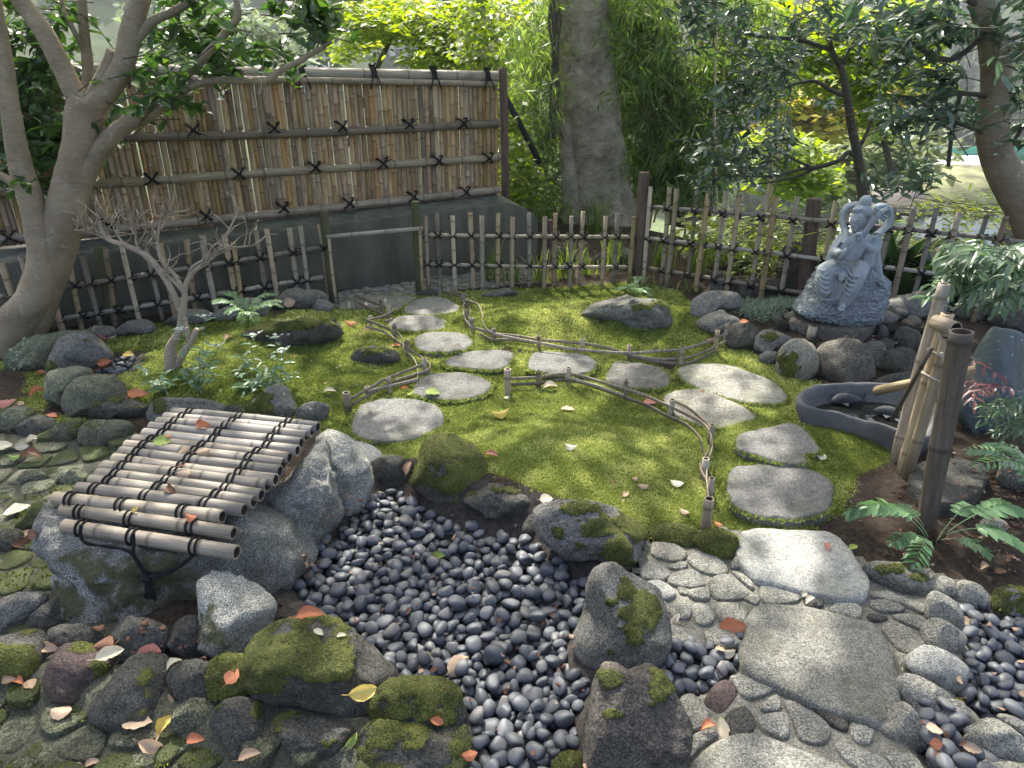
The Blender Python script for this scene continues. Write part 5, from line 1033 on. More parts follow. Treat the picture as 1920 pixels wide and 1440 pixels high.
for pa, pb, kn in (((-60, 260), (935, 231), [(362, 243), (513, 240), (640, 237), (765, 233), (866, 231)]), ((-60, 361), (937, 295), [(100, 350), (285, 335), (447, 325), (590, 313), (716, 306), (820, 301), (914, 296)]), ((-60, 455), (938, 355), [(18, 443), (205, 421), (386, 403), (530, 389), (653, 380), (773, 368), (871, 359)])):
    rail(pa, pb, 0.033)
    for i, q in enumerate(kn): knot(scr(*q, 0.045), SDV, KN_TALL, screen, i, 1.0)
a, b = scr(-60, 128, 0.0), scr(932, 144, 0.0); pole('cap_rail', a, b, 0.045, BAMBOO, screen, 0.42, seg=14)
for off in (0.040,):
    a, b = scr(-60, 144, off), scr(931, 158, off); pole('bamboo_rail', a, b, 0.024, BAMBOO, screen, 0.36)
def cap_knot(q, i):
    P = scr(*q, 0.0); b = MB(); u = np.array([SDV[0], SDV[1], 0])
    for o_ in (-0.016, -0.005, 0.006, 0.017):
        V, F = ring(P + u * o_, u, 0.056, 0.0052, 16); b.add(V, F)
    for s in (-1, 1):
        b.tube(np.array([P + [0, 0, 0.05] + u * 0.01 * s, P + [0, 0, 0.085] + u * 0.02 * s + SNV * 0.01, P + [0, 0, 0.07] + u * 0.035 * s + SNV * 0.03, P + [0, 0, 0.045] + u * 0.01 * s + SNV * 0.035]), 0.006, 5)
        b.tube(np.array([P + SNV * 0.05 + [0, 0, 0.02], P + SNV * 0.075 + u * 0.025 * s - [0, 0, 0.03], P + SNV * 0.07 + u * 0.045 * s - [0, 0, 0.10]]), 0.0055, 5)
    b.tube(np.array([P + [0, 0, 0.045], P + [0, 0, 0.066], P + [0, 0, 0.075]]), 0.012, 6); attach(b.build('rope_knot', ROPE), screen)
for i, q in enumerate([(90, 132), (250, 136), (565, 140), (699, 141), (811, 143), (911, 145)]): cap_knot(q, i)
a = scr(943, 374, 0.0); b = scr(937, 127, 0.0); a[2] -= 0.1; post('end_post', a + np.array([*(SDV * 0.03), 0]), b + np.array([*(SDV * 0.03), 0]), 0.036, POST_BROWN, screen)
def hb():
    a = at_y(938, 165, 6.75); b = at_y(1012, 305, 6.95); V = MB(); V.tube(np.array([a, (a + b) / 2 + [0, 0, 0.01], b]), 0.03, 10)
    tag(V.build('brace_pole', m_plain('black_pipe', (0.012, 0.012, 0.012), 0.6, 0.1)), 'black slanting brace pole hung with vines beyond the screen end', 'pole')
hb()

# ------------------------------------------------------------------ edgings of bent bamboo strips
def edging(label, pegs, strips, seed):
    root = empty('bamboo_edging', G(pegs[0][0], pegs[0][1] + 40), label, 'edging', 'bent bamboo edgings along the stepping stones'); e = np.random.default_rng(seed)
    for (px, py, by) in pegs:
        g = G(px + (by - py) * (px - 926) / (926 - 3498) * -0.0, by); top = at_y(px, py, g[1]); r = 0.0135 * e.uniform(0.9, 1.15)
        if (px, by) in ((649, 769), (952, 738), (1330, 990)): r = 0.019
        pole('peg', np.array([top[0], g[1], g[2] - 0.05]), np.array([top[0], g[1], max(top[2], g[2] + 0.05)]), r, BAMBOO, root, 0.09, open_bot=False)
    for pts, hgt in strips:
        Q = np.array([G(x, y, hgt) for x, y in pts]); S = spline(Q, len(pts) * 6); S += 0.004 * (np.c_[fbm(S * 6 + seed, 2, 1), fbm(S * 6 + 9, 2, 2), fbm(S * 6 + 4, 2, 3)] - 0.5)
        b = MB(); V, F = tube_vf(S, 0.0095, 8, True, flat=0.32, updir=(0, 0, 1)); b.add(V, F, 0.0); o = b.build('strip', STRIP, None); attach(o, root)
edging('zigzag edging of bent bamboo on the left of the path', [(667, 549, 581), (713, 562, 590), (728, 573, 597), (694, 592, 613), (739, 606, 640), (763, 638, 667), (795, 671, 702), (728, 708, 736), (688, 725, 742), (649, 736, 769)],
    [([(668, 556), (690, 564), (715, 573), (732, 579), (736, 583), (722, 592), (700, 598), (690, 600)], .06), ([(668, 566), (690, 577), (712, 587), (727, 592), (735, 598), (720, 603)], .03), ([(686, 600), (705, 607), (722, 614), (735, 620), (748, 626), (755, 640), (757, 655), (762, 662)], .06),
     ([(686, 612), (705, 617), (720, 622), (738, 634), (752, 645), (765, 655), (780, 663), (797, 675), (807, 685), (800, 695), (780, 702), (760, 708), (740, 714)], .045), ([(762, 662), (775, 672), (783, 690), (783, 712)], .05), ([(800, 681), (770, 693), (735, 706), (715, 715), (690, 730), (657, 748)], .06), ([(806, 688), (806, 695), (780, 704), (740, 716), (715, 727), (690, 742), (660, 758)], .03), ([(783, 712), (750, 720), (715, 728), (690, 734)], .05)], 2)
edging('long curving edging of bent bamboo around the moss mound', [(823, 525, 559), (841, 540, 557), (869, 549, 572), (875, 562, 585), (874, 580, 606), (885, 596, 620), (926, 616, 637), (1010, 629, 653), (1093, 635, 656), (1180, 647, 672), (1279, 650, 688), (1346, 620, 661), (1364, 606, 640)],
    [([(826, 535), (848, 544), (866, 552), (877, 556), (873, 566), (868, 576), (869, 590), (875, 604), (883, 613)], .06), ([(828, 546), (850, 552), (864, 559), (872, 571), (881, 580), (880, 598), (877, 610)], .04), ([(880, 565), (896, 571), (903, 585), (905, 604), (912, 617), (927, 626), (960, 634), (1010, 643), (1060, 652), (1110, 658), (1180, 662), (1240, 658), (1279, 655), (1320, 643), (1362, 626)], .05),
     ([(881, 614), (905, 619), (930, 626), (975, 631), (1010, 637), (1060, 641), (1100, 645), (1150, 655), (1180, 665), (1230, 673), (1280, 672), (1320, 660), (1362, 640)], .035), ([(900, 625), (915, 634), (930, 637), (970, 638), (1000, 643)], .02), ([(1180, 668), (1230, 678), (1279, 682), (1315, 672), (1345, 655)], .02)], 3)
edging('middle edging of bent bamboo sweeping down to the pale slab', [(952, 692, 738), (1010, 694, 726), (1066, 689, 719), (1174, 713, 744), (1261, 749, 782), (1336, 797, 832), (1324, 860, 897), (1335, 897, 938), (1330, 935, 990)],
    [([(955, 710), (1010, 708), (1035, 703), (1066, 701), (1090, 705), (1130, 717), (1174, 730), (1210, 742), (1250, 760), (1290, 778), (1320, 796), (1332, 815), (1335, 840), (1326, 870), (1325, 900), (1328, 938)], .06), ([(955, 721), (1010, 719), (1050, 713), (1090, 717), (1120, 727), (1174, 746), (1215, 761), (1250, 780), (1285, 796), (1310, 820), (1320, 850), (1326, 875), (1332, 892), (1338, 925)], .03), ([(1265, 752), (1290, 765), (1315, 785), (1330, 802), (1332, 830), (1326, 850), (1313, 870), (1316, 886), (1326, 905), (1328, 935)], .05), ([(1060, 706), (1085, 714), (1120, 724), (1150, 735), (1170, 742)], .045)], 4)

# ------------------------------------------------------------------ bamboo lid over the well
LID = [((122, 986), (444, 1036)), ((118, 956), (438, 1000)), ((104, 934), (417, 969)), ((147, 916), (458, 957)), ((172, 901), (476, 941)), ((185, 889), (490, 929)), ((196, 875), (502, 911)), ((215, 861), (517, 900)), ((228, 848), (525, 884)), ((237, 836), (532, 870)), ((253, 825), (543, 859)), ((271, 813), (558, 845)), ((283, 801), (565, 831)), ((297, 792), (575, 818)), ((310, 783), (585, 809)), ((325, 774), (596, 801))]
lid = empty('well_cover', onz(300, 960, 0.28), 'lid of sixteen grey bamboo poles tied with black rope over the well', 'well cover')
def lidz(k): return [0.235, 0.262, 0.285][k] if k < 3 else 0.285 + 0.07 * (k - 2) / 13
lid_poles = []
for k, (a, b) in enumerate(LID):
    z = lidz(k); A, Bp = onz(*a, z), onz(*b, z); r = [0.0235, 0.0225, 0.0235][k] if k < 3 else 0.0232 - 0.001 * (k > 9)
    o = pole('bamboo_pole', A, Bp, r, BAMBOO if k < 3 else BAMBOO_GREY, lid, 0.19, True, seg=16, seed=300 + k, wall=0.28); ax = (Bp - A) / np.linalg.norm(Bp - A)
    lid_poles.append((A, Bp, r))
    for c, (f0, f1) in enumerate(((0.11, 0.13), (0.41, 0.48), (0.77, 0.82))):
        f = f0 + (f1 - f0) * k / 15 + 0.004 * math.sin(k * 2.3 + c); P = A + (Bp - A) * f; u = np.cross(ax, [0, 0, 1.0]); u /= np.linalg.norm(u); v = np.cross(u, ax)
        th = np.linspace(0, 4 * np.pi, 37); w = -0.010 + 0.020 * sstep(0.36, 0.64, th / (4 * np.pi)) + 0.003 * np.sin(th + k)
        Q = P + (r + 0.0035) * (np.cos(th - 1.6)[:, None] * u + np.sin(th - 1.6)[:, None] * v) + ax * w[:, None]
        nxt = np.array([Q[-1] + [0, 0.010, 0.004], Q[-1] + [0, 0.022, 0.0]]); rb = MB().tube(np.vstack([Q, nxt]), 0.0038, 6).build('rope_binding', ROPE, None); attach(rb, o)
def cord():
    yf = LID and onz(280, 1012, 0.235)[1] - 0.035; b = MB(); T = lambda pts, r=0.0052: b.tube(spline(np.array([at_y(x, y, yf - 0.00 * i) for i, (x, y) in enumerate(pts)]), len(pts) * 5), r, 7)
    for d in (-1.5, 1.5):
        T([(152, 985 + d), (151, 1005 + d), (165, 1018 - d), (205, 1024 + d), (240, 1032 - d), (256, 1050 + d), (268, 1070 - d), (275, 1082)])
        T([(250, 1000 + d), (251, 1020 - d), (250, 1038 + d), (260, 1056 - d), (270, 1072 + d), (276, 1082)]); T([(367, 1020 + d), (362, 1040 - d), (345, 1056 + d), (318, 1072 - d), (295, 1080 + d), (277, 1083)])
    P = at_y(275, 1084, yf); V, F = tube_vf(np.array([P + [-.014, 0, .006], P, P + [.014, 0, -.004]]), [0.012, 0.017, 0.011], 8); b.add(V, F)
    for i in range(9): T([(272 + i, 1086), (274 + i * 1.6, 1105), (271 + i * 2.6, 1120 + (i * 7) % 16)], 0.0035)
    o = b.build('hanging_cord', ROPE, None); attach(o, lid)
cord()
# keep the curb stone below the lid
cs = [o for o in trough.children if o.name.startswith('curb_stone')][0]; me = cs.data; V = np.array([v.co[:] for v in me.vertices]) + np.array(cs.location)
A0, B0, _ = lid_poles[0]; A1, B1, _ = lid_poles[15]
for i in range(len(V)):
    v = V[i]
    q = proj(v[None])[0]
    kk = min(range(16), key=lambda j: abs((lid_poles[j][0] + lid_poles[j][1])[1] / 2 - v[1])); lim = lidz(kk) - 0.028
    a, b_, _ = lid_poles[kk]
    if min(a[0], b_[0]) - 0.06 < v[0] < max(a[0], b_[0]) + 0.02 and v[1] > lid_poles[0][0][1] - 0.30 and v[2] > lim: V[i, 2] = lim - 0.004 - 0.25 * max(0, lid_poles[0][0][1] - 0.02 - v[1])
me.vertices.foreach_set('co', (V - np.array(cs.location)).astype(np.float32).ravel()); me.update()

# ------------------------------------------------------------------ basin, spout and its posts
RIM = [(1496, 741), (1528, 722), (1600, 717), (1680, 721), (1742, 742), (1768, 780), (1754, 814), (1700, 812), (1640, 795), (1560, 771), (1505, 757)]
def basin():
    g = G(1620, 800); zr = g[2] + 0.13; W = poly_z(RIM, zr); S = spline(W, 64, True); c = S.mean(0); b = MB(); V = []
    for s, z in ((0.80, -0.20), (0.93, -0.10), (1.0, -0.045), (1.015, -0.02), (1.005, -0.004), (0.975, 0.004), (0.94, 0.0), (0.915, -0.012), (0.88, -0.05), (0.80, -0.095), (0.55, -0.11), (0.25, -0.112), (0.02, -0.112)):
        q = c + (S - c) * s; V.append(np.c_[q, np.full(64, zr + z)])
    V = np.vstack(V); j = np.arange(64); k = (j + 1) % 64; F = np.vstack([np.stack([i * 64 + j, i * 64 + k, i * 64 + 64 + k, i * 64 + 64 + j], 1) for i in range(12)])
    V += 0.02 * (np.c_[fbm(V * 9, 4, 1), fbm(V * 9 + 5, 3, 2), fbm(V * 9 + 8, 3, 3)] - 0.5) * 2
    t = NT('basin_stone'); v = t.coord(); n = t.noise(v, 60, 5, 0.7); a = t.noise(v, 6, 4); col = t.mix(t.fit(a, 0.3, 0.7), (0.085, 0.085, 0.088), (0.16, 0.16, 0.165)); col = t.mix(t.fit(n, 0.55, 0.7, 0, 0.4), col, (0.22, 0.22, 0.225))
    o = b.add(V, F).build('stone_basin', t.done(col, 0.85, t.bump(t.noise(v, 16, 6, 0.7), 0.7, 0.02, None), 0.25)); tag(o, 'dark smooth oval stone basin sunk in the moss below the spout', 'basin'); SOLIDS.append((V, np.vstack([F[:, [0, 1, 2]], F[:, [0, 2, 3]]])))
    WS = c + (S - c) * 0.82; water = MB(); V = np.vstack([np.c_[WS, np.full(64, zr - 0.088)], [[c[0], c[1], zr - 0.088]]]); water.add(V, np.stack([j, k, np.full(64, 64)], 1))
    w = NT('basin_water'); vv = w.coord(); w.done((0.012, 0.013, 0.012), 0.06, w.bump(w.noise(vv, 18, 3), 0.05, 0.01), 0.5); tag(water.build('basin_water', w.m), 'dark shallow water in the stone basin', kind='structure')
    FM = m_plain('fish_stone', (0.075, 0.078, 0.082), 0.75, 0.2, 40, 0.4, 0.3)
    for (px, py, yaw, sz, lab) in ((1588, 752, 0.1, 1.0, 'dark carved stone fish lying level in the basin'), (1672, 778, -0.6, 0.95, 'dark carved stone fish angled under the thin rod')):
        P = onz(px, py, zr - 0.07); x = np.linspace(0, 1, 16); rad = 0.032 * np.sin(np.pi * np.clip(x * 1.08, 0, 1)) ** 0.75 * (1 - 0.35 * x) + 0.003; f = MB(); f.tube(np.c_[(x - 0.5) * 0.17, 0.012 * np.sin(x * 5), 0.012 * np.sin(x * 3.0)], rad, 12, flat=0.7)
        f.add(np.array([[.075, .01, .0], [.115, .03, .03], [.10, .012, .0], [.115, .0, -.02], [.075, .0, .006]]), np.array([[0, 1, 2], [0, 2, 3], [4, 2, 1], [4, 3, 2]])); f.add(np.array([[-.02, 0, .028], [.02, .004, .046], [.035, .004, .024]]), np.array([[0, 1, 2]]))
        for s in (-1, 1): f.add(np.array([[-.04, s * .018, .0], [-.02, s * .05, -.004], [0, s * .02, .0]]), np.array([[0, 1, 2]]))
        tag(f.build('stone_fish', FM, mw=Matrix.Translation(P) @ Matrix.Rotation(yaw, 4, 'Z') @ Matrix.Scale(sz, 4)), lab, 'carved fish')
basin()
def spout():
    base = G(1736, 1000); root = empty('bamboo_spout', base, 'bamboo water spout of tied poles with a thick brown post', 'water spout'); y0 = base[1]
    A = np.array([*base[:2], base[2] - 0.06]); top = at_y(1803, 622, y0 + 0.02); t = (top - CAM) @ CF; pole('thick_post', A, top, 19.5 / FPX * t, BAMBOO_BROWN, root, 0.36, taper=-0.08, seed=3, wall=0.2)
    g1 = G(1690, 886); g2 = G(1699, 896); y1 = g1[1]
    a1 = np.array([g1[0], g1[1], g1[2] - 0.03]); t1 = at_y(1777, 588, y1 + 0.03); pole('bamboo_pole', a1, t1, 10.5 / FPX * ((t1 - CAM) @ CF), BAMBOO_PALE, root, 0.27, taper=-0.1, seed=8)
    a2 = np.array([g2[0], g2[1], g2[2] - 0.03]); t2 = at_y(1776, 634, y1 - 0.02); pole('bamboo_pole', a2, t2, 10.5 / FPX * ((t2 - CAM) @ CF), BAMBOO_PALE, root, 0.30, taper=-0.05, seed=15)
    a3 = np.array([g1[0] + 0.01, g1[1] + 0.08, g1[2] - 0.03]); t3 = at_y(1771, 532, y1 + 0.10); pole('rear_pole', a3, t3, 10.5 / FPX * ((t3 - CAM) @ CF), BAMBOO, root, 0.3, seed=19)
    pa, pb = at_y(1752, 603, y1 + 0.05), at_y(1792, 617, y1 - 0.05); pole('cross_joint', pa, pb, 0.029, BAMBOO, root, 0.3, seed=2, wall=0.18)
    pole('thin_rod', at_y(1672, 788, y1 + 0.02), at_y(1747, 652, y1 - 0.03), 0.0085, BAMBOO_BROWN, root, 0.4, open_top=False, open_bot=False)
    z = G(1640, 735)[2] + 0.22; sa, sb = at_y(1646, 732, y1 + 0.16), at_y(1830, 694, y1 + 0.02); pole('spout_tube', sb, sa, 0.021, BAMBOO_TAN, root, 0.26, cut=0.02, seed=5)
    b = MB(); u = lambda f: a1 + (t1 - a1) * f; w = lambda f: a2 + (t2 - a2) * f
    for f in (0.66, 0.80):
        c = (u(f) + w(f + 0.06)) / 2; c[1] -= 0.0; V, F = ring(c, (t1 - a1) + np.array([0.25, 0, -0.12]), 0.045, 0.0055, 20, 6); b.add(V, F)
    b.tube(spline(np.array([w(0.93) + [-.03, -.035, 0.0], w(0.82) + [0.0, -.05, 0.0], w(0.74) + [.05, -.05, -0.03], w(0.70) + [.10, -.03, -0.05]]), 16), 0.006, 6)
    b.tube(spline(np.array([u(0.88) + [-.03, -.03, 0.02], u(0.78) + [0.0, -.045, 0.0], u(0.68) + [.05, -.045, -0.02]]), 14), 0.006, 6); attach(b.build('white_binding', ROPE_WHITE), root)
spout()
GREENST = None
t = NT('green_slab_stone'); v = t.coord(); a = t.noise(v, 5, 5, 0.65, 0.6); n = t.noise(v, 55, 5, 0.7); st = t.noise(t.coord('Object', (1, 1, 0.12)), 60, 4, 0.6)
col = t.mix(t.fit(a, 0.3, 0.7), (0.03, 0.045, 0.046), (0.08, 0.108, 0.108)); col = t.mix(t.fit(st, 0.63, 0.7, 0, 0.8), col, (0.5, 0.55, 0.56)); GREENST = t.done(col, t.fit(n, 0.3, 0.7, 0.25, 0.6), t.bump(n, 0.6, 0.01), 0.5)
rock([(1862, 619), (1876, 621), (1906, 625), (1919, 642), (1917, 720), (1907, 772), (1852, 802), (1828, 819), (1814, 801), (1799, 770), (1811, 720), (1830, 668)], 'upright blue green stone slab with a glossy chipped edge', GREENST, 0.4, name='stone_slab', cuts=7, rough=0.06, seed=31)
cup = pole('bamboo_cup', G(1522, 636) + np.array([0, 0.02, -0.01]), G(1522, 636) + np.array([0.004, 0.02, 0.082]), 0.0285, BAMBOO_TAN, None, 0.5, wall=0.22, open_bot=False); tag(cup, 'short cut bamboo cup standing on a stone before the statue', 'cup')
# ------------------------------------------------------------------ statue of a seated lute player
def evaluated(me, mods, name):
    o = bpy.data.objects.new('work', me); COL.objects.link(o)
    for typ, kw in mods:
        m = o.modifiers.new('m', typ)
        for k, v in kw.items(): setattr(m, k, v)
    dg = bpy.context.evaluated_depsgraph_get(); dg.update(); r = bpy.data.meshes.new_from_object(o.evaluated_get(dg)); r.name = name
    bpy.data.objects.remove(o); return r
def statue():
    PL = [(1477, 599), (1502, 575), (1600, 571), (1663, 597), (1612, 624)]
    g = G(1560, 640); zt = g[2] + 0.09
    W = poly_z(PL, zt); slab(None, 'square grey stone plinth with a moss spot under the statue', BROWNR, 0.0, 'plinth', 'plinth', world=np.vstack([W[i] * (1 - f) + W[(i + 1) % len(W)] * f for i in range(len(W)) for f in (0.03, 0.25, 0.5, 0.75, 0.97)]), flat=True, z=zt, depth=0.22, dome=0.004, rough=0.008, edge=1.0, patches=[(1578, 606, 16, 4)])
    foot = onz(1575, 596, zt); ys = foot[1]; t0 = (foot - CAM) @ CF; s = t0 / FPX
    def S(px, py, d=0.0): return at_y(px, py, ys - d * s)
    root = empty('statue', foot, 'blue grey stone statue of a seated robed figure playing a lute', 'statue')
    D, F = ICO[3]; DD, FF = ICO[4]
    b = MB()
    def ell(px, py, d, rx, ry, rz, rot=0.0, n=3):
        q = ICO[n][0] * np.array([rx, ry, rz]) * s; c, sn = math.cos(rot), math.sin(rot); q = np.c_[q[:, 0] * c + q[:, 2] * sn, q[:, 1], -q[:, 0] * sn + q[:, 2] * c]; b.add(S(px, py, d) + q, ICO[n][1])
    def lim(pts, r, n=14, seg=10, flat=1.0): 
        P = spline(np.array([S(*p) for p in pts]), n); R = np.interp(np.linspace(0, 1, n), np.linspace(0, 1, len(r)), r) * s; b.tube(P, R, seg, True, flat=flat)
    # head and hair
    ell(1608, 413, 34, 12.5, 13.5, 16.5, 0.10); ell(1605, 423, 37, 8.5, 9, 8); ell(1601.5, 415, 47, 2.0, 3.2, 4.2); ell(1602, 423, 46, 3.6, 2.2, 1.3); ell(1602.5, 425.5, 45.5, 3.0, 2.2, 1.2); ell(1603, 430, 43, 3.6, 3.2, 2.6)
    for px, dd in ((1597.5, 45), (1608, 46.5)): ell(px, 411.5, dd - 1.2, 3.2, 1.6, 1.3); lim([(px - 4, 408, dd - 1.5), (px, 406, dd), (px + 4, 407.5, dd - 1.5)], [0.7, 0.9, 0.7], 6, 6)
    ell(1617, 398, 28, 17, 17, 12.5, 0.15); ell(1622, 410, 24, 12, 14, 16); ell(1619, 414, 33, 3.0, 3, 6)
    for k in range(7): a = -1.3 + k * 0.42; lim([(1613 + 14 * math.sin(a) * 1.0, 397 - 2 * math.cos(a), 36 + 6 * math.cos(a)), (1616 + 12 * math.sin(a), 390, 31 + 4 * math.cos(a)), (1620 + 4 * math.sin(a), 385, 26)], [3.6, 3.2, 2.0], 8, 8)
    ell(1622, 387, 26, 9, 8.5, 2.4); ell(1623, 377, 26, 10.5, 9.5, 9.8, -0.3)
    lim([(1609, 436, 24), (1608, 427, 28)], [8.5, 8], 5)
    # body
    ell(1609, 452, 14, 27, 17, 17); ell(1603, 472, 14, 22, 19, 26); ell(1598, 496, 16, 28, 24, 16)
    lim([(1588, 441, 16), (1578, 452, 20), (1568, 466, 26), (1565, 472, 34)], [11, 11.5, 11, 8]); lim([(1565, 472, 34), (1572, 474, 52), (1577, 473, 72)], [9, 7, 4.8])
    lim([(1636, 443, 14), (1640, 458, 18), (1636, 471, 28)], [12, 12.5, 11]); lim([(1636, 471, 28), (1622, 462, 46), (1613, 452, 70)], [11, 8, 5])
    # sleeves hanging
    lim([(1628, 468, 38), (1629, 485, 36), (1624, 503, 34), (1622, 515, 30)], [9, 10, 9, 5], 12, 10, 0.6); lim([(1638, 470, 24), (1640, 492, 22), (1646, 516, 18), (1652, 524, 12)], [11, 11, 9, 6], 12, 10); lim([(1562, 472, 30), (1557, 486, 32), (1552, 497, 30)], [8, 8, 5], 10, 10, 0.7)
    # hands
    for (hx, hy, hd, up, side) in ((1577, 473, 75, 0, 1), (1611, 447, 74, 1, -1)):
        ell(hx, hy, hd, 6, 4.5, 6.5 if up else 5)
        for k in range(4):
            if up: lim([(hx - 4.5 + k * 2.6, hy - 3, hd + 2), (hx - 5 + k * 2.6, hy - 8, hd + 5), (hx - 3 + k * 2.8, hy - 12 + abs(k - 1.2), hd + 2)], [2.0, 1.8, 1.4], 7, 6)
            else: lim([(hx + 3, hy - 3 + k * 2.5, hd + 2), (hx + 8, hy - 3 + k * 2.4, hd + 4), (hx + 11 - k * 0.8, hy - 1 + k * 2.2, hd + 1)], [2.0, 1.8, 1.4], 7, 6)
        lim([(hx + 4 * side, hy + 1, hd + 2), (hx + 7 * (1 if not up else 1), hy - 5, hd + 4)], [1.9, 1.4], 5, 6)
    # lap and legs under cloth
    lim([(1592, 500, 18), (1570, 502, 40), (1549, 507, 52)], [19, 18, 15]); lim([(1549, 507, 52), (1545, 528, 54), (1543, 552, 48)], [15, 14, 10], 12, 10)
    lim([(1606, 503, 18), (1607, 508, 44), (1606, 517, 60)], [20, 19, 16]); lim([(1606, 517, 60), (1598, 540, 60), (1586, 562, 54), (1582, 570, 50)], [16, 14, 12, 10], 14, 10)
    lim([(1620, 505, 14), (1636, 514, 18), (1648, 522, 12)], [14, 12, 8])
    lim([(1552, 510, 44), (1560, 535, 44), (1555, 560, 40)], [12, 13, 6], 10, 10); lim([(1572, 512, 50), (1572, 535, 48), (1566, 556, 44)], [9, 9, 5]); 
    ell(1549, 507, 52, 15, 15, 14); ell(1606, 516, 59, 16.5, 16, 16); ell(1582, 500, 40, 22, 14, 12)
    # feet
    ell(1580, 517, 64, 6.5, 6, 9.5, 0.25); ell(1577, 524, 65, 5, 4.5, 4)
    lim([(1583, 566, 50), (1579, 574, 60), (1577, 579, 68)], [6, 6.5, 5.2])
    for k in range(5): ell(1571.5 + k * 2.7, 581 + 0.3 * k - (1.2 if k == 0 else 0), 70 - abs(k - 2) * 1.0, 1.7, 2.6, 1.7)
    # carved folds
    def folds(pts_list, r):
        for p in pts_list: lim(p, [r * 0.5, r, r, r * 0.5], 16, 7)
    fl = []
    for k in range(5):
        y = 514 + k * 9; fl.append([(1588 - k * 1.4, y - 12, 66 - k), (1594 - k * 2.2, y, 74 - k * 1.2), (1604 - k * 2.6, y + 5, 75 - k * 1.6), (1613 - k * 2.5, y + 1, 72 - k * 1.4), (1622 - k * 2.4, y - 12, 64 - k)])
    for k in range(4):
        y = 518 + k * 9; fl.append([(1533 - k * .2, y - 10, 58 - k), (1540, y, 66 - k), (1550 - k * 0.5, y + 5, 69 - k), (1560 - k * .6, y + 1, 62 - k), (1570 - k * .6, y - 12, 58 - k)])
    for k in range(4): fl.append([(1558, 497 + k * 4, 56 + k * 2), (1552 - k, 503 + k * 4, 62 + k * 2), (1545, 508 + k * 3, 64), (1538, 505 + k * 4, 58)])
    for k in range(5): fl.append([(1600 + k * 3.0, 440 + k * 2, 30 - k), (1594 + k * 2, 452 + k * 4, 33 - k), (1592 + k * 4, 470 + k * 4, 35 - k), (1598 + k * 5, 488 + k * 4, 36 - k)])
    for k in range(5): fl.append([(1630 + k * 3.6, 462 + k * 2, 36 - k * 4), (1633 + k * 3.2, 478 + k * 3, 36 - k * 4), (1632 + k * 4, 494 + k * 4, 35 - k * 4), (1628 + k * 5, 508 + k * 3, 32 - k * 4)])
    for k in range(3): fl.append([(1580 - k * 5, 445 + k * 5, 30), (1574 - k * 4, 455 + k * 5, 34), (1568 - k * 3, 463 + k * 5, 36), (1563 - k * 2, 470 + k * 6, 36)])
    folds(fl, 2.3)
    for p in ([(1560, 514, 58), (1568, 530, 56), (1562, 548, 54), (1554, 560, 50)], [(1572, 514, 62), (1578, 532, 58), (1572, 552, 54), (1564, 560, 50)], [(1588, 524, 70), (1580, 542, 62), (1574, 556, 56), (1566, 562, 52)]): folds([p], 3.2)
    lim([(1536, 556, 50), (1545, 561, 52), (1556, 563, 50), (1568, 560, 50), (1580, 562, 56), (1590, 567, 54)], [2.6, 3, 2.6, 2.6, 3, 2.6], 18, 8)
    # ribbons: flat bands
    def band(pts, w, th=3.0):
        P = spline(np.array([S(*p) for p in pts]), 40); b.tube(P, w * s, 10, True, flat=th / w, updir=(0, 1, 0))
    band([(1612, 384, 12), (1602, 383, 8), (1589, 387, 6), (1581, 398, 6), (1580, 415, 8), (1583, 430, 14), (1585, 443, 26), (1579, 458, 34)], 8.5, 5.0)
    band([(1632, 396, 12), (1643, 388, 8), (1656, 386, 6), (1666, 393, 6), (1669, 406, 6), (1664, 422, 8), (1652, 434, 12), (1642, 441, 18)], 8.5, 5.0)
    me = evaluated(b.mesh('work'), [('REMESH', dict(mode='VOXEL', voxel_size=1.05 * s)), ('SMOOTH', dict(factor=0.5, iterations=2))], 'figure')
    t = NT('carved_stone'); v = t.coord(); n = t.noise(v, 130, 5, 0.7); a = t.noise(v, 8, 4)
    col = t.mix(t.fit(a, 0.3, 0.7), (0.25, 0.282, 0.305), (0.35, 0.382, 0.402)); col = t.mix(t.fit(n, 0.58, 0.72, 0, 0.25), col, (0.6, 0.65, 0.67)); SM = t.done(col, 0.8, t.bump(n, 0.25, 0.004), 0.25)
    for p in me.polygons: p.use_smooth = True
    me.materials.clear(); o = link('figure', me, SM); attach(o, root)
    # lute
    b = MB(); A = np.array([1575.5, 496.0]); Bn = np.array([1653.0, 396.0]); ax = (Bn - A) / np.linalg.norm(Bn - A); pr = np.array([-ax[1], ax[0]]); L = np.linalg.norm(Bn - A)
    th = np.linspace(0, 1, 26); wid = np.where(th < 0.50, 20.5 * np.sin(np.pi * np.clip(th / 0.62, 0.0, 1)) ** 0.62, 0); neck = 6.6 - 2.0 * th; wid = np.maximum(wid, np.where(th > 0.30, neck, 0)); wid[0] = 3; wid[-1] = 4
    dep = 69 - 4 * th; th_ = np.where(th < 0.5, 6.0, 3.6)
    up, lo = [], []
    rows = []
    for k in range(26):
        c = A + ax * L * th[k]
        rows.append([S(*(c + pr * wid[k]), dep[k] + th_[k]), S(*c, dep[k] + th_[k] + 0.6), S(*(c - pr * wid[k]), dep[k] + th_[k]), S(*(c - pr * wid[k] * 0.96), dep[k] - th_[k]), S(*c, dep[k] - th_[k] - 5 * (th[k] < 0.5)), S(*(c + pr * wid[k] * 0.96), dep[k] - th_[k])])
    V = np.array(rows).reshape(-1, 3); Fq = [[i * 6 + j, i * 6 + (j + 1) % 6, i * 6 + 6 + (j + 1) % 6, i * 6 + 6 + j] for i in range(25) for j in range(6)]; b.add(V, [np.array(Fq), np.array([[0, 5, 4], [0, 4, 1], [1, 4, 3], [1, 3, 2]])])
    lute = b.build('lute', SM, None, False); attach(lute, root)
    d = MB()
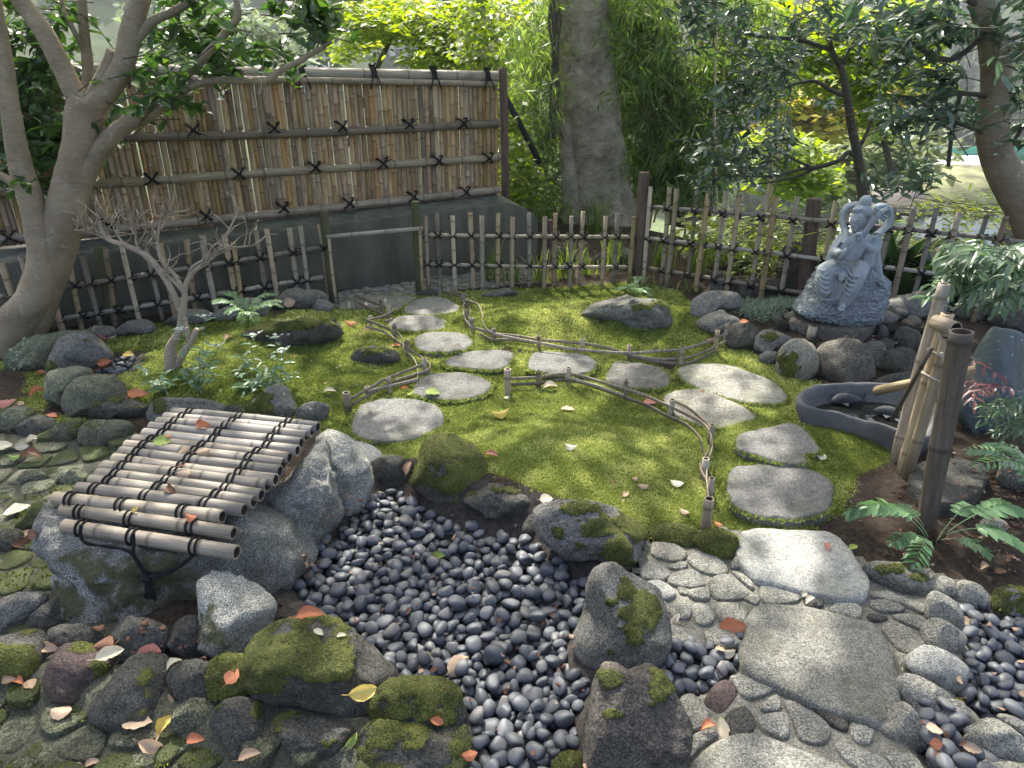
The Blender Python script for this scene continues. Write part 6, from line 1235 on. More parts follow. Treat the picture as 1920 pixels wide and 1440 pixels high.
    def at(f, w, dd): c = A + ax * L * f + pr * w; return S(*c, 69 - 4 * f + dd)
    for f in np.linspace(0.56, 0.90, 8): d.tube(np.array([at(f, 6.2 - 2 * f, 4.6), at(f, 0, 5.2), at(f, -6.2 + 2 * f, 4.6)]), 0.8 * s, 6)
    for w in (-2.2, 0, 2.2): d.tube(np.array([at(0.12, w * 1.2, 7.2), at(0.5, w, 6.4), at(0.96, w * 0.7, 4.8)]), 0.45 * s, 5)
    d.tube(np.array([at(0.13, 9, 7.0), at(0.13, -9, 7.0)]), 1.6 * s, 6)
    q = MB()
    for sg in (1, -1): q.tube(spline(np.array([at(0.38, sg * 7, 6.8), at(0.34, sg * 12, 6.8), at(0.28, sg * 11.5, 6.8), at(0.25, sg * 7.5, 6.8)]), 10), 1.3 * s, 6)
    attach(q.build('sound_hole', SM), lute); attach(d.build('frets_and_bridge', SM), lute)
    pg = MB()
    pg.tube(spline(np.array([at(0.97, 0, 0), at(1.03, 2, -4), at(1.07, 5, -12)]), 8), [5 * s, 4.6 * s, 4.4 * s, 4.2 * s, 4 * s, 4 * s, 3.6 * s, 3 * s], 8)
    for f, sg in ((0.92, 1), (0.97, 1), (0.93, -1), (0.985, -1)): pg.tube(np.array([at(f, 3 * sg, -1), at(f, 15 * sg, -3)]), [2.2 * s, 2.8 * s], 7)
    attach(pg.build('peg_box', SM), lute)
    pk = MB(); pk.add(np.array([S(1583, 466, 80), S(1590, 463, 80), S(1580, 490, 80), S(1572, 484, 80), S(1583, 466, 70), S(1590, 463, 70), S(1580, 490, 70), S(1572, 484, 70)]), np.array([[0, 1, 2, 3], [7, 6, 5, 4], [0, 3, 7, 4], [1, 5, 6, 2], [0, 4, 5, 1], [3, 2, 6, 7]])); attach(pk.build('plectrum', SM, None, False), root)
    # rock seat, chiselled
    o2 = [(1497, 586), (1508, 562), (1516, 535), (1524, 512), (1540, 500), (1575, 503), (1615, 508), (1640, 514), (1656, 522), (1660, 545), (1655, 575), (1650, 601), (1600, 609), (1560, 604), (1520, 596)]
    cx, cy = centroid(o2); c = S(cx, cy, 8); th0 = polar(o2, cx, cy); q = ICO[5][0]; rho = np.hypot(q[:, 0], q[:, 2]); r = th0(np.arctan2(q[:, 2], q[:, 0])) * s; th1 = np.arctan2(q[:, 2], q[:, 0])
    L3 = np.c_[np.cos(th1) * rho ** 0.62 * r, -np.sign(q[:, 1]) * np.abs(q[:, 1]) ** 0.7 * (46 - 14 * q[:, 2]) * s * -1, np.sin(th1) * rho ** 0.62 * r]
    # lean of the sight line: an upright thing drifts outwards as it rises
    L3[:, 0] -= 0.20 * L3[:, 2] * 0.0
    P = c + L3; dirn = L3 / np.linalg.norm(L3, axis=1)[:, None]; P += dirn * ((np.abs(fbm(P * 42, 3, 5) - 0.5) * 2.2 - 0.45 + 0.9 * (fbm(P * 15, 3, 8) - 0.5)) * 9.5 * s)[:, None]; P[:, 2] = np.maximum(P[:, 2], zt - 0.004)
    t2 = NT('chiselled_stone'); v2 = t2.coord(); n2 = t2.noise(v2, 55, 6, 0.7); vo = t2.voro(v2, 60); SEAT = t2.done(t2.mix(t2.fit(n2, 0.35, 0.65), (0.20, 0.23, 0.25), (0.40, 0.44, 0.465)), 0.85, t2.bump(t2.math('ADD', n2, vo), 1.0, 0.022), 0.2); o = link('rock_seat', mesh_np('rock_seat', P, ICO[5][1]), SEAT); attach(o, root); SOLIDS.append((P, ICO[5][1]))
    w = MB()
    for (x, y) in ((1652, 528), (1656, 540), (1650, 548)): w.tube(spline(np.array([S(x - 6, y + 4, 40), S(x, y - 4, 46), S(x + 5, y + 2, 46), S(x + 1, y + 7, 46), S(x - 2, y + 3, 48)]), 14), 3.0 * s, 7)
    attach(w.build('carved_wave', SM), root)
statue()
# ------------------------------------------------------------------ plants
rp6 = np.random.default_rng(66)
def unit(v): return v / (np.linalg.norm(v, axis=-1, keepdims=True) + 1e-12)
T_FOLD = (np.array([[0, 0, 0], [.45, .5, .06], [.45, -.5, .06], [.5, 0, -.03], [1, 0, -.10]]), np.array([[0, 3, 1], [0, 2, 3], [1, 3, 4], [3, 2, 4]]))
T_OVAL = (np.array([[-.12, 0, 0.02], [0, 0, 0], [.22, .40, .07], [.22, -.40, .07], [.3, 0, -.01], [.62, .44, .06], [.62, -.44, .06], [.65, 0, -.04], [1, 0, -.14]]), np.array([[1, 4, 2], [1, 3, 4], [2, 4, 7], [2, 7, 5], [4, 3, 6], [4, 6, 7], [5, 7, 8], [7, 6, 8], [0, 1, 2]]))
T_QUAD = (np.array([[0, 0, 0], [.4, .5, .0], [.4, -.5, .0], [1, 0, -.08]]), np.array([[0, 2, 1], [1, 2, 3]]))
def leaf_vf(P, D, N, L, W, tone, tmpl):
    n = len(P); D = unit(D); S = unit(np.cross(N, D)); U = np.cross(D, S); tv, tf = tmpl; m = len(tv); L = np.broadcast_to(L, (n,)); W = np.broadcast_to(W, (n,))
    V = P[:, None, :] + D[:, None, :] * (tv[None, :, 0:1] * L[:, None, None]) + S[:, None, :] * (tv[None, :, 1:2] * W[:, None, None]) + U[:, None, :] * (tv[None, :, 2:3] * L[:, None, None])
    F = (tf[None] + (np.arange(n) * m)[:, None, None]).reshape(-1, 3); return V.reshape(-1, 3), F, np.repeat(np.broadcast_to(tone, (n,)), m)
def leaf_obj(name, P, D, N, L, W, tone, mat, tmpl=T_FOLD, parent=None, smooth=False):
    V, F, a = leaf_vf(P, D, N, L, W, tone, tmpl); o = link(name, mesh_np(name, V, F, smooth, {'tone': a}), mat)
    if parent is not None: attach(o, parent)
    return o
def rand_dirs(n, r, up=0.0): d = r.normal(size=(n, 3)); d[:, 2] += up; return unit(d)
def limb(pts, radii, n=None, seg=12, rough=0.06, seed=0):
    P = np.array(pts, float); n = n or len(P) * 7; S = spline(P, n); R = np.interp(np.linspace(0, 1, n), np.linspace(0, 1, len(radii)), radii)
    V, F = tube_vf(S, R, seg); c = np.repeat(S, seg, 0); d = V[:n * seg] - c; V[:n * seg] = c + d * (1 + rough * 2 * (fbm(V[:n * seg] * 5 + seed, 3, seed) - 0.5) + rough * (fbm(V[:n * seg] * 22 + seed, 2, seed + 1) - 0.5))[:, None]; return V, F
def px_limb(pts, y, seg=12, n=None, rough=0.06, seed=0):
    """pts: (px, py, radius in px[, dy]) at depth y"""
    P = [at_y(p[0], p[1], y + (p[3] if len(p) > 3 else 0)) for p in pts]; R = [p[2] / FPX * float((q - CAM) @ CF) for p, q in zip(pts, P)]; return limb(P, R, n, seg, rough, seed)

# ---- camellia on the left bank
YT = float(G(60, 655)[1])
cam_t = empty('camellia_tree', G(60, 655), 'forked grey barked camellia with glossy leaves leaning over the bamboo screen', 'tree')
for nm, lims in (('trunk', [[(20, 680, 46), (35, 640, 38), (70, 560, 36), (105, 460, 35), (128, 370, 32), (150, 270, 30), (160, 215, 33), (168, 188, 30)], [(-10, 690, 42, -.05), (30, 610, 36, -.06), (72, 540, 27, -.08), (75, 470, 22, -.08), (62, 390, 22, -.06), (38, 310, 20, -.03), (20, 210, 17, 0), (8, 120, 15, .05), (-6, 40, 14, .1), (-20, -40, 13, .15)]]),
                 ('limb', [[(172, 205, 21), (205, 165, 20), (232, 118, 19), (246, 60, 19), (262, 0, 18), (285, -70, 15), (300, -200, 10)]]), ('limb', [[(156, 205, 20), (138, 170, 19), (112, 118, 18), (82, 60, 17), (38, 0, 16), (0, -60, 14), (-40, -180, 9)]]),
                 ('limb', [[(140, 420, 20), (150, 350, 19), (185, 285, 18), (230, 238, 15), (290, 208, 12), (318, 180, 9), (350, 140, 8.5), (380, 110, 8), (420, 65, 7), (446, 30, 6), (440, -10, 5)]]),
                 ('limb', [[(318, 185, 8), (350, 165, 7), (400, 152, 6.5), (450, 152, 6), (500, 150, 6), (530, 130, 5.5), (565, 112, 5), (600, 92, 4), (622, 78, 3)]]), ('stub', [[(175, 185, 15), (192, 150, 14), (208, 112, 12), (213, 96, 12)]]), ('limb', [[(240, 95, 10), (265, 62, 9.5), (290, 38, 9), (325, 22, 8), (362, 0, 7), (410, -40, 5)]]),
                 ('limb', [[(150, 380, 9, .25), (160, 250, 10, .3), (165, 140, 10, .35), (158, 60, 9, .35), (152, -20, 8, .3)]]), ('limb', [[(165, 110, 5, .35), (140, 60, 5, .3), (120, 20, 4, .3), (110, -30, 3, .3)]]), ('limb', [[(60, 380, 9, -.02), (20, 340, 8, 0), (-20, 322, 7, .05)]])):
    b = MB()
    for i, l in enumerate(lims): V, F = px_limb(l, YT, 14, rough=0.07, seed=i + len(nm)); b.add(V, F)
    attach(b.build(nm, BARK), cam_t)
def blob_leaves(blobs, y, r, spread_y=0.25):
    """blobs: (px, py, rx, ry, n[, dy]) -> leaf positions gathered on little twigs, and the twigs"""
    P, D, tw = [], [], []
    for bl in blobs:
        cx, cy, rx_, ry_, n = bl[:5]; dy = bl[5] if len(bl) > 5 else 0
        while n > 0:
            a, q = r.uniform(0, 2 * np.pi), math.sqrt(r.random()); k = int(min(n, r.integers(4, 9))); n -= k
            tip = at_y(cx + rx_ * q * math.cos(a), cy + ry_ * q * math.sin(a), y + dy + r.normal() * spread_y); d = unit(np.array([r.normal(), r.normal() * 0.8, r.normal() * 0.5 + 0.15])); ln = r.uniform(0.10, 0.22)
            tw.append(np.array([tip - d * ln * 1.3, tip - d * ln * 0.5 + [0, 0, .008], tip]))
            for j in range(k):
                f = j / k; p = tip - d * ln * f; az = j * 2.4 + r.normal() * 0.4; s1 = unit(np.cross(d, [0, 0, 1.0])); s2 = np.cross(d, s1); out = s1 * math.cos(az) + s2 * math.sin(az) * 0.6
                P.append(p); D.append(unit(out * (0.5 + 0.6 * f) + d * 0.8 + np.array([0, 0, -0.18])))
    return np.array(P), np.array(D), tw
def leafy(tree, blobs, y, L, mat, seed, ntop=300, ratio=0.45, twmat=None, tmpl=T_OVAL, name='leaf', spread=0.25, upn=0.9, tonemu=0.45):
    r = np.random.default_rng(seed); P, D, tw = blob_leaves(blobs, y, r, spread); n = len(P)
    N = unit(np.c_[r.normal(size=n) * 0.45, r.normal(size=n) * 0.45 - 0.15, np.full(n, upn)]); Ls = L * r.uniform(0.75, 1.2, n); tone = np.clip(r.normal(tonemu, 0.2, n), 0, 1)
    if tw:
        b = MB()
        for t in tw: b.tube(t, [0.0035, 0.003, 0.0015], 4, False)
        o = b.build('twigs', twmat or BARK_DARK); o['kind'] = 'stuff'; attach(o, tree)
    q = proj(P); vis = (q[:, 0] > -10) & (q[:, 0] < 1930) & (q[:, 1] > -10) & (q[:, 1] < 1450); order = np.argsort(np.where(vis, q[:, 2] - Ls * 3, 99)); top = order[:min(ntop, int(vis.sum()))]; rest = np.setdiff1d(np.arange(n), top)
    if len(top):
        mes = []
        for k in range(5):
            V, F, a = leaf_vf(np.zeros((1, 3)), np.array([[1., 0, 0]]), np.array([[0, 0, 1.]]), 1.0, ratio, 0.2 + 0.15 * k, tmpl); V[:, 2] -= (0.1 * k - 0.15) * V[:, 0] ** 2 * 0.6; m = mesh_np(name, V, F, False, {'tone': a}); m.materials.append(mat); mes.append(m)
        for i in top:
            d = D[i]; s = unit(np.cross(N[i], d)); u = np.cross(d, s); M = Matrix(((d[0] * Ls[i], s[0] * Ls[i], u[0] * Ls[i], P[i][0]), (d[1] * Ls[i], s[1] * Ls[i], u[1] * Ls[i], P[i][1]), (d[2] * Ls[i], s[2] * Ls[i], u[2] * Ls[i], P[i][2]), (0, 0, 0, 1)))
            o = bpy.data.objects.new(name, mes[int(r.integers(5))]); COL.objects.link(o); attach(o, tree); o.matrix_basis = M
    if len(rest):
        o = leaf_obj('crown', P[rest], D[rest], N[rest], Ls[rest], Ls[rest] * ratio, tone[rest], mat, tmpl, tree); o['kind'] = 'stuff'
leafy(cam_t, [(60, 190, 75, 70, 330, .55), (70, 290, 75, 60, 380, .55), (40, 110, 60, 70, 220, .55), (100, 60, 60, 60, 90, .5), (20, 350, 40, 25, 50, .3), (30, 30, 40, 40, 60, .5), (340, 95, 70, 55, 150, .1), (300, 150, 40, 35, 60), (310, 60, 35, 40, 45, .2), (345, 185, 40, 20, 40), (270, 215, 40, 18, 24, .1), (480, 95, 60, 35, 45, .1), (530, 115, 40, 15, 22), (420, 110, 40, 50, 80, .1), (600, 40, 40, 50, 130, .1), (560, 10, 50, 30, 70, .1), (405, 20, 45, 30, 60, .1), (350, -10, 60, 20, 40), (200, 180, 30, 50, 50, .3), (150, 40, 30, 40, 30, .35), (180, 250, 40, 50, 60, .35), (100, 340, 40, 20, 40, .5)], YT + 0.05, 0.092, CAMELLIA, 5, 300, 0.54, spread=0.13)

# ---- big zelkova
YB = 8.2
big = empty('zelkova_tree', gz(1.05, YB), 'massive straight grey trunk with flaky bark rising behind the middle fence', 'tree')
b = MB(); V, F = px_limb([(1128, 420, 74), (1122, 385, 66), (1116, 320, 59), (1108, 240, 56), (1098, 150, 54), (1090, 60, 52), (1086, -20, 51), (1080, -200, 48), (1070, -500, 40)], YB, 84, 260, 0.05, 3); 
V2, F2 = px_limb([(1160, 425, 38), (1156, 380, 30), (1148, 320, 25), (1138, 250, 20), (1126, 160, 14), (1116, 90, 8)], YB - 0.12, 16, 40, 0.08, 5); V3, F3_ = px_limb([(1080, 420, 24), (1072, 370, 20), (1066, 300, 15), (1062, 220, 9)], YB - 0.2, 14, 30, 0.1, 7)
def flake(V, F): 
    n = len(V) - 2; d = fbm(V * [11, 11, 7], 4, 2); r2 = fbm(V * [26, 26, 18], 3, 6); c = V[:, :2] - np.array([V[:, 0].mean(), V[:, 1].mean()]); V[:, :2] += unit(c) * (0.05 * (d - 0.5) + 0.014 * sstep(0.49, 0.53, r2) + 0.012 * (fbm(V * [60, 60, 34], 2, 8) - 0.5))[:, None]; return V, F
for a in ((V, F), (V2, F2), (V3, F3_)): b.add(*flake(*a))
attach(b.build('trunk', BARK_BIG), big)
b = MB(); r = np.random.default_rng(4)
for k in range(6):
    x = 1033 + k * 3; V, F = px_limb([(x + r.normal() * 6, 260, 1.6), (x + r.normal() * 5, 180, 2), (x + r.normal() * 4, 100, 2.2), (x + r.normal() * 4, 40, 2.4), (x + r.normal() * 3, -30, 2.5)], YB - 0.35, 6, 30, 0.05, k); b.add(V, F)
tag(b.build('hanging_vine', BARK_DARK), 'bundle of bare woody vines hanging down the left flank of the massive trunk', 'vine')
# ---- the dark trunk further back and its boughs
b = MB()
dk = empty('shade_tree', gz(2.7, 9.2), 'dim dark trunk standing in the bamboo right of the massive trunk', 'tree')
V, F = px_limb([(1285, 420, 40), (1300, 330, 36), (1318, 230, 32), (1335, 120, 32), (1345, 20, 32), (1350, -80, 30)], 9.4, 16, 40, 0.06, 1); b.add(V, F); V, F = px_limb([(1322, 220, 12), (1380, 110, 8), (1385, 60, 7), (1400, -20, 6)], 9.3, 10, 20); b.add(V, F); V, F = px_limb([(1230, 40, 7), (1255, 22, 7), (1300, -10, 7)], 9.0, 10, 12); b.add(V, F)
attach(b.build('trunk', BARK_DARK), dk)

# ---- bamboo grove: culms with drooping narrow leaves
def grove(label, blobs, y, n_culm, seed, mat, L, name='bamboo_grove', spread=0.5, W=0.15, culm=True):
    r = np.random.default_rng(seed); P, D, tone = [], [], []; b = MB()
    for (cx, cy, rx_, ry_, n, *dy) in blobs:
        dy = dy[0] if dy else 0
        for k in range(n // 12):
            a, q = r.uniform(0, 2 * np.pi), math.sqrt(r.random()); c = at_y(cx + rx_ * q * math.cos(a), cy + ry_ * q * math.sin(a), y + dy + r.normal() * spread); t0 = np.clip(r.normal(0.45, 0.2), 0, 1)
            d0 = unit(np.array([r.normal(), r.normal() * 0.6, -0.35 + r.normal() * 0.3])); ln = r.uniform(0.15, 0.4)
            if k % 3 == 0: b.tube(np.array([c - d0 * ln * 0.6 + [0, 0, .05], c, c + d0 * ln * 0.5 - [0, 0, .03]]), 0.0022, 3, False)
            for j in range(12):
                P.append(c + d0 * ln * r.uniform(-0.5, 0.5) + r.normal(size=3) * 0.04); D.append(unit(d0 * 0.6 + np.array([r.normal() * 0.6, r.normal() * 0.5, -0.55 + r.normal() * 0.4]))); tone.append(np.clip(t0 + r.normal() * 0.12, 0, 1))
    P, D = np.array(P), np.array(D); n = len(P); root = empty(name, gz(P[:, 0].mean(), y), label, 'bamboo')
    N = unit(np.c_[r.normal(size=n) * 0.6, r.normal(size=n) * 0.6 - 0.2, np.full(n, 0.7)]); o = leaf_obj('crown', P, D, N, L * r.uniform(0.7, 1.25, n), L * W * r.uniform(0.8, 1.2, n), np.array(tone), mat, T_QUAD, root); o['kind'] = 'stuff'
    if b.n: o = b.build('twigs', BAMBOO_TAN); o['kind'] = 'stuff'; attach(o, root)
    if culm:
        for k in range(n_culm):
            c = blobs[int(r.integers(len(blobs)))]; x = c[0] + r.uniform(-1, 1) * c[2] * 0.8; A = at_y(x, 430, y + r.normal() * spread); Bq = A + np.array([r.normal() * 0.25, r.normal() * 0.2, r.uniform(2.2, 3.6)]); A[2] = -0.3
            m_ = MB(); V, F = limb([A, A * 0.5 + Bq * 0.5 + [r.normal() * .06, 0, 0], Bq], [0.014, 0.012, 0.006], 10, 7, 0.02, k); m_.add(V, F); attach(m_.build('culm', BAMBOO_TAN), root)
    return root
grove('dense dark green bamboo grove right of the massive trunk', [(1200, 60, 70, 120, 5200), (1230, 200, 80, 120, 6200), (1250, 320, 90, 60, 3600), (1390, 60, 80, 80, 2600), (1330, 180, 60, 90, 3000), (1300, 300, 90, 80, 3200), (1150, 330, 30, 60, 500, .4), (1180, 0, 60, 40, 1500), (1440, 160, 50, 60, 900)], 8.9, 26, 12, BAMLEAF, 0.15)
grove('paler feathery bamboo curtain left of the massive trunk', [(1010, 200, 60, 110, 3400), (1000, 330, 55, 70, 2400), (960, 300, 40, 80, 1400), (1040, 60, 50, 80, 1500), (970, 120, 40, 80, 900), (1040, 390, 40, 40, 800)], 8.6, 0, 13, BAMLEAF, 0.13)
def broad(label, name, blobs, y, L, mat, seed, tree_pts=(), ratio=0.5, spread=0.6, cat='tree', tm=0.5, droop=-0.25, bark=BARK_DARK, tmpl=T_QUAD):
    r = np.random.default_rng(seed); P, D, T = [], [], []; tw = MB()
    for (cx, cy, rx_, ry_, n, *dy) in blobs:
        dy = dy[0] if dy else 0
        for k in range(max(1, n // 10)):
            a, q = r.uniform(0, 2 * np.pi), math.sqrt(r.random()); c = at_y(cx + rx_ * q * math.cos(a), cy + ry_ * q * math.sin(a), y + dy + r.normal() * spread); h = unit(np.array([r.normal(), r.normal(), r.normal() * 0.25])); ln = L * r.uniform(2, 5); t0 = np.clip(r.normal(tm, 0.22), 0, 1)
            if k % 2 == 0: tw.tube(np.array([c - h * ln * 0.6, c, c + h * ln * 0.6 + [0, 0, -ln * 0.12]]), L * 0.025, 3, False)
            for j in range(10):
                f = (j / 9 - 0.5) * 1.2; s = unit(np.cross(h, [0, 0, 1.0])) * (1 if j % 2 else -1); P.append(c + h * ln * f + s * L * 0.1 + r.normal(size=3) * L * 0.25); D.append(unit(s * 0.8 + h * 0.5 + np.array([0, 0, droop + r.normal() * 0.2]))); T.append(np.clip(t0 + r.normal() * 0.12, 0, 1))
    P, D = np.array(P), np.array(D); n = len(P); base = P.mean(0); root = empty(name, (base[0], base[1], -1.0), label, cat)
    N = unit(np.c_[r.normal(size=n) * 0.4, r.normal(size=n) * 0.4, np.full(n, 0.9)]); o = leaf_obj('crown', P, D, N, L * r.uniform(0.7, 1.25, n), L * ratio * r.uniform(0.8, 1.2, n), np.array(T), mat, tmpl, root); o['kind'] = 'stuff'
    if tw.n: o = tw.build('twigs', bark); o['kind'] = 'stuff'; attach(o, root)
    if tree_pts:
        b = MB()
        for l in tree_pts: V, F = px_limb(l, y, 9, 24, 0.05, 2); b.add(V, F)
        attach(b.build('trunk', bark), root)
    return root
broad('bright yellow green tree crown spreading over the right end of the screen', 'maple_tree', [(760, 40, 90, 40, 1800), (860, 60, 80, 60, 2600), (830, 110, 70, 30, 1400), (920, 100, 50, 60, 1500), (690, 60, 60, 30, 600), (660, 100, 40, 20, 220), (940, 20, 60, 40, 1300), (720, 10, 90, 20, 700), (660, 20, 40, 25, 350)], 10.5, 0.13, MAPLE, 21, [[(640, 300, 4), (740, 60, 5), (830, 0, 7), (900, -60, 9)], [(760, 30, 3), (800, 15, 4), (850, -10, 5)]], 0.42, tm=0.55)
broad('airy bright maple spreading behind the slender tree', 'maple_tree', [(1560, 60, 110, 50, 2400), (1640, 100, 80, 60, 2200), (1500, 90, 80, 50, 1600), (1620, 170, 50, 40, 900), (1450, 30, 60, 40, 900), (1700, 40, 60, 40, 1200), (1560, 150, 60, 40, 900), (1720, 120, 60, 50, 900), (1420, 120, 60, 60, 700), (1640, 230, 40, 30, 400)], 11.0, 0.12, MAPLE, 22, [[(1680, 360, 6), (1640, 200, 6), (1590, 110, 6), (1500, 40, 7), (1440, -30, 8)], [(1520, 60, 5), (1480, 20, 6)]], 0.6, tm=0.45)
broad('yellow leaved bush on the slope behind the slender tree', 'bush', [(1490, 330, 70, 40, 1500), (1450, 280, 50, 40, 800), (1510, 300, 40, 40, 500)], 13.0, 0.17, MAPLE, 23, (), 0.6, cat='bush', tm=0.5)
broad('yellowing tree far behind the slender tree', 'tree', [(1530, 215, 70, 40, 1300), (1570, 190, 60, 40, 1000), (1690, 150, 40, 40, 450), (1480, 200, 40, 40, 450)], 20.0, 0.30, m_leaf('yellowing_leaf', [(0, (0.16, 0.17, 0.03)), (0.5, (0.32, 0.30, 0.05)), (1, (0.48, 0.42, 0.10))], 0.4, 0.6, 0.2), 24, (), 0.7)
broad('grey green tree on the valley slope behind the fence', 'tree', [(1640, 290, 80, 40, 1500), (1700, 270, 60, 40, 1100), (1580, 320, 60, 40, 1000), (1550, 340, 60, 30, 700)], 26.0, 0.45, m_leaf('grey_green_far_leaf', [(0, (0.05, 0.085, 0.04)), (0.5, (0.11, 0.15, 0.06)), (1, (0.20, 0.23, 0.10))], 0.3, 0.7, 0.2), 25, (), 0.7, spread=2.0)
broad('mid green round crowned tree in the gap above the tall screen', 'tree', [(470, 60, 90, 45, 900), (560, 95, 60, 30, 500), (620, 60, 50, 50, 500), (330, 60, 90, 60, 700)], 32.0, 0.42, m_leaf('hill_tree_leaf', [(0, (0.07, 0.11, 0.06)), (0.5, (0.13, 0.18, 0.09)), (1, (0.22, 0.27, 0.13))], 0.3, 0.7, 0.2), 27, (), 0.7, spread=1.5)
broad('leafy vine curtain hanging from the netting beside the screen end', 'vine', [(955, 260, 22, 70, 420), (980, 330, 35, 60, 620), (945, 200, 16, 40, 160), (900, 40, 28, 110, 420), (880, 100, 18, 60, 200), (970, 380, 30, 30, 260)], 7.3, 0.075, VINE, 26, (), 0.75, 0.25, 'vine', 0.55, -0.5)

# ---- slender tree behind the statue
YS = float(on_line(RA, RB, 1615, 400)[1]) + 0.75
sl = empty('slender_tree', gz(at_y(1618, 380, YS)[0], YS), 'slender dark stemmed tree with drooping side branches behind the statue', 'tree')
b = MB()
for l in ([(1624, 560, 11), (1619, 380, 10), (1608, 290, 9), (1597, 240, 8), (1588, 180, 7), (1578, 130, 6), (1562, 100, 5), (1555, 70, 4)], [(1606, 292, 5), (1590, 286, 5), (1575, 300, 4.5), (1540, 312, 4), (1500, 318, 3.5), (1450, 330, 3), (1400, 330, 2)], [(1588, 180, 4), (1560, 170, 4), (1530, 153, 3.5), (1500, 155, 3), (1470, 165, 2)], [(1610, 280, 4), (1625, 250, 3.5), (1640, 215, 3), (1665, 200, 2)], [(1578, 128, 3), (1600, 80, 2.5), (1640, 40, 2)], [(1524, 314, 2.5), (1490, 300, 2.5), (1460, 280, 2), (1450, 262, 1.5)], [(1540, 312, 2), (1480, 335, 2), (1420, 345, 1.5)], [(1560, 95, 4), (1500, 75, 4), (1440, 70, 3.5), (1380, 60, 3)]):
    V, F = px_limb(l, YS, 9, 30, 0.06, 3); b.add(V, F)
attach(b.build('trunk', BARK_DARK), sl)
leafy(sl, [(1440, 130, 70, 40, 170, .1), (1400, 180, 70, 35, 190), (1350, 60, 60, 50, 150, .2), (1340, 285, 55, 30, 130), (1310, 340, 30, 18, 50), (1420, 300, 60, 28, 110), (1460, 250, 50, 25, 80), (1480, 90, 50, 40, 110), (1545, 30, 60, 35, 110), (1300, 20, 50, 40, 90, .2), (1370, 320, 60, 22, 90), (1540, 190, 30, 15, 26), (1610, 60, 50, 40, 80), (1660, 205, 40, 15, 30), (1345, 20, 50, 30, 70), (1380, 240, 50, 25, 60)], YS, 0.085, CAMELLIA_D, 31, 300, 0.42, spread=0.3)
# ---- curved camellia at the right margin
YR = float(on_line(RA, RB, 1900, 440)[1]) + 0.10
rt = empty('camellia_tree', gz(at_y(1915, 420, YR)[0], YR), 'curved smooth grey trunk with a knot, leaning in from the right margin', 'tree')
b = MB()
for l in ([(1955, 640, 30), (1945, 500, 32), (1935, 420, 32), (1905, 360, 31), (1872, 300, 28), (1860, 240, 27), (1868, 150, 25), (1858, 70, 23), (1840, 0, 22), (1825, -80, 20), (1800, -250, 14)],): V, F = px_limb(l, YR, 18, 60, 0.05, 6); b.add(V, F)
attach(b.build('trunk', BARK), rt); b = MB()
for l in ([(1845, 250, 4), (1800, 232, 4), (1740, 222, 3), (1680, 215, 2)], [(1850, 180, 5), (1800, 175, 4.5), (1740, 185, 3.5), (1690, 180, 2.5)], [(1850, 60, 6), (1790, 110, 5), (1740, 100, 4), (1690, 60, 3)], [(1800, 180, 4), (1786, 240, 4), (1778, 312, 3.5)], [(1890, 290, 4), (1910, 250, 4), (1935, 210, 4)], [(1840, 10, 6), (1780, -10, 5), (1700, -10, 4)], [(1880, 80, 5), (1930, 60, 5)]):
    V, F = px_limb(l, YR - 0.03, 8, 24, 0.06, 8); b.add(V, F)
attach(b.build('branches', BARK_DARK), rt)
leafy(rt, [(1780, 40, 70, 45, 190, -.1), (1700, 60, 55, 50, 130, -.05), (1740, 130, 70, 35, 130), (1720, 200, 70, 30, 130), (1790, 210, 50, 25, 60), (1900, 40, 40, 50, 120, -.1), (1905, 140, 30, 60, 100, -.1), (1700, 240, 40, 18, 50), (1890, 230, 40, 40, 60), (1660, 110, 35, 40, 50), (1640, 20, 50, 40, 90), (1740, 330, 30, 12, 25, .2), (1690, 345, 60, 12, 50, .2), (1710, 310, 30, 22, 40, .2)], YR - 0.05, 0.088, CAMELLIA_D, 33, 300, 0.43, spread=0.22)

# ---- bare shrub
YD = float(G(325, 690)[1]); sh = empty('bare_shrub', G(325, 690), 'leafless pale twiggy shrub with a twisted stem on the left bank', 'shrub'); b = MB(); r = np.random.default_rng(9)
L0 = [[(322, 700, 13), (320, 670, 12), (322, 648, 9), (335, 625, 7.5), (340, 600, 7), (346, 560, 6.5), (345, 555, 6)], [(330, 690, 8), (345, 660, 7), (356, 645, 6), (370, 617, 5)], [(355, 640, 5), (345, 600, 6), (335, 575, 6), (320, 540, 6), (300, 508, 6), (275, 480, 5.5), (235, 460, 5), (205, 450, 4.5), (190, 430, 4), (182, 398, 2.5)], [(346, 558, 5), (350, 530, 5), (365, 508, 4.5), (390, 490, 4), (410, 470, 3), (425, 440, 2.4), (440, 410, 1.6), (450, 390, 1)], [(345, 545, 4), (330, 520, 4), (305, 490, 4), (295, 455, 3), (300, 420, 2.6), (306, 395, 1.6)], [(345, 555, 4), (342, 545, 4), (320, 522, 3), (290, 500, 3), (262, 470, 3), (255, 440, 2.4), (262, 410, 1.8), (282, 392, 1)], [(352, 525, 3.5), (362, 500, 3), (400, 480, 2.6), (440, 465, 2), (480, 460, 1.2)], [(205, 450, 3), (170, 435, 2.4), (140, 431, 1.4)], [(235, 460, 3), (220, 440, 2), (205, 410, 1.2)], [(302, 430, 2.4), (315, 410, 1.8), (330, 396, 1)]]
for i, l in enumerate(L0): V, F = px_limb(l, YD, 8, None, 0.10, i); b.add(V, F)
